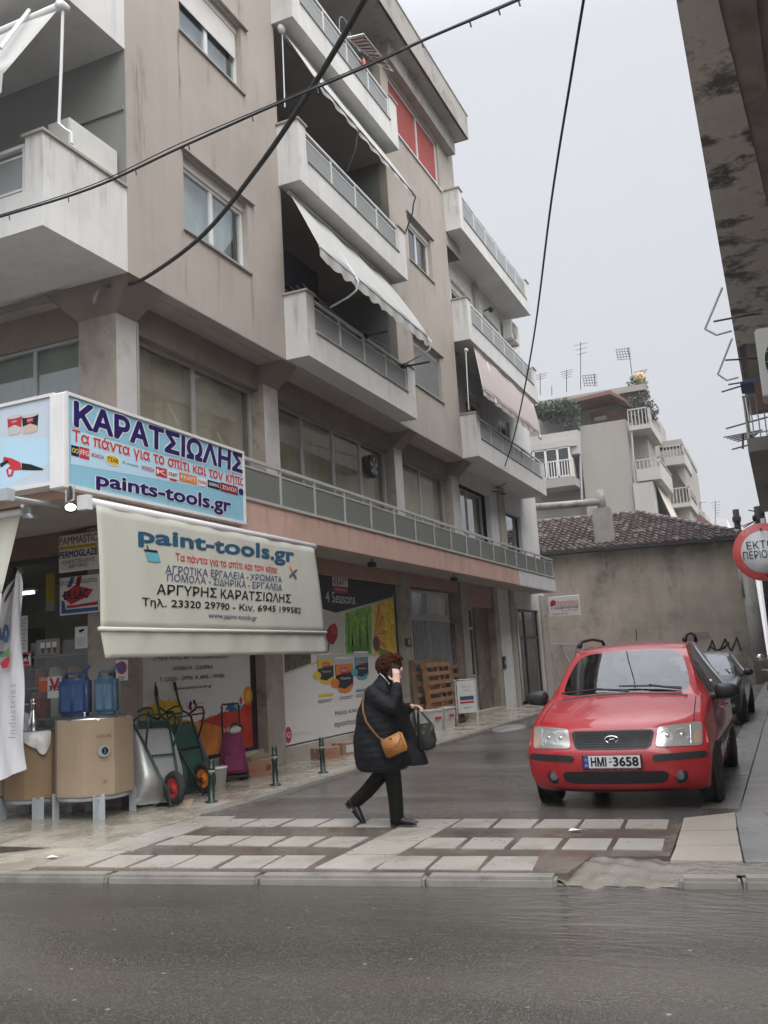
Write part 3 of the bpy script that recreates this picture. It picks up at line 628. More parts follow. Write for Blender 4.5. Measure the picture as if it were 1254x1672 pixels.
# main-street balconies, flush with the alley wall
for z in FL[:3]:
    q = MB(); q.box(-30, SX-.1, 7.3, Y0, z, z+.16); q.box(SX-.1, SX+.001, 7.19, Y0-.001, z-.004, z+1.12); q.box(-7.2, SX-.1, 7.19, 7.31, z-.004, z+1.12); q.box(-30, -7.2, 7.19, 7.3, z-.004, z+.47)
    b = q.build('balcony', 'plaster_white', cb)
    q = MB(); q.box(SX-.13, SX+.03, 7.16, Y0-.004, z+1.12, z+1.155); q.box(-7.24, SX-.13, 7.16, 7.34, z+1.12, z+1.155); q.build('cap', 'cap', b)
    railing(b, [-13+1.15*i for i in range(5)]+[-7.25], z+.49, z+1.06, 'y', 7.24)
# unseen dark box added to keep daylight out: the core behind all rooms
g = MB(); g.box(-26, -8.52, 9.6, 22.3, 3.6, 15.6); g.build('light_block', 'dark_in', cb)
# ---- ground floor shop fronts
mat('lintel_pink', (.36, .22, .175), .85, .08, 2, bump=.1); mat('lintel_brown', (.17, .105, .075), .8, .1, 2)
g = MB(); g.box(RXP-.2, GX-.06, 9.3, 26.1, 3.1, 3.38); g.box(RXP-.25, GX-.07, 22.3, 24.6, 2.78, 3.1); g.build('lintel', 'lintel_pink', cb)
g = MB(); g.box(-30, -7.86, YF+.1, YF+.3, 3.08, 3.37); g.build('shop_lintel', 'lintel_brown', cb)
mat('marble_step', (.42, .38, .33), .4, .12, 2, stain=(.22, .19, .16), stain_amt=.5)
g = MB(); g.box(RXP-.1, GX-.08, 9.3, 12.24, 0, .30); g.box(RXP-.1, GX-.08, 12.78, 17.97, 0, .24); g.box(GX-1, GX+.05, 22.3, 24.75, 0, .1); g.box(RXP-.1, GX-.1, 18.4, 21.3, 0, .9); g.box(GX-.5, GX, 26.4, 30.3, 0, .1); g.build('plinth', 'marble_step', cb)
# shop window with grille
gw = window(cb, 'x', GX-.12, 18.42, 21.2, 2.45, 3.05, depth=.05, mull=1, mk='alu', fill='curtain', sillm=None, hood=False)
gw2 = window(cb, 'x', GX-.12, 18.42, 21.2, .9, 2.45, depth=.05, mull=1, mk='alu', fill=None, sillm=None, hood=False, gl='glass')
q = MB()
y = 18.5
while y < 21.1: q.box(GX-.12, GX-.10, y, y+.025, .9, 2.4); y += .115
q.box(GX-.122, GX-.098, 18.45, 21.15, .95, .98); q.box(GX-.122, GX-.098, 18.45, 21.15, 2.36, 2.39); q.build('grille', 'alu', gw2)
# entrance door of the flats
q = MB(); x = GX-.3
for u in (22.32, 22.62, 23.38): q.box(x-.03, x+.03, u, u+.06, .1, 2.78)
q.box(x-.03, x+.03, 22.38, 23.38, 2.2, 2.27); q.box(x-.03, x+.03, 22.38, 23.38, 2.72, 2.78); q.box(x-.03, x+.03, 22.38, 23.38, .1, .22); q.box(x-.028, x+.028, 22.68, 23.38, .95, 1.02)
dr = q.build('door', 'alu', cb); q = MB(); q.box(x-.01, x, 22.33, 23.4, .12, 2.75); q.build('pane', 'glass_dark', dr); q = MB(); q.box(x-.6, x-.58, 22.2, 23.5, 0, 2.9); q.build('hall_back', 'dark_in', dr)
q = MB(); q.tube([(x+.09, 22.75, .8), (x+.09, 22.75, 1.3)], .015); q.box(x+.03, x+.09, 22.74, 22.76, .83, .85); q.box(x+.03, x+.09, 22.74, 22.76, 1.25, 1.27); q.build('handle', 'steel', dr)
# ================================================================ REAR HALF OF THE BLOCK (white balconies, lower roof)
rb = thing('apartment_block', 'white rear apartment block with open roof terrace and three long balconies on the alley', 'building', (GX, 26, 0))
g = MB(); wallgrid(g, 'x', GX, 21.5, 30.5, 6.45, 12.6, [(23.4, 25.0, 6.6, 8.85), (26.6, 27.9, 6.6, 8.85), (22.9, 24.7, 9.7, 11.9), (25.9, 27.6, 9.7, 11.9)], .15)
wallgrid(g, 'x', GX, 22.3, 30.5, 3.4, 6.45, [(22.3, 25.0, 3.5, 6.05), (26.5, 28.3, 3.5, 5.8)], .15)
wallgrid(g, 'x', GX, 25.0, 30.5, 0, 3.4, [(26.5, 29.6, .1, 2.85)], .15)
g.quad((GX, 30.5, 0), (GX-9, 30.5, 0), (GX-9, 30.5, 12.6), (GX, 30.5, 12.6)); g.box(-16, GX-.01, 22.62, 30.48, 12.4, 12.58)
g.build('wall', 'plaster_white', rb)
for b_ in ((GX, GX+.06, 25.75, 26.35, 3.8, 6.45), (GX, GX+.07, 26.1, 26.45, 0, 3.35), (GX, GX+.07, 29.75, 30.5, 0, 3.35), (GX, GX+.1, 24.9, 25.2, 9.7, 12.5)): q = MB(); q.box(*b_); q.build('pilaster', 'plaster', rb)
q = MB(); q.tube([(GX+.09, 26.55, .1), (GX+.09, 26.55, 3.0)], .03); q.build('downpipe', 'white_paint', rb)
for z in (6.45, 9.53): balcony(rb, 21.53, 28.65, z, [21.80+1.075*i for i in range(6)]+[28.2], GX, ptop=.50, htop=1.12)
balcony(rb, 21.53, 28.7, 12.58, [21.80+1.08*i for i in range(7)], GX, ptop=.40, htop=1.12)
for (a_, b_, l, h) in ((23.4, 25.0, 6.6, 8.85), (26.6, 27.9, 6.6, 8.85), (22.9, 24.7, 9.7, 11.9), (25.9, 27.6, 9.7, 11.9)): window(rb, 'x', GX, a_, b_, l, h, mull=1, sillm=None, hood=False, box=.2, gl='glass_dark', fill=None)
window(rb, 'x', GX, 26.5, 28.3, 3.5, 5.8, depth=.14, mull=0, mk='alu_dark', gl='glass', fill=None, sillm=None, hood=False)
# dark shop door of the rear half
q = MB(); x = GX-.1
for u in (26.5, 27.95, 29.54): q.box(x-.03, x+.03, u, u+.06, .1, 2.85)
for z in (.1, 1.95, 2.79): q.box(x-.028, x+.028, 26.56, 29.54, z, z+.06)
dr = q.build('door', 'alu_dark', rb); q = MB(); q.box(x-.008, x, 26.56, 29.54, .16, 2.79); q.build('pane', 'glass_dark', dr)
q = MB(); q.tube([(x+.03, 27.6, 1.0), (x+.09, 27.6, 1.0), (x+.09, 27.6, 1.5), (x+.03, 27.6, 1.5)], .016); q.build('handle', 'black', dr)
q = MB(); q.box(-12, GX-.85, 22.4, 30.4, 0.01, 12.3); q.build('light_block', 'dark_in', rb)  # added dark box, keeps daylight out of the rear rooms
# ================================================================ OLD HOUSE AT THE ALLEY'S END
mat('old_render', (.33, .285, .235), .92, .2, .7, bump=.9, bscale=7, streak=.5, zst=.2, stain=(.16, .135, .115), stain_amt=.85, stain_scale=.5)
mat('roof_tile', (.058, .038, .036), .5, .5, 3.5, stain=(.30, .28, .27), stain_amt=.75, stain_scale=3.2, bump=.2)
mat('roof_dark', (.03, .028, .026), .8, .2, 3)
mat('rust_pipe', (.25, .235, .22), .6, .15, 4, stain=(.14, .08, .05), stain_amt=.6, stain_scale=3)
mat('chimney', (.27, .26, .24), .9, .12, 2, streak=.35)
HY = 36.0
oh = thing('old_house', 'low old house of stained render with hipped clay-tile roof ending the alley', 'house', (-5, HY, 0))
q = MB(); xl, xr, zl, zr = -13.0, -1.15, 5.42, 5.16
q.add([(xl, HY, -.3), (xr, HY, -.3), (xr, HY, zr), (xl, HY, zl), (xl, HY+7, -.3), (xr, HY+7, -.3), (xr, HY+7, zr), (xl, HY+7, zl)], [(0, 1, 2, 3), (1, 5, 6, 2), (4, 7, 6, 5), (0, 3, 7, 4), (3, 2, 6, 7)])
q.build('wall', 'old_render', oh)
# roof: barrel tiles laid as courses of half-round ridges, hipped at the right end
e0, s = HY-.35, .46
def zroof(x, y): return zl+(zr-zl)*(x-xl)/(xr-xl)+.06+s*(y-e0)
rdg = HY+3.4
q = MB(); q.smooth = True
ncol = 48; cw = (xr+.35-xl)/ncol
rows_ = 13
for k in range(rows_):
    y_a, y_b = e0+(rdg-e0)*k/rows_, e0+(rdg-e0)*(k+1)/rows_+.05
    lim = xr+.35-(y_a-e0)*1.15
    n = int((lim-xl)/cw)
    vs = []; m_ = 6
    for yy, lift in ((y_a, .10), (y_b, .0)):
        for i in range(n*m_+1):
            x = xl+i*cw/m_; vs.append((x+random.uniform(-.004, .004), yy, zroof(x, yy)+lift+.06*abs(math.sin(math.pi*i/m_))**.8+random.uniform(-.008, .008)))
    w_ = n*m_+1
    q.add(vs, [(i, i+1, w_+i+1, w_+i) for i in range(w_-1)])
    q.add([v for v in vs[:w_]]+[(v[0], v[1], v[2]-.10) for v in vs[:w_]], [(i, i+1, w_+i+1, w_+i) for i in range(w_-1)])
# right hip slope
q.add([(xr+.35, e0, zroof(xr, e0)-.02), (xr+.35, e0+8, zroof(xr, e0)-.02), (xr+.35-(rdg-e0)*1.15, rdg, zroof(xr-4, rdg))], [(0, 1, 2)])
q.add([(xl, rdg, zroof(xl, rdg)), (xr+.35-(rdg-e0)*1.15, rdg, zroof(xr-4, rdg)), (xr+.35, e0+8, zr), (xl, e0+8, zl)], [(0, 1, 2, 3)])
rf = q.build('roof', 'roof_tile', oh)
q = MB(); q.smooth = True
for i in range(16):
    t0, t1 = i/16, (i+1)/16+.015; f = lambda t: Vector((xr+.35-(rdg-e0)*1.15*t, e0+(rdg-e0)*t, zroof(xr+.35-(rdg-e0)*1.15*t, e0+(rdg-e0)*t)+.05))
    q.tube([f(t0), f(t1)], [.13, .11], 8)
for i in range(18):
    x = xl+i*.42; 
    if x+.45 < xr+.35-(rdg-e0)*1.15: q.tube([(x, rdg, zroof(x, rdg)+.06), (x+.44, rdg, zroof(x+.44, rdg)+.05)], [.13, .11], 8)
q.build('ridge_tile', 'roof_tile', rf)
q = MB(); q.add([(xl, e0-.03, zl-.02), (xr+.37, e0-.03, zr-.03), (xr+.37, e0+.4, zr-.03), (xl, e0+.4, zl-.02), (xl, e0-.03, zl+.09), (xr+.37, e0-.03, zr+.08), (xr+.37, e0+.4, zr+.08), (xl, e0+.4, zl+.09)], [(0, 1, 2, 3), (0, 1, 5, 4), (1, 2, 6, 5), (4, 5, 6, 7)]); q.build('gutter', 'roof_dark', oh)
q = MB(); q.add([(-6.45, HY-.05, 5.35), (-5.72, HY-.05, 5.35), (-5.72, HY+.5, 5.35), (-6.45, HY+.5, 5.35), (-6.45, HY-.05, 6.95), (-5.78, HY-.05, 6.98), (-5.78, HY+.5, 6.98), (-6.45, HY+.5, 6.95)], [(0, 1, 5, 4), (1, 2, 6, 5), (2, 3, 7, 6), (3, 0, 4, 7), (4, 5, 6, 7)]); ch = q.build('chimney', 'chimney', oh)
q = MB(); q.tube([(-6.08, HY+.25, 6.9), (-6.14, HY+.25, 7.72)], .17, 10); q.build('flue', 'rust_pipe', ch)
q = MB(); q.smooth = True; q.tube([(-8.9, HY-.3, 7.28), (-7.5, HY-.05, 7.25), (-6.15, HY+.2, 7.25)], .15, 10); q.build('duct', 'rust_pipe', ch)
# black zigzag spray paint on the wall
mat('spray', (.03, .028, .03), .8, .3, 6)
q = MB()
def spray(pts, r=.035):
    P = [ony(x, y, HY-.012) for x, y in pts]
    for a_, b_ in zip(P, P[1:]):
        t = (b_-a_).normalized(); n_ = Vector((-t.z, 0, t.x))*r
        q.quad(a_-n_-t*r, b_-n_+t*r, b_+n_+t*r, a_+n_-t*r)
spray([(1138, 1052), (1146, 1072), (1152, 1072), (1163, 1047), (1172, 1070), (1184, 1044), (1194, 1064), (1203, 1042), (1210, 1062)])
spray([(1152, 1070), (1160, 1056), (1170, 1062), (1182, 1058), (1190, 1050)])
q.build('spray_line', 'spray', oh)
q = MB(); q.mat('spray'); p0 = ony(1120, 1045, HY-.012); p1 = ony(1158, 1031, HY-.012); q.quad((p0.x, p0.y, p0.z), (p1.x, p0.y, p0.z), (p1.x, p0.y, p1.z), (p0.x, p0.y, p1.z))
mat('grey_patch', (.19, .17, .155), .9, .2, 2); q.mats = ['grey_patch']; q.build('paint_patch', None, oh)
# the grey post at the right-hand end of the house wall
po = thing('concrete_post', 'tall grey concrete post standing against the right end of the stained wall', 'post', (-.95, HY-.4, 0))
q = MB(); q.tube([(-.95, HY-.4, -.1), (-1.05, HY-.4, 4.4)], [.27, .24], 10); q.build('shaft', 'concrete_old', po)
q = MB(); q.tube([(-1.25, HY-.55, 3.0), (-1.3, HY-.6, 4.05)], .04); q.build('pipe', 'rust_pipe', po)
# old iron frame leaning on the wall beside the white block
fr = thing('iron_frame', 'rusty iron folding frame leaning against the stained wall behind the red car', 'frame', (-8.0, HY-.2, 0))
q = MB()
def seg(a_, b_, r): q.tube([ony(*a_, HY-.18), ony(*b_, HY-.30)], r, 6)
for a_, b_, r in (((897, 1052), (920, 1130), .03), ((915, 1052), (905, 1110), .03), ((917, 1055), (945, 1112), .035), ((943, 1052), (922, 1112), .03), ((942, 1053), (955, 1090), .025), ((895, 1052), (955, 1053), .03)): seg(a_, b_, r)
q.build('bar', 'rust_pipe', fr)
# ================================================================ HAZY APARTMENT BLOCKS BEYOND
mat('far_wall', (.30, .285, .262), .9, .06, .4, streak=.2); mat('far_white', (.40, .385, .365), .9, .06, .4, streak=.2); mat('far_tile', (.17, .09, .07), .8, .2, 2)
mat('far_green', (.045, .06, .04), .9, .5, 1.2); mat('far_wood', (.25, .16, .10), .8, .2, 2)
FY = 60.0
fb = thing('apartment_tower', 'pale misty apartment tower with roof garden penthouse and stacked white balconies', 'building', (-9, FY, 0))
def P6(x, y, Y=FY): p = ony(x, y, Y); return p.x, p.z
xL, _ = P6(945, 700); xR, _ = P6(1030, 760); _, zT = P6(985, 690)
q = MB(); q.box(xL, xR, FY, FY+16, -.3, zT); q.box(-19.5, xL, FY+.8, FY+16, -.3, P6(900, 712)[1])
# set-back pieces
x0, z0 = P6(868, 668); x1, z1 = P6(1028, 632)
q.box(-19.5, xR-.2, FY+2.6, FY+15, zT, P6(985, 645)[1]); q.box(-14.3, xR+.15, FY+3.4, FY+14, zT+2, zT+3.15)
q.build('wall', 'far_wall', fb)
q = MB(); q.box(xL-4.5, xL, FY-.7, FY+.8, P6(900, 712)[1]-1.6, P6(900, 712)[1]); q.box(xL-5, xL-.1, FY-.9, FY+.8, P6(900, 738)[1], P6(900, 726)[1]); q.build('terrace', 'far_white', fb)
mat('dark_hedge', (.05, .065, .045), .9, .5, 2)
# pergola-like penthouse eave
q = MB(); pl = Vector((*P6(872, 672, FY-.6), 0)); 
def pt6(x, y, Y): p = ony(x, y, Y); return (p.x, p.y, p.z)
q.prism([pt6(868, 667, FY-.2), pt6(996, 637, FY-.2), pt6(1022, 652, FY-.2), pt6(1022, 656, FY-.2), pt6(996, 643, FY-.2), pt6(868, 673, FY-.2)], (0, 3, 0)); q.build('roof', 'far_tile', fb)
q = MB(); x0, zb_ = P6(954, 681); x1, zt_ = P6(985, 655); q.box(x0, x1, FY+2.4, FY+2.62, zb_, zt_); w_ = q.build('window', 'far_wood', fb)
q = MB(); q.box(x0+.25, x1-.25, FY+2.37, FY+2.42, zb_+.2, zt_-.15); q.build('pane', 'glass', w_)
q = MB(); x0, zb_ = P6(988, 681); x1, zt_ = P6(1022, 652); q.box(x0, x1, FY+2.3, FY+2.62, zb_, zt_); q.build('door', 'far_wood', fb)
# conservatory window with white frames, on the left
x0, zb_ = P6(880, 788); x1, zt_ = P6(933, 732); q = MB()
for i in range(4): x = x0+(x1-x0)*i/3; q.box(x-.07, x+.07, FY-.9, FY-.78, zb_, zt_)
q.box(x0, x1, FY-.9, FY-.78, zt_-.1, zt_); q.box(x0, x1, FY-.9, FY-.78, zb_, zb_+.1); w_ = q.build('window', 'white_paint', fb)
q = MB(); q.box(x0, x1, FY-.84, FY-.82, zb_, zt_); q.build('pane', 'glass_dark', w_)
q = MB(); q.box(x0-.2, x1+.1, FY-.7, FY+.8, zb_-.1, zt_); q.build('room', 'curtain', fb)
q = MB(); q.box(x0-.3, x1+.35, FY-1.6, FY+.5, zb_-.75, zb_-.2); b_ = q.build('balcony', 'far_wall', fb)
q = MB()
for i in range(16): x = x0+(x1+.3-x0)*i/15; q.box(x-.025, x+.025, FY-1.56, FY-1.5, zb_-.2, zb_+.95)
q.box(x0-.2, x1+.35, FY-1.58, FY-1.48, zb_+.95, zb_+1.02); q.build('railing', 'white_paint', b_)
q = MB(); q.tube([pt6(945, 690, FY-.06), pt6(950, 815, FY-.06)], .09, 6); q.build('downpipe', 'grey_paint', fb); q = MB(); q.tube([pt6(1030, 690, FY-.06), pt6(1040, 830, FY-.06)], .07, 6); q.build('downpipe', 'grey_paint', fb)
# right-hand face: stacked balconies stepping away
def fbalc(xa, ya, za, Yb, dx, dep, hwall=.0, rail=True):
    p = ony(xa, ya, Yb); q = MB(); q.box(p.x, p.x+dx, Yb, Yb+dep, p.z-.3, p.z); 
    q.box(p.x, p.x+dx, Yb, Yb+.15, p.z, p.z+hwall) if hwall else None; q.box(p.x+dx-.15, p.x+dx, Yb+.16, Yb+dep, p.z, p.z+.35+hwall)
    b_ = q.build('balcony', 'far_white', fb)
    q = MB()
    for i in range(7): x = p.x+dx*i/6; q.box(x-.03, x+.03, Yb+.02, Yb+.1, p.z+hwall, p.z+1.05)
    for i in range(16): y = Yb+dep*i/15; q.box(p.x+dx-.1, p.x+dx-.03, y-.03, y+.03, p.z+.3+hwall, p.z+1.05)
    q.box(p.x, p.x+dx, Yb, Yb+.1, p.z+1.05, p.z+1.13); q.box(p.x+dx-.12, p.x+dx, Yb, Yb+dep, p.z+1.05, p.z+1.13); q.build('railing', 'far_white', b_)
fbalc(1027, 696, 0, FY-.2, 1.35, 6); fbalc(1040, 779, 0, FY-.2, 1.5, 7, .5); fbalc(1085, 754, 0, FY+8, 1.4, 6, .3); fbalc(1095, 823, 0, FY+8, 1.4, 6)
q = MB(); q.box(xR, xR+1.0, FY+2, FY+15, -.3, zT+2.2); q.box(xR+.9, xR+2.6, FY+9, FY+22, -.3, zT-.6); q.box(xR-.1, xR+2.6, FY+9, FY+22, zT-.3, zT+.1); q.box(xR-.5, xR+1.3, FY+1.5, FY+4, zT+2.2, zT+2.6); q.build('side_wall', 'far_wall', fb)
q = MB(); x0, zb_ = P6(1038, 830); x1, zt_ = P6(1066, 786); q.box(x0, x1, FY-.15, FY+1.5, zb_-3, zt_); q.build('parapet', 'far_white', fb)
mat('far_cloth', (.50, .46, .40), .95, .1, 2)
aw = MB(); a0, a1 = ony(1070, 790, FY+1), ony(1085, 830, FY+1)
aw.quad(a0, a0+Vector((0, 9, 0)), a1+Vector((.6, 9, -1.5)), a1+Vector((.6, 0, -1.5))); aw.v = aw.v+[tuple(Vector(v)+Vector((.03, 0, .03))) for v in aw.v]; aw.f.append([4, 5, 6, 7]); aw.m.append(0); aw.sm.append(False)
solo(aw, 'awning', 'far_cloth', 'cream drop awning hanging on the side of the misty tower', 'awning')
aw = MB(); a0 = ony(1098, 765, FY+8); a1 = ony(1125, 808, FY+8)
aw.quad(a0, a0+Vector((0, .1, 0)), a1+Vector((0, .1, 0)), a1); aw.quad(a0+Vector((.1, 0, .1)), a0+Vector((.1, 6, .1)), a1+Vector((.1, 6, .1)), a1+Vector((.1, 0, .1)))
solo(aw, 'awning', 'far_cloth', 'slanting awning stretched out from an upper balcony on the far side of the misty tower', 'awning')
# roof-garden greenery as plants of their own
def leafmass(name, label, cat, boxes, n, mk, size, group=None, parent=None):
    q = MB()
    for (c, r) in boxes:
        for i in range(n):
            v = Vector((random.gauss(0, 1), random.gauss(0, 1), random.gauss(0, 1))); v = v.normalized()*random.random()**.4
            p = Vector(c)+Vector((v.x*r[0], v.y*r[1], v.z*r[2])); t = Vector((random.gauss(0, 1), random.gauss(0, 1), random.gauss(0, 1))).normalized(); b = t.orthogonal().normalized(); k = size*random.uniform(.6, 1.4)
            q.quad(p-t*k, p-b*k*.5, p+t*k, p+b*k*.5)
    return prop(q.build(name, mk), label, cat, group)
def p6(x, y, Y): return tuple(ony(x, y, Y))
leafmass('hedge', 'dark green roof-terrace hedge under the tiled penthouse eave', 'hedge', [(p6(892, 670, FY-.2), (1.6, .5, .75)), (p6(915, 672, FY-.2), (1.5, .5, .85)), (p6(932, 680, FY-.3), (.7, .4, 1.4)), (p6(872, 672, FY-.2), (1.2, .5, .6))], 420, 'far_green', .13)
leafmass('shrub', 'green climbing shrub spilling over the penthouse corner beside the parapet', 'shrub', [(p6(1040, 634, FY+2), (.8, .5, 1.0)), (p6(1046, 662, FY+1.6), (.9, .5, 1.0)), (p6(1060, 673, FY+1.6), (.7, .5, .8))], 260, 'far_green', .13)
# antennas on the roof
def antenna(x, yb, yt, label, Y=FY+6, arms=4, tilt=0, grid=False):
    p0, p1 = ony(x, yb, Y), ony(x+tilt, yt, Y); t = thing('antenna', label, 'antenna', tuple(p0), 0, 'aerials on the misty roof')
    q = MB(); q.tube([p0, p1], .03, 5); q.build('mast', 'alu_dark', t)
    q = MB(); L_ = (p1-p0).length
    if grid:
        for i in range(5): q.tube([p1+Vector((-.9, 0, -.2*i)), p1+Vector((.15, 0, -.1-.2*i))], .02, 4); q.tube([p1+Vector((-.9+.2*i, 0, 0)), p1+Vector((-.8+.2*i, 0, -.8))], .02, 4)
    else:
        for i in range(arms): z = p1.z-L_*(.06+.10*i); q.tube([(p1.x-.5+.08*i, p1.y, z), (p1.x+.5-.06*i, p1.y, z+.05)], .018, 4)
    q.build('dipole', 'alu_dark', t)
antenna(948, 636, 558, 'tallest aerial mast with one long slanting rod on the misty roof', arms=3); antenna(925, 640, 604, 'short mast aerial left of the tallest one on the misty roof', arms=4)
antenna(1033, 620, 567, 'leaning aerial with a mesh head above the roof parapet', tilt=-7, grid=True); antenna(971, 631, 610, 'small mesh aerial between the two tall masts', grid=True)
antenna(1046, 622, 605, 'stubby many-armed aerial at the roof corner beside the yellow chimney pot', arms=5); antenna(901, 646, 630, 'plain rod aerial near the left end of the misty roof', arms=0); antenna(882, 645, 610, 'forked aerial rising just beside the white block', arms=3, Y=FY+4)
t = ony(1044, 619, FY+3); q = MB(); mat('yellow_pot', (.45, .30, .12), .7, .1, 3); q.lathe([(.0, 0), (.38, 0), (.42, .7), (.3, 1.0), (0, 1.05)], t-Vector((0, 0, .6))); solo(q, 'chimney_pot', 'yellow_pot', 'yellow round pot on the roof corner of the misty tower', 'pot')
# further roofs, almost lost in the mist
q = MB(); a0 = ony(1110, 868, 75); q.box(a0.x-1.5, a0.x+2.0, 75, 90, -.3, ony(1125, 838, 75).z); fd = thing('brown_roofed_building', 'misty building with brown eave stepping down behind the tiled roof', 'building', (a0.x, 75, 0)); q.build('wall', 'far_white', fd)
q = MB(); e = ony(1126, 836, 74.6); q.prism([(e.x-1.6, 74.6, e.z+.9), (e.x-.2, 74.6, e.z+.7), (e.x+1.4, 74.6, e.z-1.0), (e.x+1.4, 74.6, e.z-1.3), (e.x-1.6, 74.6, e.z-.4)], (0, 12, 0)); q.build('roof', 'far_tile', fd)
q = MB(); a0 = ony(1150, 868, 95); q.box(a0.x-2.2, a0.x+2.2, 95, 110, -.3, ony(1150, 850, 95).z); q.box(a0.x+2.21, a0.x+4.2, 97, 110, -.3, ony(1180, 860, 95).z); fe = thing('pale_building', 'faintest pale building in the mist beside the tiled roof hip', 'building', (a0.x, 95, 0)); mat('palest', (.62, .62, .63), .9, .05, .4); q.build('wall', 'palest', fe)  # mist fading is put into this wall's pale colour
antenna(1143, 850, 820, 'thin aerial above the brown eave far off in the mist', Y=80, arms=1); antenna(1168, 862, 818, 'palest lattice aerial farthest off in the mist', Y=95, arms=6)
# ================================================================ RIGHT-HAND BUILDING
mat('stained_soffit', (.72, .68, .63), .9, .12, 1.4, bump=.4, bscale=14, stain=(.10, .098, .10), stain_amt=.92, stain_scale=1.4, stain_lo=.49)
mat('soffit_dark', (.34, .31, .29), .9, .2, 1.4, bump=.3, bscale=10, stain=(.2, .15, .12), stain_amt=.5, stain_scale=1.2)
mat('right_wall', (.32, .29, .26), .9, .08, 1, streak=.3)
rg = thing('right_building', 'old building on the right whose stained overhang and balcony soffits frame the sky', 'building', (2, 16, 0))
q = MB(); q.box(.85, 12, 5.5, 46, 0, 14.0); q.build('wall', 'right_wall', rg)
for i, y in enumerate((10.5, 14, 17.5, 21, 24.5, 28)):
    for z in (1.0, 4.2, 7.2, 10.4):
        q = MB(); q.box(.83, .86, y, y+1.5, z, z+1.5); q.build('window', 'dark_in', rg)
q = MB(); q.prism([(-.3, 9.0, 9.1), (.02, 9.0, 9.1), (.16, 10.8, 9.1), (.58, 16.42, 9.1), (.84, 20, 9.1), (.84, 25.0, 9.1), (-.3, 25.0, 9.1)], (0, 0, .5)); q.build('overhang', 'stained_soffit', rg)
q = MB(); q.prism([(.02, 5.5, 9.14), (.84, 5.5, 9.14), (.84, 20.2, 9.14), (.58, 16.42, 9.14), (.16, 10.8, 9.14)], (0, 0, .4)); q.prism([(.28, 6, 9.06), (.38, 6, 9.06), (.80, 16.4, 9.06), (.74, 16.4, 9.06)], (0, 0, .1)); q.build('old_soffit', 'soffit_dark', rg)
q = MB(); q.box(-.3, -.26, 25.02, 34, 9.1, 9.6); q.box(-.25, .84, 25.02, 34, 9.3, 9.5); q.box(-.08, .84, 25.0, 26.8, 8.7, 9.1); q.build('balcony_slab', 'soffit_dark', rg)
# lower balcony with iron railing
zb_ = 5.70
q = MB(); q.box(-.3, .84, 22.0, 33, zb_, zb_+.32); b_ = q.build('balcony', 'concrete_old', rg)
q = MB()
for i in range(9): x = -.27+i*.135; q.tube([(x, 22.06, zb_+.32), (x, 22.06, zb_+1.3)], .016, 6)
for i in range(60): y = 22.06+i*.18; q.tube([(-.26, y, zb_+.32), (-.26, y, zb_+1.3)], .014, 5)
q.box(-.29, .84, 22.03, 22.09, zb_+1.3, zb_+1.34); q.box(-.29, -.23, 22.1, 33, zb_+1.3, zb_+1.34); q.box(-.29, .84, 22.05, 22.07, zb_+.42, zb_+.45); q.build('railing', 'white_metal', b_)
mat('blue_tarp', (.05, .09, .17), .7, .15, 3); mat('brown_shutter', (.13, .08, .06), .7, .15, 3)
q = MB(); q.rbox(-.28, .8, 21.2, 22.0, 7.06, 7.16, .02); solo(q, 'canvas_roll', 'blue_tarp', 'rolled dark blue canvas lying along the railing of the right-hand balcony', 'canvas')
q = MB(); p = ony(1237, 672, 14); q.box(p.x, .84, 14, 14.1, p.z, p.z+.45); solo(q, 'hanging_board', 'brown_shutter', 'brown wooden board hanging under the air conditioner on the right', 'board')
# awning arms and clothes rods sticking out over the alley
def arm(p0, p1, p2, Y, label):
    a_, b_, c_ = [ony(*p, Y) for p in (p0, p1, p2)]; d_ = c_+(b_-c_)*.72+Vector((0, 0, -.0)); t = thing('bare_awning_frame', label, 'awning arm', tuple(a_), 0, 'bare awning arms over the alley')
    q = MB(); q.tube([a_, b_], .028, 6); q.build('arm', 'white_metal', t); q = MB(); q.tube([b_, b_+(c_-b_)*.4+Vector((0, 0, -.12)), c_], .025, 6); q.build('brace', 'white_metal', t)
arm((1179, 470), (1151, 537), (1195, 540), 20, 'upper bare white awning arm bent out over the alley'); arm((1195, 553), (1172, 611), (1206, 616), 22.5, 'lower bare white awning arm bent out over the alley')
for (a_, b_, Y, lab) in (((1165, 525), (1192, 520), 20, 'short clothes rod inside the upper awning arm'), ((1184, 588), (1203, 587), 22, 'short clothes rod inside the lower awning arm'), ((1189, 628), (1208, 625), 24, 'short upper rod of the pair below the awning arms'), ((1178, 640), (1208, 631), 24, 'long lower rod of the pair below the awning arms'), ((1185, 700), (1221, 690), 25, 'long rod level with the right-hand balcony handrail'), ((1195, 734), (1224, 726), 25, 'long rod low on the right-hand balcony railing')):
    q = MB(); p0, p1 = ony(*a_, Y), ony(*b_, Y); q.tube([p0, p1+(p1-p0).normalized()*.5], .022, 6); solo(q, 'clothes_rod', 'alu_dark', lab, 'rod', 'clothes rods over the alley')
t = ony(1212, 733, 30); antenna(1213, 733, 708, 'grey aerial fixed beside the right-hand balcony railing', Y=26, arms=5)
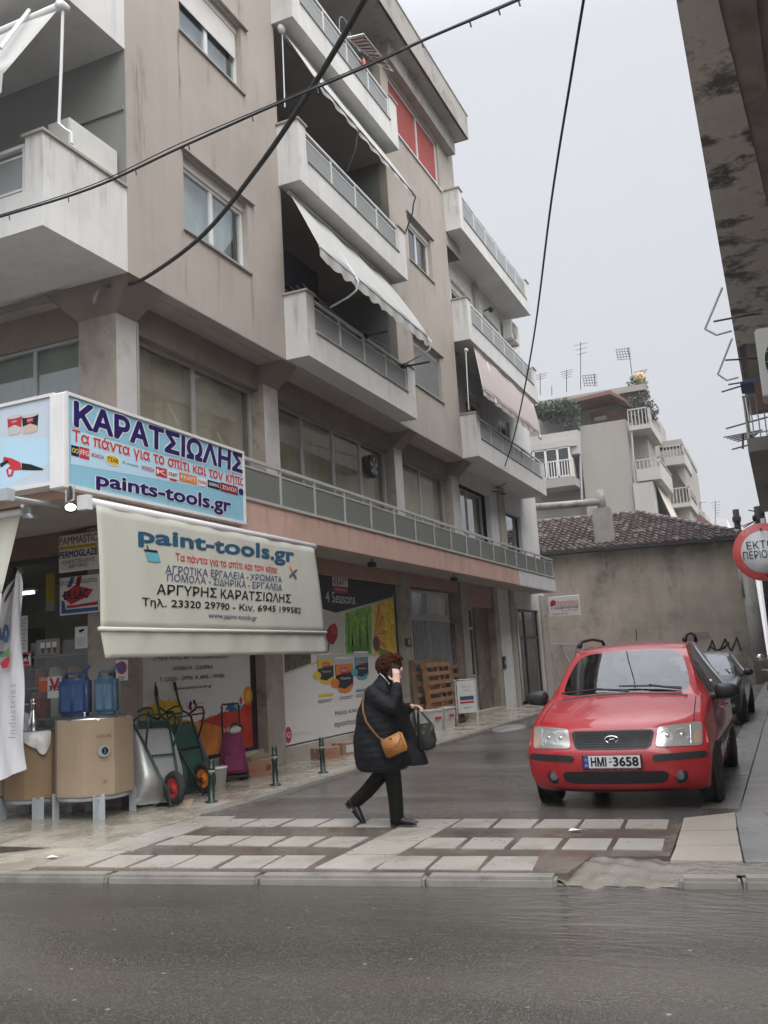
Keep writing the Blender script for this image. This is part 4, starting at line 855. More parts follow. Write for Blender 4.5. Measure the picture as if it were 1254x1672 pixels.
# air conditioner maker
mat('ac_white', (.55, .55, .52), .5, .05, 3, streak=.12)
def aircon(label, loc, rz, w_=.8, h_=.58, d_=.3, bracket=True, group='outdoor air conditioner units'):
    """front faces local -Y; origin at the base centre"""
    t = thing('air_conditioner', label, 'air conditioner', loc, rz, group)
    q = MB(); q.rbox(-w_/2, w_/2, -d_/2, d_/2, .03, h_, .015, seg=2); q.box(-w_/2+.05, -w_/2+.12, -d_/2+.05, d_/2-.05, 0, .03); q.box(w_/2-.12, w_/2-.05, -d_/2+.05, d_/2-.05, 0, .03); q.build('casing', 'ac_white', t, local=True)
    q = MB(); cx_ = -w_*.12; r = h_*.40
    q.lathe([(0, 0), (r, 0), (r, -.004), (0, -.004)], (cx_, -d_/2-.001, h_/2+.01), 24, 'y'); f_ = q.build('fan_opening', 'alu_dark', t, local=True)
    q = MB()
    for k in range(1, 6): 
        rr = r*k/5; pts = [(cx_+rr*math.cos(i*math.pi/12), -d_/2-.012, h_/2+.01+rr*math.sin(i*math.pi/12)) for i in range(25)]; q.tube(pts, .005, 4, caps=False)
    for k in range(8): a = k*math.pi/8; q.tube([(cx_-r*math.cos(a), -d_/2-.013, h_/2+.01-r*math.sin(a)), (cx_+r*math.cos(a), -d_/2-.013, h_/2+.01+r*math.sin(a))], .004, 4)
    q.build('fan_grille', 'ac_white', t, local=True)
    if bracket:
        q = MB()
        for x in (-w_*.32, w_*.32): q.box(x-.02, x+.02, -d_/2-.02, d_/2+.14, -.04, 0); q.tube([(x, -d_/2+.05, -.03), (x, d_/2+.13, -.3)], .012, 5)
        q.build('bracket', 'grey_paint', t, local=True)
    return t
p = ony(1231, 660, 9.5)
aircon('white air conditioner hung on the right-hand building beneath its stained overhang', (p.x+.54, 9.55, p.z), 0, .9, .72, .33)
# ================================================================ SIGNS AND SHOP FRONT
def P_px(self, x, y):
    p = onp(x, y, self.o, self.n); d = p-self.o; uu, vv, uv = self.u.dot(self.u), self.v.dot(self.v), self.u.dot(self.v); du, dv = d.dot(self.u), d.dot(self.v); k = uu*vv-uv*uv
    return (du*vv-dv*uv)/k, (dv*uu-du*uv)/k
Panel.px = P_px
def tpx(P, mk, txt, bl, tr, **k):
    a0, b0 = P.px(*bl); a1, b1 = P.px(*tr); P.text(mk, txt, a0, b0, a1, b1, **k)
def tp4(P, mk, txt, bl, br, tr, tl, **k): P.text(mk, txt, 0, 0, 1, 1, quad=[P.px(*q) for q in (bl, br, tr, tl)], **k)
def ppx(P, mk, pts, e=.002): P.poly(mk, [P.px(*p) for p in pts], e)
def z1(a, b): return (a/2.986, 600+b/2.986)
def z3(a, b): return (400+a/2.986, 850+b/2.986)
def zA(a, b): return (a/5.225, 780+b/5.225)
def zB(a, b): return (a/5.225, 1040+b/5.225)
def zc(a, b): return (190+a/4.479, 1080+b/4.479)
for k, c in dict(ink_navy=(.018, .012, .10), ink_red=(.48, .035, .045), ink_black=(.012, .012, .014), ink_white=(.66, .66, .66), ink_blue=(.03, .10, .30), ink_teal=(.018, .075, .14), ink_slate=(.06, .085, .15),
                 ink_brown=(.16, .06, .07), ink_yellow=(.62, .44, .04), ink_orange=(.60, .20, .05), ink_green=(.10, .25, .06), ink_grey=(.26, .26, .27), ink_lightgrey=(.46, .46, .46), ink_cyan=(.10, .33, .40), ink_crimson=(.42, .03, .05), ink_darkred=(.27, .02, .03), ink_redorange=(.52, .11, .04), ink_purple=(.09, .03, .12),
                 sky_blue=(.24, .47, .60), sky_pale=(.42, .60, .72), panel_pale=(.47, .54, .62), ink_skin=(.5, .4, .33)).items(): plain(k, c, .35, var=.03)
m_ = mat('sign_blue', (.235, .47, .585), .3, .05, 1.5)
mat('sign_frame', (.66, .66, .65), .4, .05, 4, streak=.15)
# the big light-box over the corner
ks = thing('shop_sign', 'large light-blue box sign with big navy capitals over the shop corner', 'sign', (-6.5, 8.6, 3.4))
SXs = -6.42; tl = onx(*z1(318, 115), SXs); br = onx(*z1(1200, 765), SXs)
ya, yb, za, zb_ = tl.y, br.y, 3.40, 4.40
q = MB(); q.rbox(SXs-.22, SXs-.012, ya, yb, za, zb_, .015); q.build('casing', 'sign_frame', ks)
q = MB(); fw = .035
for b_ in ((ya, yb, za, za+fw), (ya, yb, zb_-fw, zb_), (ya, ya+fw, za+fw, zb_-fw), (yb-fw, yb, za+fw, zb_-fw)): q.box(SXs-.012, SXs+.012, *b_)
q.build('frame', 'white_paint', ks)
P = Panel((SXs-.008, ya+fw, za+fw), (0, yb-ya-2*fw, 0), (0, 0, zb_-za-2*fw)); P.rect('sign_blue', 0, 0, 1, 1, 0); 
ppx(P, 'sky_pale', [z1(345, 300), z1(1192, 545), z1(1192, 620), z1(345, 470)], .001)
P.build('face', ks)
P.mb = MB()
for mk, e_, b1, b2, b3 in (('ink_white', .003, .11, .06, .075), (None, .005, .055, .022, .035)):
    tp4(P, mk or 'ink_navy', 'ΚΑΡΑΤΣΙΩΛΗΣ', z1(364, 283), z1(1184, 514), z1(1186, 428), z1(364, 166), bold=b1, e=e_)
    tp4(P, mk or 'ink_red', 'Τα πάντα για το σπίτι και τον κήπο', z1(352, 371), z1(1189, 592), z1(1189, 528), z1(352, 299), bold=b2, e=e_)
    tp4(P, mk or 'ink_navy', 'paints-tools.gr', z1(471, 594), z1(1122, 726), z1(1122, 642), z1(471, 510), bold=b3, e=e_)
P.build('lettering', ks)
P.mb = MB()
def chip(xa, xb, bg, txt, fg, h=42, y_off=0, shape='r'):
    f = lambda x: 400+(x-345)*.2485+y_off
    a0, b0 = P.px(*z1(xa, f(xa)+h/2)); a1, b1 = P.px(*z1(xb, f(xb)-h/2))
    if bg: P.ellipse(bg, (a0+a1)/2, (b0+b1)/2, (a1-a0)/2, (b1-b0)/2, .004 if h > 50 else .005) if shape == 'o' else P.rect(bg, a0, b0, a1, b1, .004)
    if txt: P.text(fg, txt, a0+(a1-a0)*.08, b0+(b1-b0)*.28, a1-(a1-a0)*.08, b0+(b1-b0)*.74, .006, bold=.015)
chip(346, 384, 'ink_navy', '∞', 'ink_yellow', 50, 2); chip(387, 434, 'ink_red', 'FFG', 'ink_white', 54, 2); chip(440, 508, None, 'BOSCH', 'ink_red', 36, 0); chip(512, 584, 'ink_white', None, None, 56, 2, 'o'); chip(516, 580, 'ink_yellow', 'TZAR', 'ink_black', 44, 2, 'o')
chip(590, 680, None, '●  campagnola', 'ink_grey', 24); chip(684, 755, None, 'HONDA', 'ink_red', 44, 2); chip(760, 812, 'ink_red', 'K', 'ink_white', 44, 2); chip(818, 868, 'ink_white', 'KRAFT', 'ink_black', 40); chip(840-12, 868-8, 'ink_crimson', None, None, 10, 24)
chip(874, 958, 'ink_orange', 'KRAFT', 'ink_white', 40); chip(962, 1008, 'ink_white', 'Henkel', 'ink_red', 42, 0, 'o'); chip(1012, 1072, 'ink_black', 'UNIMAC', 'ink_white', 34); chip(1075, 1158, 'ink_darkred', 'ZOΛΩΛ', 'ink_white', 40, 0); chip(1162, 1188, 'ink_navy', '', 'ink_white', 30, 0, 'o')
P.build('emblem_row', ks)
# its left-hand neighbour facing the main street
ls = thing('fascia_sign', 'pale blue box sign with paint tins and red pruning shears, facing the main street', 'sign', (-8.6, 7.1, 3.5))
SYs = 6.98; tr = ony(*z1(266, 122), SYs); bl = ony(*z1(0, 615), SYs); xr_ = tr.x; za, zb_ = ony(*z1(245, 575), SYs).z, tr.z
q = MB(); q.rbox(-11.5, xr_, SYs+.012, SYs+.22, za, zb_, .015); q.build('casing', 'sign_frame', ls)
q = MB()
for b_ in ((-11.5, xr_, za, za+fw), (-11.5, xr_, zb_-fw, zb_), (xr_-fw, xr_, za+fw, zb_-fw)): q.box(b_[0], b_[1], SYs-.012, SYs+.012, b_[2], b_[3])
q.build('frame', 'white_paint', ls)
P = Panel((-11.45, SYs+.006, za+fw), (xr_-fw+11.45, 0, 0), (0, 0, zb_-za-2*fw)); P.rect('panel_pale', 0, 0, 1, 1, 0); ppx(P, 'sky_pale', [z1(0, 345), z1(245, 345), z1(245, 470), z1(0, 600)], .001)
P.build('face', ls); P.mb = MB()
def tin(P, xa, xb, yt, yb_, body, lower, lid='ink_lightgrey'):
    a0, b0 = P.px(*z1(xa, yb_)); a1, b1 = P.px(*z1(xb, yt)); w_ = a1-a0; h_ = b1-b0
    P.poly(body, [(a0+w_*.06, b0+h_*.06), (a0+w_*.3, b0), (a0+w_*.7, b0), (a1-w_*.06, b0+h_*.06), (a1, b1-h_*.1), (a0, b1-h_*.1)], .002)
    P.poly(lower, [(a0+w_*.06, b0+h_*.06), (a0+w_*.3, b0), (a0+w_*.7, b0), (a1-w_*.06, b0+h_*.06), (a1-w_*.05, b0+h_*.3), (a0+w_*.5, b0+h_*.5), (a0+w_*.05, b0+h_*.4)], .003)
    P.ellipse(lid, (a0+a1)/2, b1-h_*.08, w_*.52, h_*.1, .004)
    P.rect('ink_crimson', a0+w_*.3, b1-h_*.45, a1-w_*.3, b1-h_*.22, .004); P.text('ink_white', 'KRAFT', a0+w_*.33, b1-h_*.38, a1-w_*.33, b1-h_*.28, .005)
tin(P, 36, 108, 225, 335, 'ink_crimson', 'ink_lightgrey'); tin(P, 108, 188, 218, 328, 'ink_black', 'ink_skin')
P.build('tin_picture', ls); P.mb = MB()
ppx(P, 'ink_red', [z1(18, 435), z1(55, 442), z1(100, 462), z1(108, 500), z1(70, 502), z1(62, 530), z1(40, 535), z1(30, 500), z1(52, 478), z1(15, 455)], .003); ppx(P, 'ink_black', [z1(105, 465), z1(150, 472), z1(212, 494), z1(210, 500), z1(160, 502), z1(108, 500)], .003); ppx(P, 'ink_black', [z1(0, 470), z1(35, 450), z1(45, 460), z1(5, 488)], .004)
ppx(P, 'panel_pale', [z1(42, 495), z1(60, 500), z1(52, 524), z1(44, 522)], .004)
P.build('shears_picture', ls)
# grey filler between the two boxes
q = MB(); a0 = onp(*z1(264, 125), (0, 7.05, 0), (0, 1, 0)); q.prism([(xr_+.004, SYs+.1, za+.04), (SXs-.05, ya+.06, 3.44), (SXs-.2, ya+.3, 3.44), (xr_+.004, SYs+.4, za+.04)], (0, 0, .92)); q.build('corner_filler', 'sign_frame', ks)
# the lit spotlight under the corner
mat('lamp_glow', (.9, .9, .9), .3, emit=((1, .95, .85), 5))
p = onz(*zA(600, 235), 3.18); lp = thing('spotlight', 'small lit spotlight hanging beneath the sign corner', 'lamp', (p.x, p.y, 3.36))
q = MB(); q.box(p.x-.01, p.x+.01, p.y-.01, p.y+.01, 3.2, 3.37); q.tube([(p.x-.09, p.y+.06, 3.19), (p.x+.03, p.y-.03, 3.155)], [.045, .062], 12); q.build('housing', 'alu_dark', lp)
q = MB(); q.ell((p.x+.035, p.y-.035, 3.15), .052, .052, .034); q.build('bulb', 'lamp_glow', lp)
q = MB(); q.tube([(p.x-.1, p.y+.05, 3.35), (p.x-.1, p.y+.05, 3.22), (p.x+.1, p.y-.06, 3.22), (p.x+.1, p.y-.06, 3.35)], .008, 5); q.build('bracket', 'alu', lp)
q = MB(); a0 = onz(*zA(60, 165), 3.3); a1 = onz(*zA(500, 240), 3.3); q.tube([a0, a1], .025, 6); q.box(a0.x-.05, a0.x+.05, a0.y-.05, a0.y+.05, 3.26, 3.38); q.tube([onz(*zA(190, 240), 3.25), onz(*zA(230, 310), 3.2), onz(*zA(262, 330), 3.12)], .02, 6); q.box(a1.x-.5, a1.x-.38, a1.y, a1.y+.1, 3.22, 3.36)
solo(q, 'awning_bracket', 'grey_paint', 'grey metal awning bracket and arm under the corner slab beside the spotlight', 'bracket')
# ---------------------------------------------------------------- drop awning with lettering
mat('canvas', (.40, .395, .34), .85, .05, 1.2, streak=.14); mat('canvas_top', (.5, .5, .46), .8, .05, 2)
da = thing('awning', 'cream roller awning hanging down the alley side with shop lettering', 'awning', (-6.35, 9.7, 3.26), 0)
A0 = onx(*zA(815, 235), -6.35); A1 = onx(513, 895, -6.35); B0 = onx(*zA(855, 1290), -6.2); B1 = onx(530, 1033, -6.2); V0 = onx(*zB(900, 180), -6.17); V1 = onx(533, 1067, -6.17)
def fold(a, b): return .010*math.sin(a*19+b*2.5)*(1-b*.5)+.006*math.sin(a*47+1)+.012*math.sin(b*3.1)
nrm_ = Vector((1, 0, .1)).normalized()
def sheet(q, C00, C10, C11, C01, na, nb, f, th=.004):
    vs = []
    for s_ in (0, 1):
        for j in range(nb+1):
            for i in range(na+1):
                a, b = i/na, j/nb; p = C00.lerp(C10, a).lerp(C01.lerp(C11, a), b); vs.append(p+nrm_*(f(a, b)-s_*th))
    w_ = na+1; o_ = (na+1)*(nb+1); fs = []
    for j in range(nb):
        for i in range(na): k = j*w_+i; fs += [(k, k+1, k+w_+1, k+w_), (o_+k, o_+k+w_, o_+k+w_+1, o_+k+1)]
    edge = [i for i in range(w_)]+[j*w_+na for j in range(1, nb+1)]+[nb*w_+i for i in range(na-1, -1, -1)]+[j*w_ for j in range(nb-1, 0, -1)]
    for k, k2 in zip(edge, edge[1:]+edge[:1]): fs.append((k, o_+k, o_+k2, k2))
    q.smooth = True; q.add(vs, fs); q.smooth = False
q = MB(); sheet(q, B0, B1, A1, A0, 60, 14, fold); q.build('canvas', 'canvas', da)
q = MB(); q.tube([B0+Vector((.01, -.03, 0)), B1+Vector((.01, .03, 0))], .022, 10); q.build('front_bar', 'canvas_top', da)
q = MB(); sheet(q, V0, V1, B1, B0, 50, 6, lambda a, b: .012*math.sin(a*33)*(1-b)+.004*math.sin(a*71)); q.build('valance', 'canvas', da)
q = MB(); q.tube([A0+Vector((-.04, -.08, .03)), A1+Vector((-.04, .08, .03))], .05, 10); q.box(A0.x-.1, A0.x+.03, A0.y-.16, A0.y-.08, A0.z-.06, A0.z+.09); q.build('roller', 'white_metal', da)
P = Panel(B0, B1-B0, A0-B0)
o_pt = P.pt
P.pt = lambda a, b, e=0: o_pt(a, b, e)+nrm_*(fold(min(max(a, 0), 1), min(max(b, 0), 1))+.002)
if P.n.x < 0: P.n = -P.n
tp4(P, 'ink_teal', 'paint-tools.gr', (226, 892), (479, 925), (479, 896), (226, 861), bold=.032)
for mk, txt, xl_, xr2, tl_y, bl_y, tr_y, br_y, b_ in (('ink_red', 'Τα πάντα για το σπίτι και τον κήπο', 284, 451, 903, 919, 925, 939, .016), ('ink_slate', 'ΑΓΡΟΤΙΚΑ ΕΡΓΑΛΕΙΑ - ΧΡΩΜΑΤΑ', 269, 459, 923, 936.5, 942, 951.5, .012), ('ink_slate', 'ΠΟΜΟΛΑ - ΣΙΔΗΡΙΚΑ - ΕΡΓΑΛΕΙΑ', 272, 459, 937, 949, 954.5, 965, .012),
    ('ink_black', 'ΑΡΓΥΡΗΣ ΚΑΡΑΤΣΙΩΛΗΣ', 256, 473, 953.5, 970, 971, 984.5, .018), ('ink_black', 'Τηλ. 23320 29790 - Κιν. 6945 199582', 230, 491, 976, 992.5, 992, 1004, .016), ('ink_slate', 'www.paint-tools.gr', 338, 420, 1000.5, 1012, 1005.5, 1014.5, .01)):
    tp4(P, mk, txt, (xl_, bl_y), (xr2, br_y), (xr2, tr_y), (xl_, tl_y), bold=b_)
P.build('lettering', da); P.mb = MB()
ppx(P, 'ink_cyan', [(236, 901), (258, 904), (262, 918), (240, 917)], .004); ppx(P, 'ink_black', [(232, 897), (256, 899), (257, 903), (235, 901)], .006); ppx(P, 'ink_black', [(237, 891), (239, 891), (242, 898), (240, 898)], .006)
P.build('brush_picture', da); P.mb = MB()
ppx(P, 'ink_orange', [(470, 926), (473, 925), (483, 940), (481, 943)], .004); ppx(P, 'ink_slate', [(482, 930), (486, 930), (472, 944), (470, 941)], .006); ppx(P, 'ink_slate', [(479, 936), (484, 945), (482, 946), (477, 939)], .007)
P.build('tool_picture', da)
# the other awning, on the main-street side
fa = thing('awning', 'cream sloping awning on the main-street front, cut by the picture edge', 'awning', (-9.5, 7.2, 3.25), 0)
T1 = ony(*zA(178, 235), 7.25); T1.z = 3.26; p = onx(*zA(30, 985), T1.x+.02)
q = MB(); nrm_s = nrm_; nrm_ = Vector((0, -.8, .6)); L0 = Vector((-13, T1.y, T1.z)); sheet(q, Vector((-13, p.y, p.z)), Vector((T1.x, p.y, p.z)), Vector((T1.x, T1.y, T1.z)), L0, 30, 8, lambda a, b: .01*math.sin(a*40)); q.build('canvas', 'canvas', fa)
q = MB(); nrm_ = Vector((0, -1, 0)); sheet(q, Vector((-13, p.y-.02, p.z-.3)), Vector((T1.x, p.y-.02, p.z-.3)), Vector((T1.x, p.y, p.z)), Vector((-13, p.y, p.z)), 30, 3, lambda a, b: .01*math.sin(a*70)); q.build('valance', 'canvas', fa); nrm_ = nrm_s
P = Panel((-8.95, p.y-.45*0, p.z), (.8, 0, 0), (0, T1.y-p.y, T1.z-p.z)); P.ellipse('ink_slate', .86, .18, .06, .06, .012); P.build('lettering', fa)
q = MB(); q.tube([(-13, T1.y+.02, T1.z+.03), (T1.x, T1.y+.02, T1.z+.03)], .045, 8); q.build('roller', 'white_metal', fa)
# ---------------------------------------------------------------- shop window on the main street with its inside
mat('shop_wall', (.15, .15, .13), .9, .2, 1); mat('shop_floor', (.14, .12, .10), .5, .2, 2); mat('tube_light', (.9, .95, .95), .4, emit=((.95, 1, 1), 3)); mat('shelf_grey', (.22, .22, .2), .6, .1, 3)
sf = window(cb, 'y', YF+.12, -10.6, -7.86, .5, 3.06, depth=.02, mull=1, mk='alu_dark', fill=None, gl='glass_clear', sillm=None, hood=False)
sf2 = window(cb, 'y', YF+.12, -13.6, -10.7, .5, 3.06, depth=.02, mull=1, mk='alu_dark', fill=None, gl='glass_clear', sillm=None, hood=False)
for s_ in (sf, sf2):
    for c in children(s_):
        if c.name.startswith('dark_backing'): bpy.data.objects.remove(c)
q = MB(); q.box(-30, -7.86, YF+.10, YF+.24, 0, .5); q.build('shop_plinth', 'marble_step', cb)
q = MB(); q.box(-30, -13.6, YF+.12, YF+.3, .5, 3.08); q.build('front_wall', 'marble', cb)
q = MB(); q.mat('shop_wall'); q.quad((-14, 12.5, 0), (-7.7, 12.5, 0), (-7.7, 12.5, 3.3), (-14, 12.5, 3.3)); q.quad((-7.72, 9.1, 0), (-7.72, 12.5, 0), (-7.72, 12.5, 3.3), (-7.72, 9.1, 3.3)); q.quad((-14, 9.1, 3.2), (-7.7, 9.1, 3.2), (-7.7, 12.5, 3.2), (-14, 12.5, 3.2)); q.mat('shop_floor'); q.quad((-14, 9.1, .12), (-7.7, 9.1, .12), (-7.7, 12.5, .12), (-14, 12.5, .12)); q.build('shop_interior', None, cb)
p = ony(*zA(230, 985), 11.5); lt_ = thing('ceiling_light', 'lit tube light glowing inside the dim paint shop', 'light', tuple(p)); q = MB(); q.box(p.x-.25, p.x+.15, p.y-.02, p.y+.02, p.z-.02, p.z+.02); q.build('tube', 'tube_light', lt_); q = MB(); q.box(p.x-.3, p.x+.2, p.y-.06, p.y+.06, p.z+.031, p.z+.07); q.build('fitting', 'white_metal', lt_)
sh = thing('shelf_unit', 'grey shelf unit full of goods behind the shop glass', 'shelf', (-9, 10.6, .12))
q = MB()
for z in (.5, .95, 1.4, 1.85): q.box(-10.4, -7.9, 10.4, 10.8, z, z+.03)
q.build('shelf', 'shelf_grey', sh)
for x in (-10.4, -9.2, -7.93): q = MB(); q.box(x, x+.03, 10.4, 10.8, .12, 2.3); q.build('upright', 'shelf_grey', sh)
cols_ = [('ink_red', 'red'), ('ink_yellow', 'yellow'), ('ink_blue', 'blue'), ('ink_green', 'green'), ('ink_white', 'white'), ('ink_orange', 'orange'), ('ink_lightgrey', 'pale grey')]
k = 0
for z, nm in ((.53, 'bottom'), (.98, 'second'), (1.43, 'third')):
    for i in range(7):
        mk, cn = cols_[(i*3+k) % 7]; k += 1
        x = -10.2+i*.33; r = .09+.02*((i+k) % 3); h = .24+.05*((i*2+k) % 3)
        t = thing('paint_tin', f'{cn} tin on the {nm} shelf of the dim shop display', 'tin', (x, 10.55, z), 0, 'paint tins on the shop shelves')
        q = MB(); q.lathe([(0, 0), (r, 0), (r, h), (r*.9, h+.01), (0, h+.01)], (0, 0, 0), 14); q.build('can', mk, t, local=True); q = MB(); q.lathe([(0, 0), (r*.95, 0), (r*.95, .015), (0, .015)], (0, 0, h+.011), 14); q.build('lid', 'steel', t, local=True)
# stickers and cards on the shop glass
YG = YF+.115
def card(px0, px1, label, cat, fn, Y=YG, mk='ink_white', name='poster', group=None):
    p0, p1 = ony(*px0, Y), ony(*px1, Y)
    t = thing(name, label, cat, (p0.x, Y, p0.z), 0, group); q = MB(); q.box(p0.x, p1.x, Y+.001, Y+.006, p0.z, p1.z); q.build('sheet', mk, t)
    P = Panel((p0.x, Y+.001, p0.z), (p1.x-p0.x, 0, 0), (0, 0, p1.z-p0.z)); fn(P); P.build('print', t) if P.mb.v else None; return t
def f_(P): P.rect('ink_red', 0, .88, 1, 1); P.rect('ink_red', .1, .05, .95, .38); P.text('ink_black', 'KRAFT', -.55, .45, .92, .82, bold=.03)
card(zB(130, 262), zB(262, 128), 'red and white brand card half behind the white flag', 'poster', lambda P: (P.rect('ink_red', 0, .86, 1, 1), P.rect('ink_red', 0, 0, 1, .1), P.rect('ink_red', .45, .14, .9, .4), P.text('ink_black', 'FT', .48, .46, .92, .8, bold=.04)))
card(zB(405, 525), zB(525, 335), 'white card with a red V between two black threes on the shop glass', 'poster', lambda P: (P.text('ink_red', 'V', .18, .35, .85, .92, bold=.06), P.text('ink_black', '3', .12, .36, .34, .58, .006, bold=.05), P.text('ink_black', '3', .66, .36, .9, .58, .006, bold=.05)), Y=YG-.03)
card(zB(330, 470), zB(405, 340), 'orange leaflet behind the white card with the red V', 'poster', lambda P: P.text('ink_white', 'Σόλα', .1, .75, .95, .95, bold=.02), mk='ink_redorange')
card(zB(180, 180), (45, 1005), 'narrow notice with lines of print beside the white flag', 'notice', lambda P: [P.text('ink_grey', s_, .15, .9-.09*i, .85, .94-.09*i) for i, s_ in enumerate(['ΩΡΑΡΙΟ', '8.00-14.00', 'ΔΕΥΤΕΡΑ', '17.00-20.00', 'ΤΡΙΤΗ', '8.00-14.00', 'ΤΕΤΑΡΤΗ'])] if 0 else [P.rect('ink_grey', .2, .9-.085*i, .8-.1*(i % 3), .925-.085*i) for i in range(9)], mk='curtain_white', name='notice')
card(zB(310, 160), zB(510, 10), 'clear blister pack of three paint brushes hanging behind the glass', 'packet', lambda P: [(P.rect('ink_white', .18+.25*i, .45, .36+.25*i, .8), P.poly('ink_purple', [(.2+.25*i, .45), (.36+.25*i, .45), (.33+.25*i, .1), (.27+.25*i, .1)])) for i in range(3)], mk='shelf_grey', name='brush_pack')
card(zA(390, 1140), zA(465, 810), 'tall tan box standing in the shop window', 'box', lambda P: P.rect('ink_lightgrey', 0, 0, 1, .25), mk='ink_yellow', Y=YG+.5, name='display_box')
# enamel signs on the corner pillar
YP = YF-.06
def board(px0, px1, label, fn):
    p0, p1 = ony(*px0, YP), ony(*px1, YP); t = thing('wall_sign', label, 'sign', (p0.x, YP, p0.z)); q = MB(); q.rbox(p0.x, p1.x, YP, YP+.03, p0.z, p1.z, .012); q.build('plate', 'white_paint', t)
    P = Panel((p0.x, YP-.001, p0.z), (p1.x-p0.x, 0, 0), (0, 0, p1.z-p0.z)); fn(P); P.build('print', t)
def f1(P): P.text('ink_brown', 'PAMMASTIC', .04, .74, .99, .94, bold=.02); P.rect('ink_yellow', .02, .60, .98, .70); P.text('ink_black', 'Αγγλικά χρώματα', .05, .61, .95, .69, .005); P.text('ink_navy', 'PERMOGLAZE', .04, .38, .99, .56, bold=.03); P.text('ink_brown', 'ΚΑΡΑΤΣΙΩΛΗΣ', .12, .22, .92, .32, bold=.01); P.text('ink_brown', 'ΑΡΓΥΡΗΣ', .28, .09, .75, .19, bold=.01)
board(zA(497, 815), zA(835, 452), 'white enamel sign with yellow band, upper of two beside the awning', f1)
def f2(P):
    P.text('ink_black', 'βερνικοχρώματα', .05, .76, .95, .93, .006); P.poly('ink_blue', [(.30, .98), (.40, .98), (.30, .72), (.20, .72)]); P.poly('ink_darkred', [(.46, .98), (.58, .98), (.52, .72), (.42, .72)]); P.poly('ink_crimson', [(.06, .52), (.40, .76), (.86, .60), (.74, .44), (.30, .26)]); P.text('ink_black', 'ER·LAC', .13, .40, .74, .62, .006, bold=.03)
    P.poly('ink_blue', [(.06, .40), (.14, .36), (.17, .14), (.97, .14), (.97, .04), (.06, .04)]); P.poly('ink_crimson', [(.2, .25), (.2, .17), (.97, .19), (.97, .28), (.36, .24)], .003)
board(zA(505, 1178), zA(846, 815), 'white enamel sign with red diamond, lower of two beside the awning', f2)
p0 = ony(*zB(990, 375), YF-.01); p1 = ony(*zB(1088, 192), YF-.01)
t = thing('no_parking_sign', 'small no-parking notice on the corner pillar beside the jerrycans', 'sign', (p0.x, YF-.01, p0.z)); q = MB(); q.box(p0.x, p1.x, YF-.01, YF-.004, p0.z, p1.z); q.build('plate', 'white_paint', t)
P = Panel((p0.x, YF-.011, p0.z), (p1.x-p0.x, 0, 0), (0, 0, p1.z-p0.z)); P.ellipse('ink_crimson', .5, .62, .44, .32, .001); P.ellipse('ink_blue', .5, .62, .33, .24, .002); P.poly('ink_crimson', [(.22, .78), (.3, .82), (.8, .46), (.72, .42)], .003); P.rect('ink_crimson', .2, .14, .8, .18, .001); P.rect('ink_crimson', .3, .05, .7, .09, .001); P.build('print', t)
card(zA(640, 1460), zA(745, 1265), 'pale camera-surveillance notice on the pillar by the door glass', 'notice', lambda P: (P.poly('ink_black', [(.3, .84), (.72, .9), (.76, .8), (.36, .72)]), P.rect('ink_black', .5, .68, .56, .78), [P.rect('ink_grey', .15, .45-.07*i, .85-.06*(i % 3), .47-.07*i) for i in range(6)]), mk='curtain_white', Y=YF-.012, name='notice')
# ---------------------------------------------------------------- printed window panels along the alley
XP = RXP+.04
mat('mural_white', (.62, .615, .60), .45, .04, 1, spec=.2); mat('mural_red', (.45, .03, .015), .5, .25, 3); mat('mural_orange', (.62, .20, .03), .4, .35, 4); mat('mural_yellow', (.60, .40, .02), .4, .35, 4); mat('navy_panel', (.016, .018, .028), .5, .08, 3); mat('leaf_print', (.18, .42, .03), .35, .5, 7); mat('petal_print', (.80, .52, .03), .4, .4, 8); mat('drop_print', (.10, .085, .06), .4, .6, 14); mat('tulip_back', (.5, .5, .47), .4, .05, 2)
mp = thing('window_mural', 'shop window print with splashes of yellow, orange and red paint behind the wheelbarrows', 'poster', (XP, 10.7, .3))
P = Panel((XP, 9.33, .30), (0, 2.9, 0), (0, 0, 2.78)); q = MB(); q.box(XP-.03, XP-.002, 9.33, 12.23, .3, 3.08); q.build('backing', 'black', mp)
r_ = P.px(*zc(1000, 690))[0]
P.rect('mural_white', .012, .02, r_, .97, 0)
def wob(pts, n=5, amp=.01):
    out = []
    for (a, b), (c, d) in zip(pts, pts[1:]+pts[:1]):
        for i in range(n): t = i/n; out.append((a+(c-a)*t+random.uniform(-amp, amp), b+(d-b)*t+random.uniform(-amp, amp)))
    return out
Z = lambda *l: [P.px(*zc(*p)) for p in l]
def clampP(pts): return [(min(max(a, .012), r_), min(max(b, .02), .97)) for a, b in pts]
P.poly('mural_yellow', clampP(wob(Z((130, 345), (200, 345), (310, 275), (370, 290), (440, 275), (470, 350), (480, 420), (560, 440), (640, 510), (600, 800), (130, 800)), 6, .006)), .002)
P.poly('mural_orange', clampP(wob(Z((440, 430), (600, 440), (760, 370), (800, 370), (790, 500), (830, 560), (880, 640), (860, 720), (500, 900), (300, 850), (360, 700)), 6, .006)), .003)
P.poly('mural_red', clampP(wob(Z((690, 410), (770, 375), (880, 350), (930, 310), (1000, 285), (1003, 650), (890, 665), (840, 560), (780, 480), (640, 450), (590, 440)), 6, .005)), .004)
P.poly('ink_blue', clampP(wob(Z((795, 350), (815, 310), (860, 300), (885, 350), (840, 365)), 4, .005)), .005); P.poly('ink_cyan', clampP(wob(Z((850, 320), (920, 320), (915, 352), (880, 356)), 4, .005)), .006)
P.ellipse('mural_orange', *P.px(*zc(960, 250)), .045, .05, .006); P.ellipse('mural_red', *P.px(*zc(908, 287)), .012, .02, .007); P.ellipse('mural_yellow', *P.px(*zc(965, 255)), .028, .03, .007)
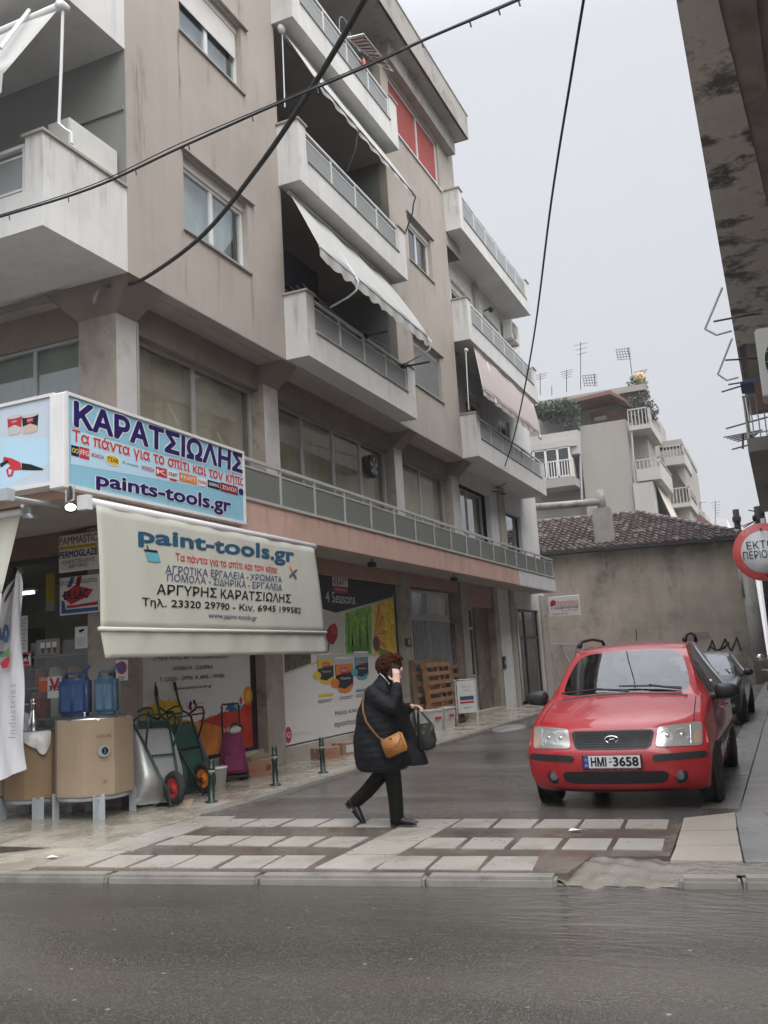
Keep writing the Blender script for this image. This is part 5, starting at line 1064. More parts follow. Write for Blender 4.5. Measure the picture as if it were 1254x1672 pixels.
for x, y, r in ((310, 278, .01), (385, 290, .012), (484, 338, .009), (350, 300, .008)): P.ellipse('mural_yellow', *P.px(*zc(x, y)), r, r*1.2, .003, 10)
P.build('print', mp); P.mb = MB()
tpx(P, 'ink_black', 'ΣΥΝΕΡΓΑΤΗΣ: ΑΡΓΥΡΗΣ ΚΑΡΑΤΣΙΩΛΗΣ', (249, 1079), (372, 1068), e=.008, bold=.006); tpx(P, 'ink_black', 'ΧΡΩΜΑΤΑ - ΣΙΔΗΡΙΚΑ', zc(405, 68), zc(703, 24), e=.008, bold=.006); tpx(P, 'ink_black', 'Τ. 23320 – 29790  Κ. 6945 - 199582', zc(312, 150), zc(786, 88), e=.008, bold=.006); tpx(P, 'ink_black', 'www.paints-tools.gr', zc(415, 218), zc(698, 165), e=.008, bold=.006)
for i, s_ in enumerate(('KRAFT', 'ΕΙΔΙΚΟΣ', 'COLOR')): tpx(P, ('ink_grey', 'ink_grey', 'ink_red')[i], s_, zc(592, 312+24*i), zc(640+5*i, 295+24*i), e=.008)
for i, (mk, dx, dy) in enumerate((('ink_navy', -18, -22), ('ink_navy', 8, -34), ('ink_slate', 20, -10), ('ink_red', -16, 14), ('ink_orange', 14, 18), ('ink_yellow', 0, 34), ('ink_slate', -24, 4))): P.ellipse(mk, *P.px(*zc(558+dx, 330+dy)), .010, .012, .008, 10)
P.build('lettering', mp)
kp = thing('window_poster', 'tall dark and white shop poster with three paint pots, a leaf and a sunflower', 'poster', (XP, 15.5, .25))
P = Panel((XP, 13.02, .23), (0, 4.9, 0), (0, 0, 2.87)); q = MB(); q.box(XP-.03, XP-.002, 12.98, 17.96, .2, 3.13); q.build('backing', 'black', kp)
P.rect('mural_white', .008, .012, .985, .985, 0)
K = lambda *l: [P.px(*z3(*p)) for p in l]
tl_ = .008
def cl_(pts): return [(min(max(a, .008), .985), min(max(b, .012), .985)) for a, b in pts]
P.poly('navy_panel', [(.008, .985), (.985, .985), P.px(*z3(722, 375)), P.px(*z3(440, 450)), (.008, P.px(*z3(440, 450))[1]+.08)], .002)
P.poly('ink_lightgrey', cl_(K((440, 450), (722, 372), (722, 380), (440, 460)))+[], .003)
P.poly('leaf_print', cl_(K((485, 452), (617, 410), (620, 652), (490, 650))), .003)
for i in range(9): 
    a_, b_ = P.px(*z3(500+i*12, 640)); P.poly('ink_green', [(a_, b_), (a_+.03, b_), (a_+.02+.03*math.sin(i*2), b_+.22+.08*math.cos(i*1.7))], .004)
P.poly('petal_print', cl_(K((622, 405), (722, 380), (738, 652), (628, 652))), .003)
for i in range(10):
    a_, b_ = P.px(*z3(628, 560)); t = -.9+i*.2; P.poly(('ink_yellow', 'ink_orange')[i % 2], [(a_, b_), (a_+.11*math.cos(t)-.012*math.sin(t), b_+.26*math.sin(t)+.02), (a_+.13*math.cos(t), b_+.28*math.sin(t)), (a_+.11*math.cos(t)+.012*math.sin(t), b_+.26*math.sin(t)-.02)], .004)
P.ellipse('ink_brown', *P.px(*z3(640, 600)), .035, .055, .0045); P.poly('ink_green', cl_(K((655, 620), (735, 650), (738, 655), (650, 655))), .005)
P.poly('tulip_back', cl_(K((360, 440), (480, 462), (486, 650), (330, 650))), .002)
P.poly('ink_darkred', cl_(K((395, 540), (415, 508), (440, 500), (452, 530), (450, 570), (430, 605), (408, 600), (395, 575))), .004); P.poly('ink_crimson', cl_(K((415, 508), (440, 500), (452, 530), (440, 560), (420, 550))), .005); P.poly('ink_brown', cl_(K((404, 600), (412, 600), (406, 640), (402, 640))), .004)
P.poly('drop_print', cl_(K((190, 652), (320, 650), (322, 695), (192, 742))), .003)
P.poly('ink_lightgrey', cl_(K((192, 742), (322, 695), (440, 655), (640, 650), (640, 660), (440, 668), (322, 706), (192, 752))), .003)
def pot(cx_, w_, yt, yb_, acc):
    a0, b0 = P.px(*z3(cx_-w_/2, yb_)); a1, b1 = P.px(*z3(cx_+w_/2, yt)); W_, H_ = a1-a0, b1-b0
    P.poly('navy_panel', [(a0+W_*.04, b0+H_*.22), (a0+W_*.2, b0+H_*.04), (a0+W_*.5, b0), (a0+W_*.8, b0+H_*.04), (a1-W_*.04, b0+H_*.22), (a1-W_*.02, b1-H_*.16), (a0+W_*.02, b1-H_*.16)], .005)
    P.poly(acc, [(a0+W_*.05, b0+H_*.2), (a0+W_*.2, b0+H_*.04), (a0+W_*.5, b0), (a0+W_*.8, b0+H_*.04), (a1-W_*.05, b0+H_*.25), (a0+W_*.5, b0+H_*.12)], .006)
    P.poly(acc, [(a0+W_*.05, b1-H_*.5), (a1-W_*.05, b1-H_*.4), (a1-W_*.05, b1-H_*.2), (a0+W_*.05, b1-H_*.2)], .006)
    P.rect('ink_lightgrey', a0, b1-H_*.2, a1, b1, .007); P.ellipse('ink_white', (a0+a1)/2, b1-H_*.03, W_*.5, H_*.035, .008)
    P.rect('ink_crimson', a0+W_*.3, b1-H_*.46, a1-W_*.25, b1-H_*.30, .008); P.text('ink_white', 'KRAFT', a0+W_*.33, b1-H_*.41, a1-W_*.28, b1-H_*.33, .009); P.text('ink_white', '4 Seasons', a0+W_*.25, b1-H_*.62, a1-W_*.2, b1-H_*.55, .009)
    P.ellipse(acc, a0-W_*.02, b0+H_*.3, W_*.22, H_*.13, .0085)
pot(392, 75, 645, 803, 'ink_yellow'); pot(483, 82, 662, 848, 'ink_orange'); pot(567, 62, 636, 783, 'ink_cyan')
for (xa, xb, y, mk) in ((357, 427, 853, 'ink_yellow'), (540, 610, 828, 'ink_cyan')): a0, b0 = P.px(*z3(xa, y+10)); a1, b1 = P.px(*z3(xb, y-12)); P.rect(mk, a0, b0, a1, b1, .005)
for (xa, xb, y) in ((357, 427, 878), (460, 525, 862), (540, 610, 850)):
    for d_ in (0, 9): a0, b0 = P.px(*z3(xa, y+d_+3)); a1, b1 = P.px(*z3(xb-d_, y+d_)); P.rect('ink_grey', a0, b0, a1, b0+.006, .005)
P.build('print', kp); P.mb = MB()
a0, b0 = P.px(*z3(428, 352)); a1, b1 = P.px(*z3(498, 285)); P.rect('ink_white', a0, b0+(b1-b0)*.45, a1, b1, .006); P.poly('ink_crimson', [(a0, b0+(b1-b0)*.38), (a0, b0+(b1-b0)*.1), ((a0+a1)/2, b0), (a1, b0+(b1-b0)*.1), (a1, b0+(b1-b0)*.38)], .006); P.text('ink_black', 'KRAFT', a0+.01, b0+(b1-b0)*.5, a1-.01, b1-(b1-b0)*.06, .008, bold=.03); P.text('ink_white', 'PAINTS', a0+.02, b0+(b1-b0)*.17, a1-.02, b0+(b1-b0)*.3, .008)
tpx(P, 'ink_white', '4 Seasons', z3(393, 398), z3(534, 358), e=.006); tpx(P, 'ink_black', 'Νέα εποχή στην', z3(440, 955), z3(650, 895), e=.006); tpx(P, 'ink_black', 'προστασία του ξύλου', z3(435, 1015), z3(690, 935), e=.006)
P.ellipse('ink_crimson', *P.px(*z3(210, 1045)), .022, .045, .006); tpx(P, 'ink_white', 'Q', z3(203, 1062), z3(218, 1030), e=.008, bold=.03); tpx(P, 'ink_lightgrey', 'kraftpaints.gr', z3(228, 1050), z3(305, 1022), e=.006)
P.build('lettering', kp)
# little plates and boxes on the columns and under the slab
def plate(px0, px1, X, label, cat, mk='black', name='letter_plate', th=.03):
    p0, p1 = onx(*px0, X), onx(*px1, X); t = thing(name, label, cat, (X, p0.y, p1.z)); q = MB(); q.rbox(X-.002, X+th, min(p0.y, p1.y), max(p0.y, p1.y), min(p0.z, p1.z), max(p0.z, p1.z), .006); q.build('case', mk, t); c = (p0+p1)/2
    q = MB(); q.box(X+th, X+th+.006, c.y-.03, c.y+.06, c.z-.05, c.z+.06); q.build('face', 'grey_paint', t)
plate((661, 1042), (670, 1055), GX, 'black doorbell panel on the column beside the shop grille', 'doorbell', name='doorbell_panel'); plate((820, 1072), (826, 1092), GX, 'tall black intercom on the column by the flats entrance', 'intercom', name='intercom')
for px_, lab in (((607, 916), 'black lamp fitting under the pink slab above the printed poster'), ((741, 941), 'black lamp fitting under the pink slab above the barred window')):
    p = onz(*px_, 3.33); t = thing('slab_lamp', lab, 'lamp', (p.x, p.y, 3.37), 0, 'lamp fittings under the pink slab'); q = MB(); q.tube([(0, 0, .01), (0, 0, -.07)], .012, 6); q.build('stem', 'black', t, local=True); q = MB(); q.rbox(-.06, .06, -.08, .08, -.15, -.06, .01); q.build('housing', 'black', t, local=True)
# hanging sign at the block's far end
p0 = ony(897, 1008, 30.2); p1 = ony(945, 971, 30.2); t = thing('hanging_sign', 'small white projecting sign at the far end of the white block', 'sign', (p0.x, 30.2, p0.z)); q = MB(); q.rbox(p0.x, p1.x, 30.2, 30.3, p0.z, p1.z, .01); q.build('box', 'white_paint', t)
P = Panel((p0.x, 30.199, p0.z), (p1.x-p0.x, 0, 0), (0, 0, p1.z-p0.z)); P.text('ink_red', 'Σιδηροκατασκευές', .22, .55, .96, .80, shear=.3); P.text('ink_black', 'Ι. ΚΑΜΠΑΪΛΗΣ', .1, .36, .95, .52, bold=.02); P.text('ink_red', 'alouminio.gr', .4, .21, .92, .33); P.text('ink_black', '23320 26176', .12, .08, .6, .17); P.ellipse('ink_crimson', .16, .70, .09, .14, .003); P.ellipse('ink_brown', .12, .62, .06, .1, .004); P.rect('ink_red', .2, .53, .96, .55, .003); P.build('print', t)
q = MB(); q.box(GX, p0.x+.03, 30.23, 30.27, p1.z-.12, p1.z-.08); q.box(GX, p0.x+.03, 30.23, 30.27, p0.z+.08, p0.z+.12); q.build('bracket', 'grey_paint', t)
# traffic sign on the right
mat('sign_red', (.50, .07, .06), .45, .12, 5, stain=(.5, .35, .33), stain_amt=.3, stain_scale=6); mat('sign_white', (.55, .56, .57), .45, .08, 4, stain=(.40, .40, .37), stain_amt=.5, stain_scale=4)
cS = ony(1247, 901, 9.0); ts = thing('traffic_sign', 'round red-rimmed white traffic sign on a post by the right pavement', 'traffic sign', (cS.x+.02, 9.06, 0)); rS = .262
q = MB(); q.mat('sign_red'); q.lathe([(0, -.004), (rS, -.004), (rS+.004, .004), (rS, .012), (0, .012)], (cS.x, 9.0, cS.z), 48, 'y'); q.build('disc', None, ts)
q = MB(); q.lathe([(0, -.008), (rS*.74, -.008), (rS*.74, -.0045), (0, -.0045)], (cS.x, 9.0, cS.z), 48, 'y'); q.build('field', 'sign_white', ts)
P = Panel((cS.x-rS, 8.991, cS.z-rS), (2*rS, 0, 0), (0, 0, 2*rS)); P.text('ink_black', 'ΕΚΤΟΣ', .235, .56, .80, .70); P.text('ink_black', 'ΠΕΡΙΟΙΚΩΝ', .16, .39, .88, .53); P.build('lettering', ts)
q = MB(); q.tube([(cS.x+.03, 9.05, 0), (cS.x+.03, 9.05, cS.z+rS+.05)], .026, 10); q.build('post', 'grey_paint', ts); q = MB(); q.ell((cS.x, 8.985, cS.z+.21), .01, .008, .01); q.ell((cS.x, 8.985, cS.z-.22), .01, .008, .01); q.build('bolt', 'black', ts)
# ================================================================ ON THE BALCONIES
def zh(a, b): return (440+a/4.18, 400+b/4.18)
def z5(a, b): return (650+a/4.644, 920+b/4.644)
def z6(a, b): return (a/2.726, b/2.726)
def z7(a, b): return (420+a/3.483, b/3.483)
def ze(a, b): return (690+a/3.8, 280+b/3.8)
mat('awn_white', (.42, .42, .405), .9, .05, 1.5, streak=.15); mat('awn_pink', (.45, .39, .37), .9, .05, 1.5)
# pink awning carries fine stripes
def stripes(name, c1, c2, freq, axis='Y', rough=.9):
    m = mat(name, c1, rough, .05, 2); N = m.node_tree.nodes; L = m.node_tree.links; b = N['Principled BSDF']; tc = N.new('ShaderNodeTexCoord'); sp = N.new('ShaderNodeSeparateXYZ'); L.new(tc.outputs['Object'], sp.inputs[0])
    mu = N.new('ShaderNodeMath'); mu.operation = 'MULTIPLY'; mu.inputs[1].default_value = freq; L.new(sp.outputs[axis], mu.inputs[0]); fr = N.new('ShaderNodeMath'); fr.operation = 'FRACT'; L.new(mu.outputs[0], fr.inputs[0])
    gt = N.new('ShaderNodeMath'); gt.operation = 'GREATER_THAN'; gt.inputs[1].default_value = .55; L.new(fr.outputs[0], gt.inputs[0]); x = N.new('ShaderNodeMix'); x.data_type = 'RGBA'; L.new(gt.outputs[0], x.inputs[0]); x.inputs[6].default_value = (*c1, 1); x.inputs[7].default_value = (*c2, 1); L.new(x.outputs[2], b.inputs['Base Color']); return m
stripes('awn_stripe', (.43, .39, .375), (.33, .265, .25), 11)
def balcony_awning(label, top0, top1, bar0, bar1, mk, scallop, arms, rail_z, group='balcony awnings', armk='white_metal', val=.16, brace=True):
    global nrm_
    t = thing('awning', label, 'awning', tuple((Vector(top0)+Vector(top1))/2), 0, group)
    T0, T1, b0, b1 = map(Vector, (top0, top1, bar0, bar1)); s_ = nrm_; nrm_ = (T1-T0).cross(b0-T0).normalized()
    q = MB(); sheet(q, b0, b1, T1, T0, 40, 10, lambda a, b: .012*math.sin(a*23+b*4)-.05*math.sin(b*math.pi)*.4); q.build('canvas', mk, t)
    q = MB(); n = 70; vs = []
    for i in range(n+1):
        a = i/n; p = b0.lerp(b1, a); h = val*(1+.35*abs(math.sin(a*math.pi*scallop))) if scallop else val*(1+.05*math.sin(a*40)); w_ = .02*math.sin(a*57)
        vs += [p, p+Vector((w_*.5, 0, -h*.5)), p+Vector((w_, 0, -h))]
    m = len(vs); vs += [v+Vector((.003, 0, .0)) for v in vs]
    q.smooth = True; q.add(vs, [f for i in range(n) for k in (0, 1) for f in ((i*3+k, i*3+k+1, i*3+k+4, i*3+k+3), (m+i*3+k, m+i*3+k+3, m+i*3+k+4, m+i*3+k+1))]); q.build('valance', mk, t)
    nrm_ = s_
    q = MB(); q.tube([b0, b1], .018, 8); q.build('front_bar', armk, t)
    q = MB(); q.tube([T0, T1], .04, 8); q.build('roller', 'white_metal', t)
    for a in arms:
        p = b0.lerp(b1, a); tp = T0.lerp(T1, a); e = p+(p-tp)*.10; r = Vector((BX+.02, e.y+.05, rail_z))
        q = MB(); q.tube([tp.lerp(p, .04)+Vector((.02, 0, -.05)), p, e], .017, 6)
        if brace: q.tube([e, e+Vector((-.06, .0, -.14)), e.lerp(r, .35)+Vector((0, 0, -.10)), r], .017, 6)
        q.build('arm', armk, t)
    return t
balcony_awning('white scalloped awning let down over the lowest alley balcony', (-6.85, 12.72, 9.46), (-6.85, 16.95, 9.46), (-6.0, 12.1, 8.0), (-6.0, 16.92, 8.0), 'awn_white', 13, (.27, .985), 7.55)
balcony_awning('white stained awning on dark arms over the middle alley balcony', (-6.85, 12.72, 12.53), (-6.85, 16.9, 12.53), (-6.25, 12.75, 11.42), (-6.25, 17.3, 11.45), 'awn_white', 0, (.36, .985), 10.62, armk='alu_dark', val=.1)
balcony_awning('pale pink striped awning under the rear white balcony', (-6.62, 22.1, 9.5), (-6.62, 28.3, 9.5), (-6.1, 20.9, 7.95), (-6.1, 26.75, 8.0), 'awn_stripe', 0, (.18, .97), 7.6, brace=False)
# main-street balcony awning (only its end shows)
a0, a1 = ony(95, 12, 7.3), ony(5, 118, 6.55)
t = thing('awning', 'grey-white awning end hanging at the upper left balcony', 'awning', tuple(a0), 0, 'balcony awnings'); q = MB(); s_ = nrm_; nrm_ = Vector((0, -.7, .7)); Lx = Vector((-4, 0, 0)); sheet(q, a1+Lx, a1, a0, a0+Lx, 20, 6, lambda a, b: .01*math.sin(a*30)); q.build('canvas', 'awn_white', t); nrm_ = s_
q = MB(); q.tube([a0+Lx, a0+Vector((.08, 0, 0))], .05, 8); q.build('roller', 'white_metal', t); q = MB(); q.tube([ony(*z6(130, 45), 7.25), ony(*z6(0, 215), 6.7)], .022, 6); q.build('arm', 'white_metal', t)
q = MB(); a1b = a1+Vector((0, -.02, -.25)); q.quad(a1+Lx, a1, a1b, a1b+Lx); q.build('valance', 'awn_white', t)
# its crank rod, and the box-shaped unit behind the parapet
t = thing('awning_crank', 'white cranked awning rod hanging beside the left balcony', 'crank rod', tuple(ony(*z6(280, 35), 7.25)), 0)
q = MB(); q.tube([ony(*z6(*p_), 7.15) for p_ in ((280, 35), (272, 300), (262, 550), (290, 575), (318, 592), (320, 640))], .018, 6); q.build('rod', 'white_metal', t); q = MB(); c_ = ony(*z6(278, 30), 7.15); q.tube([c_+Vector((0, .06, 0)), c_-Vector((0, .06, 0))], .06, 10); q.build('gear', 'white_metal', t)
aircon('white air conditioner standing on the left balcony behind its parapet', (-7.2, 8.14, 7.52), R(-90), .86, .56, .34, bracket=False)
# loggia of the lowest alley balcony
mat('tank_navy', (.012, .014, .022), .35, .2, 3)
q = MB(); q.rbox(-8.2, -7.1, 12.7, 14.2, 7.9, 8.62, .03); q.rbox(-8.15, -7.15, 12.75, 14.15, 6.62, 7.9, .03); solo(q, 'storage_box', 'tank_navy', 'tall dark storage box in the lowest loggia beside the wall', 'box')
aircon('air conditioner on the back wall of the lowest loggia under the scalloped awning', (-8.2, 15.0, 8.1), R(90), .8, .56, .28)
aircon('air conditioner on the back wall of the middle loggia', (-8.2, 15.9, 10.9), R(90), .8, .56, .28)
aircon('air conditioner high on the rear white block above the middle balcony', (-7.15, 28.3, 11.6), R(90), .95, .68, .3)
for a_, b_, lab in ((zh(660, 618), zh(805, 588), 'black clothes rod across the middle of the lowest balcony railing'), (zh(915, 825), zh(1095, 797), 'black clothes rod at the far end of the lowest balcony railing')):
    p0 = onx(*a_, BX); d_ = onp(*b_, (0, p0.y, 0), (0, 1, 0)); q = MB(); q.tube([p0+Vector((-.5, 0, -.02)), d_], .02, 6); q.box(p0.x-.03, p0.x+.03, p0.y-.04, p0.y+.04, p0.z-.05, p0.z+.03); solo(q, 'clothes_rod', 'black', lab, 'rod', 'clothes rods over the alley')
for k, (zz_, lab) in enumerate(((7.75, 'clothes lines strung along the lowest alley loggia'), (10.8, 'clothes lines strung along the middle alley loggia'))):
    t = thing('clothes_line', lab, 'clothes line', (-7.0, 12.7, zz_), 0)
    for i in range(4):
        q = MB(); q.tube([(-6.75-.12*i, 12.9+(3.7)*j/8, zz_+.1-.14*math.sin(math.pi*j/8)) for j in range(9)], .006, 4); q.build('cord', 'white_metal', t)
# drying rack with a brown cloth on the top balcony
mat('brown_cloth', (.20, .14, .12), .95, .12, 2); mat('pink_plastic', (.6, .16, .13), .5, .1, 4)
t = thing('drying_rack', 'white drying rack clamped on the top balcony rail with a brown striped cloth', 'drying rack', (-6.5, 14.6, 13.6), 0)
R0, R1, R2, R3 = [onp(*z7(*p_), (-6.3, 0, 14.0), (1, 0, -.55)) for p_ in ((510, 215), (605, 192), (770, 405), (690, 370))]
q = MB(); q.tube([R0, R1, R2, R3, R0], .014, 6); q.tube([R0.lerp(R3, .5), R1.lerp(R2, .5)], .008, 5); q.build('frame', 'white_metal', t)
q = MB(); vs = []
for j in range(9):
    for i in range(25): a = i/24; p = R0.lerp(R3, a*.8).lerp(R1.lerp(R2, a*.8), j/8*.9+.05); vs.append(p+Vector((.02*math.sin(a*50), 0, -.02-.03*math.cos(a*50))))
q.smooth = True; q.add(vs, [(j*25+i, j*25+i+1, (j+1)*25+i+1, (j+1)*25+i) for j in range(8) for i in range(24)]); cl_o = q.build('cloth', 'brown_cloth', None); prop(cl_o, 'brown pleated cloth drying on the top balcony rack', 'cloth')
p = onx(*z7(605, 360), -6.5); q = MB(); q.ell(p, .05, .06, .1, 10, 6); q.tube([p+Vector((0, 0, .08)), p+Vector((0, .03, .16))], .012, 5); solo(q, 'peg_bag', 'pink_plastic', 'small pink peg bag on the top balcony rail', 'peg bag')
q = MB(); p = onx(*z7(500, 185), -6.9); q.tube([p+Vector((0, .28*math.cos(i*math.pi/6), .32*math.sin(i*math.pi/6))) for i in range(7)], .012, 5); q.tube([p+Vector((0, .28, 0)), p+Vector((0, .28, -.6))], .012, 5); q.tube([p+Vector((0, -.28, 0)), p+Vector((0, -.28, -.6))], .012, 5); q.box(p.x-.2, p.x+.2, p.y-.28, p.y+.28, p.z-.35, p.z-.32); solo(q, 'garden_chair', 'grey_paint', 'metal chair back behind the top balcony glass', 'chair')
# crank rod in the middle loggia's corner
t = thing('awning_crank', 'thin crank rod with white gear hanging in the middle loggia corner', 'crank rod', (-6.85, 12.75, 12.4), 0); q = MB(); q.tube([onx(*z7(142, 180), -6.8), onx(*z7(157, 610), -6.8)], .012, 6); q.build('rod', 'white_metal', t); q = MB(); q.ell(onx(*z7(138, 165), -6.8), .07, .09, .09, 10, 6); q.build('gear', 'white_metal', t)
t = thing('awning_crank', 'thin rod hanging under the pink striped awning', 'crank rod', (-6.7, 22.2, 9.4), 0); q = MB(); q.tube([onx(*ze(268, 1120), -6.68), onx(*ze(287, 1480), -6.68)], .014, 6); q.build('rod', 'white_metal', t); q = MB(); q.ell(onx(*ze(270, 1110), -6.68), .06, .07, .06, 10, 6); q.build('gear', 'white_metal', t)
p = onx(*ze(408, 860), -7.2); t = thing('wall_lamp', 'small dark lamp on the white wall above the rear middle balcony', 'lamp', tuple(p)); q = MB(); q.tube([(GX, p.y, p.z), (GX+.22, p.y, p.z+.03)], .025, 6); q.build('arm', 'black', t); q = MB(); q.ell((GX+.24, p.y, p.z), .08, .08, .09, 10, 6); q.build('head', 'black', t)
# extractor fan in the first-floor glazing
p = onx(607, 762, RXP); t = thing('extractor_fan', 'round black extractor fan set in the first-floor window', 'fan', (RXP, p.y, p.z-.25)); q = MB()
q.lathe([(.0, 0), (.25, 0), (.25, .05), (.2, .07), (.0, .02)], (RXP-.02, p.y, p.z), 20, 'x'); q.build('housing', 'black', t)
q = MB()
for k in range(5): a = k*2*math.pi/5; q.add([(RXP+.06, p.y, p.z), (RXP+.05, p.y+.2*math.cos(a), p.z+.2*math.sin(a)), (RXP+.07, p.y+.2*math.cos(a+.7), p.z+.2*math.sin(a+.7))], [(0, 1, 2)])
q.build('blade', 'grey_paint', t)
# ================================================================ OVERHEAD CABLES
mat('cable', (.02, .02, .022), .6, .1, 5); mat('cable_grey', (.16, .16, .155), .6, .1, 5)
def cable(pts, plane_p, plane_n, r, label, extra=(), tail=None, name='overhead_cable', clips=0):
    if plane_n is None:                      # plane_p = the distances (along the view) of the two ends; 1/distance runs linearly along the sight
        s_ = [0]
        for p_, p2_ in zip(pts, pts[1:]): s_.append(s_[-1]+math.hypot(p2_[0]-p_[0], p2_[1]-p_[1]))
        P_ = [CAM+ray(*p_)/(1/plane_p[0]+(1/plane_p[1]-1/plane_p[0])*q_/s_[-1]) for p_, q_ in zip(pts, s_)]
    else: P_ = [Vector(e) for e in extra]+[onp(*p_, plane_p, plane_n) for p_ in pts]
    if tail: P_.append(P_[-1]+(P_[-1]-P_[-2])*tail)
    # Catmull-Rom through the points
    out = []
    for i in range(len(P_)-1):
        p0, p1, p2, p3 = P_[max(i-1, 0)], P_[i], P_[i+1], P_[min(i+2, len(P_)-1)]
        for k in range(8):
            t = k/8; out.append(.5*((2*p1)+(p2-p0)*t+(2*p0-5*p1+4*p2-p3)*t*t+(3*p1-p0-3*p2+p3)*t**3))
    out.append(P_[-1]); q = MB(); q.tube(out, r, 8)
    for k in range(clips): c_ = out[int(len(out)*(k+.5)/clips)]; q.tube([c_+Vector((0, 0, .01)), c_+Vector((.01, 0, -.05))], .006, 4)
    return solo(q, name, 'cable', label, 'cable', 'cables strung over the street')
pA = onx(200, 467, -7.25)
cable([(200, 467), (240, 452), (330, 385), (420, 275), (500, 158), (560, 60), (594, 0)], ((pA-CAM).dot(FW), 6.2), None, .023, 'thick black cable sagging from the corner column up to the top of the photo', tail=3)
cable([(-900, 560), (-400, 460), (-60, 372), (0, 354), (150, 307), (290, 243), (430, 180), (600, 108), (700, 62), (800, 20), (846, 0)], (0, 5.6, 0), (.12, -1, 0), .0095, 'black bundled cable crossing in front of the building, lower left to upper right', tail=5, clips=16)
cable([(-900, 556), (-400, 457), (-60, 368), (0, 351), (150, 302), (290, 236), (430, 176), (600, 104), (700, 60), (800, 17), (846, -3)], (0, 5.62, 0), (.12, -1, 0), .004, 'thin messenger wire running just above the bundled cable', tail=5)
pC = Vector((-6.95, 25.6, 6.35))
cable([(975, -130), (953, 0), (935, 110), (900, 330), (870, 560), (840, 710), (815, 788)], (8.5, (pC-CAM).dot(FW)), None, .016, 'thin black cable dropping steeply from the sky to the first-floor bracket', tail=None)
q = MB(); a0 = onx(815, 790, -7.2); q.tube([a0+Vector((.3, 0, .05)), a0+Vector((0, 0, -.1)), a0+Vector((-.16, .0, -.1))], .014, 6); q.tube([(GX, a0.y-.3, a0.z-.25), (GX+.3, a0.y-.2, a0.z-.3), (GX+.3, a0.y+.1, a0.z-.32), (GX, a0.y+.2, a0.z-.25)], .016, 6); solo(q, 'cable_bracket', 'black', 'curled iron cable bracket beside the pilaster below the rear balconies', 'bracket')
q = MB(); q.tube([onx(*p_, -7.3) for p_ in ((198, 467), (180, 466), (163, 472), (155, 486), (154, 497))], .03, 8); q.tube([ony(*p_, 8.56) for p_ in ((154, 492), (146, 478), (128, 471), (90, 476), (40, 492), (0, 506))], .016, 6); solo(q, 'conduit', 'cable_grey', 'pale grey conduit bending along the soffit at the corner column', 'conduit')
for (x, y, lab) in ((320, 582, 'bent iron hook in the beam over the first-floor window nearest the corner'), (552, 690, 'bent iron hook in the beam over the four-bay window')):
    p = onx(x, y, GX-.08); q = MB(); q.tube([p+Vector((-.02, 0, .06)), p+Vector((.06, 0, .05)), p+Vector((.07, .02, -.03)), p+Vector((.02, .05, -.06))], .009, 5); solo(q, 'hook', 'rust_pipe', lab, 'hook')
# far poles and their wires at the right
t = thing('utility_pole', 'short dark pole with small crossarm rising beyond the right end of the tiled roof', 'pole', (*ony(1206, 880, 44).to_2d(), 0)); q = MB(); p0, p1 = ony(1206, 872, 44), ony(1201, 832, 44); q.tube([(p0.x, p0.y, 0), p0, p1], .14, 8); q.build('shaft', 'roof_dark', t); q = MB(); q.box(p1.x-.18, p1.x+.18, 43.8, 44.2, p1.z-.55, p1.z-.35); q.build('collar', 'roof_dark', t)
t = thing('utility_pole', 'dark pole with insulators at the right edge behind the round sign', 'pole', (*ony(1243, 870, 34).to_2d(), 0)); q = MB(); p0, p1 = ony(1244, 880, 34), ony(1239, 827, 34); q.tube([(p0.x, p0.y, 0), p0, p1], .17, 8); q.build('shaft', 'roof_dark', t)
q = MB(); c_ = ony(1237, 848, 33.8); q.tube([c_, c_+Vector((-.5, 0, -.25))], .02, 5); q.tube([p1+Vector((0, 0, -.2)), ony(1222, 833, 33.8)], .02, 5); q.ell(c_+Vector((-.1, 0, .05)), .07, .07, .12, 8, 6); q.build('insulator', 'black', t)
q = MB(); q.tube([ony(1238, 848, 34), ony(1215, 858, 34), ony(1180, 866, 34)], .018, 5); q.tube([ony(1238, 846, 34), ony(1228, 860, 34)], .015, 5); solo(q, 'overhead_cable', 'cable', 'short dark wire from the pole at the right edge across to the tiled roof', 'cable', 'cables strung over the street')
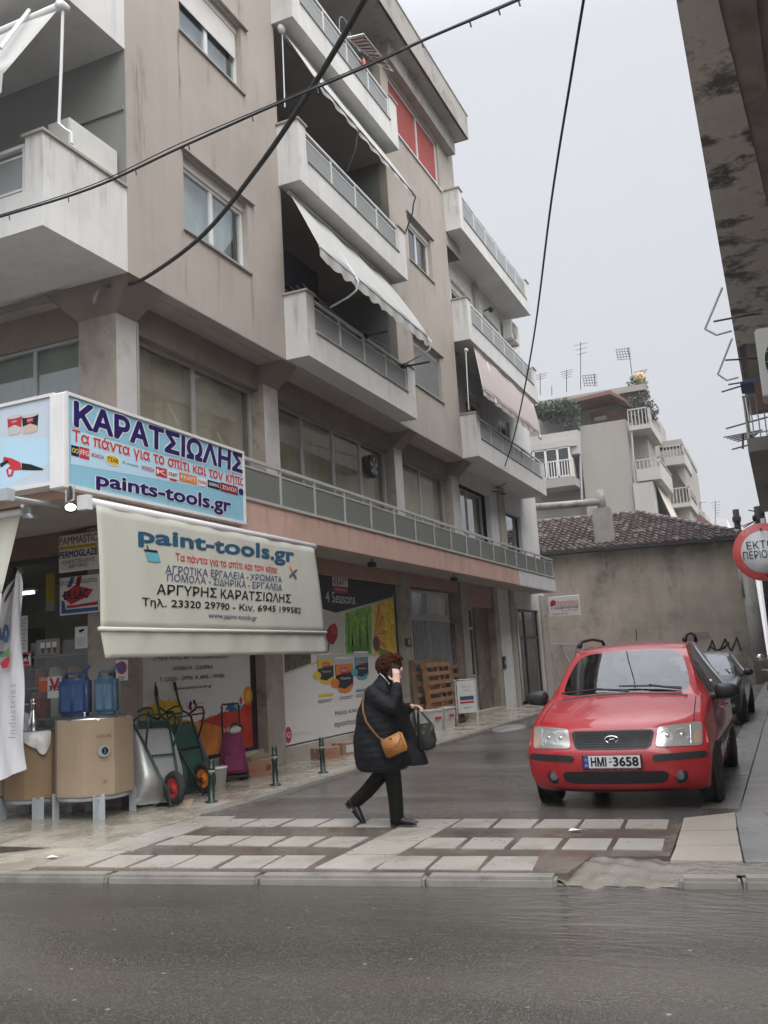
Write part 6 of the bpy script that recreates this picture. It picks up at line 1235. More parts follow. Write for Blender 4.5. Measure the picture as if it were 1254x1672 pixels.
# ================================================================ GOODS ON THE PAVEMENT
mat('cardboard', (.27, .205, .14), .85, .08, 2, streak=.12); mat('cardboard_dark', (.22, .15, .09), .85, .1, 2); mat('plastic_film', (.5, .5, .5), .25, .2, 4); mat('jerry_blue', (.028, .065, .165), .4, .12, 3); mat('jerry_light', (.075, .15, .23), .4, .12, 3)
def vat(label, cx_, cy_, r, z0, z1, mk, n=8, rot=.2, group='steel vats in cardboard sleeves', legr=.86):
    t = thing('steel_vat', label, 'vat', (cx_, cy_, 0), rot, group)
    ring = lambda z, k=1: [Vector((r*k*math.cos(i*2*math.pi/n), r*k*math.sin(i*2*math.pi/n), z)) for i in range(n)]
    def oct_(z, k=1):      # rounded octagon: soft folds in the board
        o = []
        for i in range(48): a = i*2*math.pi/48; f = .93/math.cos(((a+math.pi/n) % (2*math.pi/n))-math.pi/n)*(1-.012*(1 if i % 6 == 3 else 0)); o.append(Vector((r*k*f*math.cos(a), r*k*f*math.sin(a), z)))
        return o
    q = MB(); q.loft([oct_(z0), oct_(z0+.02, 1.005), oct_(z1-.02, 1.0), oct_(z1, .995)], caps=False); q.loft([oct_(z1, .975), oct_(z0, .975)], caps=False); q.build('cardboard_sleeve', mk, t, local=True)
    q = MB(); q.lathe([(0, z0+.03), (r*.93, z0+.03), (r*.93, z1+.005), (r*.9, z1+.02), (0, z1+.03)], (0, 0, 0), 32); q.build('drum', 'steel', t, local=True)
    q = MB(); q.lathe([(0, z1+.03), (.02, z1+.03), (.012, z1+.055), (.024, z1+.07), (.0, z1+.08)], (0, -r*.35, 0), 12); q.build('knob', 'steel', t, local=True)
    for k in range(4):
        a = math.pi/4+k*math.pi/2; x, y = r*legr*math.cos(a), r*legr*math.sin(a)
        q = MB(); ca, sa = math.cos(a), math.sin(a); q.box(-.045, .045, -.004, .004, 0, z0+.02, Matrix.Translation((x, y, 0)) @ Matrix.Rotation(a+math.pi/4, 4, 'Z') @ Matrix.Translation((.04, 0, 0))); q.box(-.004, .004, -.045, .045, 0, z0+.02, Matrix.Translation((x, y, 0)) @ Matrix.Rotation(a+math.pi/4, 4, 'Z') @ Matrix.Translation((0, -.04, 0))); q.build('leg', 'grey_paint', t, local=True)
    q = MB(); q.lathe([(r*.86, z0-.05), (r*.9, z0-.05), (r*.9, z0+.0), (r*.86, z0+.0), (r*.86, z0-.05)], (0, 0, 0), 24); q.build('ring', 'grey_paint', t, local=True)
    return t
v1 = vat('tall tan cardboard vat on grey legs carrying two blue jerrycans', -7.27, 8.32, .44, .25, 1.06, 'cardboard', rot=-.75+math.pi/4)
v2 = vat('darker brown cardboard vat on grey legs between the white flag and the tall one', -8.05, 8.25, .37, .22, .92, 'cardboard_dark', rot=-.75+math.pi/4)
v3 = vat('pale cardboard vat mostly hidden behind the white flag', -8.62, 8.1, .40, .26, .85, 'cardboard', rot=-.75+math.pi/4)
# prints on the sleeves: patches laid on the curved board
def wrap_print(t, r, cx_, cy_, items, name='print'):
    q = MB()
    for mk, txt, a_mid, z_, wd, ht, bold in items:
        q.mat(mk)
        if txt is None:
            n = 16; pts = [(math.cos(i*2*math.pi/n)*wd/2, math.sin(i*2*math.pi/n)*ht/2) for i in range(n)]; fs = [tuple(range(n))]; vs = [Vector((x, y, 0)) for x, y in pts]
        else:
            vs, fs = glyphs(txt, bold); x0 = min(v.x for v in vs); x1 = max(v.x for v in vs); y0 = min(v.y for v in vs); y1 = max(v.y for v in vs); vs = [Vector(((v.x-x0)/(x1-x0)*wd-wd/2, (v.y-y0)/(y1-y0)*ht-ht/2, 0)) for v in vs]
        for f in fs:
            rr = r*1.01+.004+random.random()*.002+(.003 if mk == 'cardboard' else 0); q.add([(cx_+rr*math.cos(a_mid+vs[i].x/r), cy_+rr*math.sin(a_mid+vs[i].x/r), z_+vs[i].y) for i in f], [tuple(range(len(f)))])
    return q.build(name, None, t)
wrap_print(v1, .44, -7.27, 8.32, [('ink_brown', 'SANSONE', -.62, .88, .16, .035, .02), ('ink_grey', None, -.62, .72, .13, .13, 0), ('ink_black', 'Φ', -.60, .72, .07, .09, .02), ('ink_brown', 'o o o', -.62, .62, .11, .012, 0), ('ink_brown', '5 00', -.62, .40, .05, .04, .01)])
wrap_print(v2, .37, -8.05, 8.25, [('ink_lightgrey', '■', -1.75, .76, .07, .10, 0), ('ink_brown', '/', -1.45, .52, .08, .09, 0)])
# film over the rim of the darker vat, and its dispenser
q = MB(); vs = []
for i in range(29):
    a = -2.6+i*2.2/28; d_ = .05+.09*max(0, math.sin(i*.55))+.1*math.exp(-((a+.75)/.35)**2)
    for (rr, zz_) in ((.36, .955), (.395, .94), (.40+.01*math.sin(i*2.2), .92-d_*.5), (.395+.012*math.sin(i*1.3), .92-d_)): vs.append((-8.05+rr*math.cos(a), 8.25+rr*math.sin(a), zz_))
q.smooth = True; q.add(vs, [(i*4+k, i*4+k+1, (i+1)*4+k+1, (i+1)*4+k) for i in range(28) for k in range(3)]); solo(q, 'plastic_film', 'plastic_film', 'crumpled clear plastic film over the rim of the darker vat', 'film')
fx, fy = -8.0, 8.15
t = thing('bottle_filler', 'small chrome bottle filler standing on the darker vat', 'filler', (fx, fy, .95)); q = MB(); q.lathe([(0, .95), (.06, .95), (.055, 1.06), (.035, 1.12), (.03, 1.25), (0, 1.25)], (fx, fy, 0), 16); q.build('body', 'steel', t); q = MB(); q.lathe([(0, 1.25), (.1, 1.25), (.1, 1.262), (0, 1.262)], (fx, fy, 0), 18); q.lathe([(0, 1.262), (.03, 1.262), (.03, 1.32), (0, 1.32)], (fx, fy, 0), 12); q.build('cap', 'steel', t)
q = MB(); q.smooth = True; vs = []
for i in range(7):
    for j in range(5): vs.append((fx-.30+i*.04, fy+.02*math.sin(i*1.7+j), .97+j*.05+.02*math.sin(i+j*1.3)))
q.add(vs, [(i*5+j, i*5+j+1, (i+1)*5+j+1, (i+1)*5+j) for i in range(6) for j in range(4)]); solo(q, 'paper_sheet', 'ink_lightgrey', 'crumpled white paper leaflet stuck by the chrome filler', 'paper')
# jerrycans
def jerry(label, x, y, z, w_, d_, h_, mk, rz):
    t = thing('jerrycan', label, 'jerrycan', (x, y, z), rz, 'blue jerrycans on the tall vat')
    bm = bmesh.new(); bmesh.ops.create_cube(bm, size=1)
    for v in bm.verts: v.co = Vector((v.co.x*w_, v.co.y*d_, (v.co.z+.5)*h_))
    bmesh.ops.bevel(bm, geom=bm.edges[:], offset=.035, segments=4, affect='EDGES'); q = MB(); q.smooth = True; q.bm(bm)
    q.smooth = False
    for k in (-1, 1):
        q.rbox(k*w_*.22-w_*.17, k*w_*.22+w_*.17, -d_/2-.006, -d_/2+.01, h_*.12, h_*.82, .01)
    q.build('body', mk, t, local=True)
    q = MB(); q.tube([(-w_*.32, 0, h_-.01), (-w_*.32, 0, h_+.05), (w_*.1, 0, h_+.055), (w_*.14, 0, h_-.01)], .016, 8); q.build('handle', mk, t, local=True)
    q = MB(); q.lathe([(0, h_-.01), (.035, h_-.01), (.035, h_+.04), (0, h_+.04)], (w_*.3, 0, 0), 14); q.build('cap', 'black' if mk == 'jerry_light' else mk, t, local=True)
    q = MB(); q.tube([(w_*.22, 0, h_+.03), (w_*.5, .02, h_+.13)], [.018, .014], 8); q.build('spout', mk, t, local=True)
jerry('larger dark blue jerrycan on the tall cardboard vat', -7.52, 8.30, 1.09, .34, .19, .43, 'jerry_blue', R(20)); jerry('smaller light blue jerrycan on the tall cardboard vat', -7.19, 8.44, 1.09, .25, .17, .43, 'jerry_light', R(20))
# feather flag
mat('flag_white', (.50, .50, .53), .85, .05, 1.5, streak=.06)
t = thing('feather_flag', 'white feather flag with vertical lettering at the left edge of the photo', 'flag', (-8.5, 7.35, 0))
YFl = 7.45
ptsL = [(-60, 1150), (-60, 1060), (0, 1000), (10, 970), (24, 942), (33, 932)]; ptsR = [(35, 934), (36, 1000), (36.5, 1080), (38, 1150), (40, 1200), (42, 1258)]
edge = [ony(*p_, YFl) for p_ in [(33, 931), (35.3, 960), (36, 1010), (36.5, 1080), (38, 1150), (40, 1210), (42, 1256)]]; lft = [ony(*p_, YFl) for p_ in [(33, 931), (16, 958), (-4, 1003), (-30, 1070), (-50, 1150), (-60, 1210), (-62, 1300)]]
q = MB(); q.smooth = True; vs = []
def fl(i, j): 
    a = edge[min(int(i), 6)].lerp(edge[min(int(i)+1, 6)], i-int(i)); b = lft[min(int(i), 6)].lerp(lft[min(int(i)+1, 6)], i-int(i)); return a.lerp(b, j)+Vector((0, .05*math.sin(j*9+i*.8)*j+.02*math.sin(j*21+i*2.2), 0))
for i in range(25):
    for j in range(13): vs.append(fl(i/4, j/12))
q.add(vs, [(i*13+j, i*13+j+1, (i+1)*13+j+1, (i+1)*13+j) for i in range(24) for j in range(12)]); vs2 = [Vector(v)+Vector((0, .004, 0)) for v in vs]; q.add(vs2, [(i*13+j, (i+1)*13+j, (i+1)*13+j+1, i*13+j+1) for i in range(24) for j in range(12)]); q.build('cloth', 'flag_white', t)
q = MB(); q.tube([lft[1]+Vector((.06, 0, .03)), lft[2], lft[3], lft[4], Vector((lft[5].x, YFl, .6)), Vector((lft[5].x, YFl, 0))], .014, 8); q.tube([lft[1]+Vector((.06, 0, .03)), lft[0]+Vector((.02, 0, .02))], .012, 8); q.box(lft[5].x-.25, lft[5].x+.25, YFl-.25, YFl+.25, 0, .03); q.build('pole', 'black', t)
P = Panel(ony(25, 1205, YFl-.075), Vector((0, 0, .66)), Vector((-.13, 0, 0))); P.n = Vector((0, -1, 0)); vs_, fs_ = glyphs('Industries', 0, 0, 1.15); P.text('ink_grey', 'Industries', 0, 0, ony(10, 1112, YFl-.075).z*0+(ony(12, 1112, YFl-.075)-ony(12, 1200, YFl-.075)).z/.66, .75, .0, space=1.15)
c_ = ony(9, 1082, YFl-.07); P2 = Panel(c_-Vector((.1, 0, .07)), (.2, 0, 0), (0, 0, .16)); P.mb.mat('ink_crimson'); P.mb.add([P2.pt(a, b) for a, b in ((.1, .4), (.45, .7), (.8, .85), (.78, .45), (.62, .1), (.3, .05))], [(0, 1, 2, 3, 4, 5)])
P.mb.mat('ink_green'); P.mb.add([P2.pt(a, b, .002) for a, b in ((-.3, .85), (.2, .95), (.5, 1.2), (.8, 1.5), (.76, 1.0), (.5, .82))], [(0, 1, 2, 3, 4, 5)])
P.mb.mat('ink_grey'); gp = Panel(ony(-5, 1078, YFl-.07), Vector((0, 0, .34)), Vector((-.001, 0, 0))); 
P3 = Panel(ony(14, 1070, YFl-.07), Vector((0, 0, .36)), Vector((-.22, 0, 0))); P3.mb = P.mb; P3.n = Vector((0, -1, 0)); P3.text('ink_slate', 'rg', 0, 0, .9, .9, 0, bold=.04)
P.mb.mat('ink_blue'); P.mb.add([P2.pt(a, b, .002) for a, b in ((.35, 2.1), (.75, 2.35), (.72, 2.05), (.4, 1.75))], [(0, 1, 2, 3)])
P.build('lettering', t)
# wheelbarrows stood on their noses
mat('barrow_green', (.022, .065, .055), .4, .15, 3); mat('frame_green', (.015, .045, .035), .35, .1, 3); mat('hub_red', (.38, .02, .025), .35, .1, 3); mat('hub_orange', (.55, .17, .02), .35, .1, 3); mat('barrow_galv', (.43, .45, .45), .36, .12, 2.5, metal=.45, streak=.15)
def barrow(label, nose, cdir, tray, hub, framek, tilt=0., roll=0.):
    t = thing('wheelbarrow', label, 'wheelbarrow', nose, 0, 'wheelbarrows stood upright by the shop')
    Z_ = -Vector((*cdir, 0)).normalized(); X_ = Vector((0, 0, -1)); Y_ = Z_.cross(X_)      # cdir: where the underside faces
    Mx = Matrix((X_, Y_, Z_)).transposed(); Mx = (Matrix.Rotation(tilt, 3, Y_) @ Matrix.Rotation(roll, 3, Z_) @ Mx).to_4x4() @ Matrix.Scale(.95, 4) @ Matrix.Translation((-.86, 0, -.2))
    def put(q, name, mk, par): q.v = [tuple(Mx @ Vector(v)) for v in q.v]; return q.build(name, mk, par, local=True)
    # tray: rounded, open on top, flared
    def rr(hx, hy, cx_, z, n=6):
        o = []
        for sx_, sy_, a0 in ((1, 1, 0), (-1, 1, 90), (-1, -1, 180), (1, -1, 270)):
            for k in range(n+1): a = R(a0+90*k/n); o.append(Vector((cx_+sx_*(hx-.11)+.11*math.cos(a), sy_*(hy-.11)+.11*math.sin(a), z)))
        return o
    q = MB(); q.smooth = True
    prof = [(.24, .2, .10, .30), (.33, .27, .11, .31), (.38, .30, .13, .38), (.43, .33, .16, .5), (.455, .35, .17, .56), (.468, .36, .17, .565)]
    rings = [rr(*p_) for p_ in prof]+[rr(p_[0]-.008, p_[1]-.008, p_[2], p_[3]+.006) for p_ in prof[-2::-1]]
    q.loft(rings); put(q, 'tray', tray, t)
    q = MB(); q.smooth = True
    q.loft([rr(.468+.012*math.cos(a), .36+.012*math.cos(a), .17, .565+.012*math.sin(a)) for a in (0, 1.57, 3.14, 4.71, 6.28)], caps=False); put(q, 'rim', tray, t)
    for s_ in (-1, 1):
        q = MB(); q.tube([(.68, s_*.09, .2), (.42, s_*.13, .24), (0, s_*.2, .28), (-.32, s_*.26, .33), (-.46, s_*.27, .47), (-.62, s_*.275, .47), (-.80, s_*.28, .44)], .016, 8); put(q, 'frame', framek, t)
        q = MB(); q.tube([(-.74, s_*.279, .45), (-.87, s_*.282, .425)], .021, 8); put(q, 'grip', 'black', t)
        q = MB(); q.tube([(.05, s_*.2, .28), (-.12, s_*.235, .10), (-.2, s_*.24, .03), (-.28, s_*.245, .03), (-.33, s_*.25, .14), (-.34, s_*.262, .34)], .014, 8); put(q, 'leg', framek, t)
    for bar in ([(-.2, -.24, .05), (-.2, .24, .05)], [(.16, -.17, .26), (.16, .17, .26)], [(.62, -.1, .2), (.62, .1, .2)], [(.68, -.09, .2), (.86, -.08, .26), (.86, .08, .26), (.68, .09, .2)]): q = MB(); q.tube(bar, .012, 6); put(q, 'cross_bar', framek, t)
    q = MB(); q.smooth = True; q.loft([[Vector((.62+(.155+.048*math.cos(b))*math.cos(a), .048*math.sin(b), .2+(.155+.048*math.cos(b))*math.sin(a))) for b in [k*2*math.pi/10 for k in range(10)]] for a in [i*2*math.pi/28 for i in range(29)]], caps=False); w_ = put(q, 'wheel', 'rubber', t)
    q = MB(); q.v = []; q.lathe([(0, -.03), (.045, -.034), (.05, -.012), (.1, -.01), (.118, -.03), (.125, -.03), (.125, .03), (.118, .03), (.1, .01), (.05, .012), (.045, .034), (0, .03)], (.62, 0, .2), 24, 'y'); put(q, 'rim_disc', hub, w_)
    return t
TL = 27
barrow('bright galvanised wheelbarrow on end with a red wheel hub', (-6.56, 8.90, .0), (.95, -.31), 'barrow_galv', 'hub_red', 'frame_green', tilt=R(TL), roll=R(3))
barrow('green wheelbarrow on end with an orange wheel hub, behind the bright one', (-6.66, 9.68, .01), (.95, -.3), 'barrow_green', 'hub_orange', 'black', tilt=R(TL), roll=R(-3))
barrow('dark green wheelbarrow squeezed between the bright and orange-hubbed ones', (-6.84, 9.30, .03), (.97, -.2), 'barrow_green', 'hub_orange', 'frame_green', tilt=R(TL*.8), roll=R(2))
q = MB(); q.smooth = True; q.add([(-6.75+.28*math.cos(a)*k, 9.02+.16*math.sin(a)*k, .015+(.05*math.sin(a*3) if k == 1 else .03)) for k in (.01, .5, 1) for a in [i*2*math.pi/14 for i in range(14)]], [(j*14+i, j*14+(i+1) % 14, (j+1)*14+(i+1) % 14, (j+1)*14+i) for j in range(2) for i in range(14)]); solo(q, 'paper_scrap', 'cardboard', 'crumpled tan paper lying under the upright wheelbarrows', 'paper')
# shopping trolley
mat('trolley_cloth', (.20, .025, .095), .8, .12, 3)
p = onz(*zc(830, 870), 0); t = thing('shopping_trolley', 'purple shopping trolley bag on a black frame beside the painted window', 'trolley', (-7.22, 11.05, 0), R(38))
q = MB(); q.smooth = False; rg_ = lambda z, wx, dy, y0: [Vector((sx_*wx, y0+sy_*dy, z)) for sx_, sy_ in ((-1, -1), (1, -1), (1, 1), (-1, 1))]
bm = bmesh.new(); bmesh.ops.create_cube(bm, size=1)
for v in bm.verts: k = v.co.z+.5; v.co = Vector((v.co.x*(.40-.16*k), v.co.y*(.30-.12*k)+.06*k, .10+k*.56))
bmesh.ops.bevel(bm, geom=bm.edges[:], offset=.03, segments=3, affect='EDGES'); q.smooth = True; q.bm(bm); q.smooth = False; q.rbox(-.13, .13, -.14, -.11, .14, .34, .01); q.build('bag', 'trolley_cloth', t, local=True)
q = MB(); q.tube([(-.12, .16, .05), (-.12, .2, 1.0), (-.11, .2, 1.03), (.11, .2, 1.03), (.12, .2, 1.0), (.12, .16, .05)], .013, 8); q.box(-.2, .2, -.12, .16, .05, .08); q.build('frame', 'black', t, local=True)
for s_ in (-1, 1): q = MB(); q.lathe([(0, -.015), (.075, -.015), (.075, .015), (0, .015)], (s_*.2, .14, .075), 20, 'x'); q.build('wheel', 'rubber', t, local=True)
q = MB(); q.smooth = True; q.loft([[Vector((.10*math.cos(a)+.05, -.06+.02*math.cos(b), .66+.12*math.sin(a)*.9+.02*math.sin(b))) for b in (0, 1.6, 3.1, 4.7)] for a in [i*math.pi/10-.3 for i in range(12)]]); q.build('handle_strap', 'black', t, local=True)
q = MB(); q.smooth = True; q.ell((0.02, .02, .68), .11, .08, .06, 10, 6); q.build('lining', 'plastic_film', t, local=True)
# cartons
def carton(label, x, y, z, w_, d_, h_, rz, mk='cardboard_red', flap=False, group='small cartons by the shop wall', prints=()):
    t = thing('carton', label, 'carton', (x, y, z), rz, group); q = MB(); q.rbox(-w_/2, w_/2, -d_/2, d_/2, 0, h_, .004); q.build('box', mk, t, local=True)
    q = MB(); q.box(-w_/2, w_/2, -.03, .03, h_+.0005, h_+.002); q.box(-w_/2-.002, -w_/2-.0005, -.03, .03, h_*.6, h_); q.build('tape', 'beige_slab', t, local=True)
    if prints:
        P = Panel((-w_/2, -d_/2-.001, 0), (w_, 0, 0), (0, 0, h_))
        for k, mk2, a0, b0, a1, b1 in prints: (P.text(mk2, k, a0, b0, a1, b1, .001) if k else P.rect(mk2, a0, b0, a1, b1, .001))
        P.mb.build('print', None, t, local=True)
    return t
mat('cardboard_red', (.27, .15, .10), .85, .12, 3); mat('carton_white', (.50, .49, .47), .7, .06, 3)
carton('reddish carton at the foot of the column, beside the purple trolley', -7.18, 11.62, 0, .48, .3, .20, R(60), prints=(('ΠΡΟΣΟΧΗ', 'ink_crimson', .1, .3, .45, .5), (None, 'ink_brown', .6, .3, .78, .7)))
carton('flat brown carton lying behind the reddish one', -7.3, 11.75, .0, .55, .3, .26, R(85), mk='cardboard')
carton('low reddish carton under the printed poster, left of the pair', -7.12, 13.62, 0, .42, .26, .17, R(62), prints=(('BOX', 'ink_crimson', .2, .3, .7, .6),))
carton('low carton with round white mark under the printed poster, right of the pair', -7.02, 14.12, 0, .34, .26, .20, R(70), prints=((None, 'ink_lightgrey', .25, .2, .75, .8),))
# white paint buckets
for (x, y, lab, rz) in ((-7.02, 18.15, 'white square tub with red label, left of the pair by the pallet', 75), (-6.98, 18.85, 'white square tub with red label, right of the pair by the pallet', 80)):
    t = thing('paint_tub', lab, 'tub', (x, y, 0), R(rz), 'white tubs by the pallets'); q = MB(); q.prism([(-.2, -.18, 0), (.2, -.18, 0), (.2, .18, 0), (-.2, .18, 0)], (0, 0, .01)); q.loft([[Vector((sx_*k, sy_*k*.9, z)) for sx_, sy_ in ((-1, -1), (1, -1), (1, 1), (-1, 1))] for k, z in ((.19, 0), (.22, .42), (.23, .42), (.23, .45))]); q.build('body', 'carton_white', t, local=True)
    P = Panel((-.2, -.195, .0), (.4, 0, 0), (0, -.02, .42)); P.rect('ink_crimson', .3, .6, .85, .72); P.text('ink_grey', 'LATEX', .3, .45, .7, .55); P.mb.build('print', None, t, local=True)
t = thing('bucket', 'small white bucket behind the nearest bollard', 'bucket', (-6.95, 10.25, 0)); q = MB(); q.lathe([(0, 0), (.10, 0), (.13, .26), (.135, .26), (.135, .28), (0, .275)], (0, 0, 0), 20); q.build('body', 'white_paint', t, local=True); q = MB(); q.tube([(.13*math.cos(a), .02, .26+.05*math.sin(a)) for a in [i*math.pi/8 for i in range(9)]], .004, 5); q.build('handle', 'steel', t, local=True)
# bollards
mat('bollard_green', (.007, .024, .017), .35, .15, 3)
def bollard(x, y, label, tilt=0):
    t = thing('bollard', label, 'bollard', (x, y, 0), 0, 'dark green bollards along the kerb'); t.rotation_euler = (0, tilt, 0)
    q = MB(); q.lathe([(0, 0), (.075, 0), (.075, .012), (.038, .02), (.036, .30), (.041, .305), (.041, .325), (.036, .33), (.036, .37), (.041, .375), (.041, .395), (.034, .40), (.034, .46), (.03, .485), (0, .49)], (0, 0, 0), 18); q.build('post', 'bollard_green', t, local=True)
    q = MB(); q.lathe([(.0365, .335), (.0375, .335), (.0375, .365), (.0365, .365), (.0365, .335)], (0, 0, 0), 18); q.build('band', 'rust_pipe', t, local=True)
bollard(-6.34, 9.22, 'dark green bollard beside the wheelbarrow wheels, nearest of the three', R(2)); bollard(-6.28, 10.58, 'dark green bollard in front of the column, middle of the three', 0); bollard(-6.2, 11.76, 'dark green bollard before the tall printed poster, farthest of the three', R(-1))
# pallets leaning on the wall
mat('pallet_wood', (.25, .13, .06), .85, .25, 4, streak=.3); mat('pallet_old', (.17, .11, .07), .85, .25, 4, streak=.3)
def pallet(label, y0, y1, x, h_, mk, lean, nb):
    t = thing('pallet', label, 'pallet', (x, (y0+y1)/2, 0), 0, 'wooden pallets leaning on the barred window'); t.rotation_euler = (0, lean, 0); w_ = y1-y0
    for i in range(3): y = -w_/2+.05+(w_-.1)*i/2; q = MB(); q.rbox(-.05, .05, y-.045, y+.045, 0, h_, .004); q.build('stringer', mk, t, local=True)
    for i in range(nb): z = .06+(h_-.12)*i/(nb-1); q = MB(); q.rbox(.05, .07, -w_/2, w_/2, z-.045, z+.045, .004); q.build('board', mk, t, local=True)
    for i in range(4): z = .06+(h_-.12)*i/3; q = MB(); q.rbox(-.07, -.05, -w_/2, w_/2, z-.05, z+.05, .004); q.build('back_board', mk, t, local=True)
pallet('reddish wooden pallet upright against the wall, front of three', 18.25, 19.75, -7.02, 1.42, 'pallet_wood', R(-4), 8)
pallet('weathered pallet standing behind the reddish one', 18.05, 19.6, -7.22, 1.5, 'pallet_old', R(-3), 7); pallet('weathered pallet half hidden by the folding sign', 19.7, 20.9, -7.2, 1.34, 'pallet_old', R(-5), 7)
# folding sign
t = thing('folding_sign', 'white folding pavement sign open beside the pallets', 'sign', (-6.95, 20.4, 0), R(52))
q = MB(); q.tube([(-.28, 0, 0), (-.28, -.02, .98), (.28, -.02, .98), (.28, 0, 0)], .016, 6); q.tube([(-.28, .5, 0), (-.28, .02, .98)], .014, 6); q.tube([(.28, .5, 0), (.28, .02, .98)], .014, 6); q.tube([(-.28, .5, .03), (.28, .5, .03)], .014, 6); q.build('frame', 'white_metal', t, local=True)
q = MB(); q.rbox(-.25, .25, -.035, -.02, .22, .95, .006); q.build('board', 'white_paint', t, local=True); P = Panel((-.25, -.036, .22), (.5, 0, 0), (0, 0, .73)); P.text('ink_grey', 'Όλα τα', .25, .78, .75, .86); P.text('ink_grey', 'είδη', .35, .66, .65, .73); P.rect('ink_slate', .12, .40, .88, .52); P.rect('ink_crimson', .12, .30, .88, .36); P.text('ink_slate', 'paint', .3, .12, .7, .2); P.mb.build('lettering', None, t, local=True)
# concrete lump that ramps up to the kerb
p = onz(835, 1190, -.05); q = MB(); q.smooth = True; q.ell((p.x-.05, p.y, -.06), .34, .75, .085, 18, 8); solo(q, 'kerb_ramp', 'kerb', 'small rounded mortar ramp against the kerb by the flats entrance', 'ramp')
# litter and leaves: scraps on the ground
for (x, y, lab) in ((85, 1400, 'scrap of white paper on the wet corner paving'), (938, 1356, 'scrap of white paper lying between the crossing bars')):
    p = onz(x, y, .012); q = MB(); q.quad(p+Vector((-.05, -.02, 0)), p+Vector((.04, -.03, .012)), p+Vector((.06, .02, .004)), p+Vector((-.03, .025, .014))); solo(q, 'paper_scrap', 'ink_white', lab, 'paper')
p = onz(15, 1385, .002); q = MB(); mat('drain_dark', (.035, .03, .025), .3, .3, 6); q.zprism([(p.x-.6, p.y-.18), (p.x+.1, p.y-.2), (p.x+.42, p.y+.06), (p.x-.3, p.y+.06)], -.05, .003); struct(q, 'manhole_cover', 'drain_dark')

# ---------------------------------------------------------------- rain streaks and rust runs on the walls (wear that stays with the wall)
m = bpy.data.materials.new('run_mark'); m.use_nodes = True; MATS['run_mark'] = m; N = m.node_tree.nodes; L = m.node_tree.links; b = N['Principled BSDF']; b.inputs['Base Color'].default_value = (.12, .095, .075, 1); b.inputs['Roughness'].default_value = .9
tc = N.new('ShaderNodeTexCoord'); mp = N.new('ShaderNodeMapping'); mp.inputs['Scale'].default_value = (9, 9, .9); L.new(tc.outputs['Object'], mp.inputs[0]); n_ = N.new('ShaderNodeTexNoise'); n_.inputs['Scale'].default_value = 3; n_.inputs['Detail'].default_value = 6; L.new(mp.outputs[0], n_.inputs['Vector'])
r_ = N.new('ShaderNodeMapRange'); r_.inputs[1].default_value = .42; r_.inputs[2].default_value = .75; r_.inputs[3].default_value = 0; r_.inputs[4].default_value = .42; L.new(n_.outputs[0], r_.inputs[0])
uvn = N.new('ShaderNodeAttribute'); uvn.attribute_name = 'fade'; mu = N.new('ShaderNodeMath'); mu.operation = 'MULTIPLY'; L.new(r_.outputs[0], mu.inputs[0]); L.new(uvn.outputs['Fac'], mu.inputs[1])
tr_ = N.new('ShaderNodeBsdfTransparent'); mxs = N.new('ShaderNodeMixShader'); L.new(mu.outputs[0], mxs.inputs[0]); L.new(tr_.outputs[0], mxs.inputs[1]); L.new(b.outputs[0], mxs.inputs[2]); L.new(mxs.outputs[0], N['Material Output'].inputs[0])
def runs(o, items):
    """wear marks added to the surface of part o itself. items: (point at the top, direction across, width, length), world coordinates"""
    q_ = o
    while q_ not in OFF: q_ = q_.parent
    inv = OFF[q_].inverted(); me = o.data; me.materials.append(MATS['run_mark']); mi = len(me.materials)-1
    bm = bmesh.new(); bm.from_mesh(me); ly = bm.verts.layers.float.new('fade')
    for p, d_, w_, ln in items:
        p, d_ = Vector(p), Vector(d_); k = []
        for (a_, z_, f_) in ((-.5, 0, .0), (0, 0, 1.), (.5, 0, .0), (-.5, -.6, 0.), (0, -.6, .75), (.5, -.6, 0.), (-.3, -1, 0.), (0, -1, 0.), (.3, -1, 0.)):
            v = bm.verts.new(inv @ (p+d_*w_*a_+Vector((0, 0, ln*z_)))); v[ly] = f_; k.append(v)
        for f_ in ((0, 1, 4, 3), (1, 2, 5, 4), (3, 4, 7, 6), (4, 5, 8, 7)): bm.faces.new([k[i] for i in f_]).material_index = mi
    bm.to_mesh(me); bm.free()
def part(par, nm): return [c for c in children(par) if c.name.split('.')[0] == nm]
it = []
for (a_, b2, l, h) in win+win2:
    for y in (a_-.02, b2+.04, a_+random.uniform(.3, .9)): it.append(((SX+.003, y, l-.03), (0, 1, 0), random.uniform(.07, .16), random.uniform(.5, 1.3)))
    it.append(((SX+.003, b2+.15, h+.0), (0, 1, 0), .09, random.uniform(.4, .9)))
it += [((SX+.003, 9.80, 10.58), (0, 1, 0), .13, 1.7), ((SX+.003, 9.80, 10.55), (0, 1, 0), .07, 1.2)]
for z in FL[1:3]:
    for k in range(6): it.append(((SX+.003, random.choice((random.uniform(8.7, 12.5), random.uniform(17.5, 21.4))), z+random.uniform(-.3, .3)), (0, 1, 0), random.uniform(.1, .35), random.uniform(.8, 2.2)))
runs(part(cb, 'wall')[0], it)
bl = part(cb, 'balcony')
for z, bo, bf in zip(FL[:3], bl[:3], bl[3:6]):
    it = [((BX+.003, y+random.uniform(-.04, .04), z+.46), (0, 1, 0), random.uniform(.06, .2), random.uniform(.25, .45)) for y in (12.9, 13.86, 14.87, 15.88, 16.9, 17.2, 12.6)]+[((-6.72, 12.557, z+1.08), (1, 0, 0), .2, .9)]
    runs(bo, it)
    runs(bf, [((x, 7.187, z+1.1), (1, 0, 0), .12, .8) for x in (-6.95, -7.1)]+[((SX+.004, y, z+1.1), (0, 1, 0), random.uniform(.1, .3), random.uniform(.5, .9)) for y in (7.3, 7.7, 8.2)])
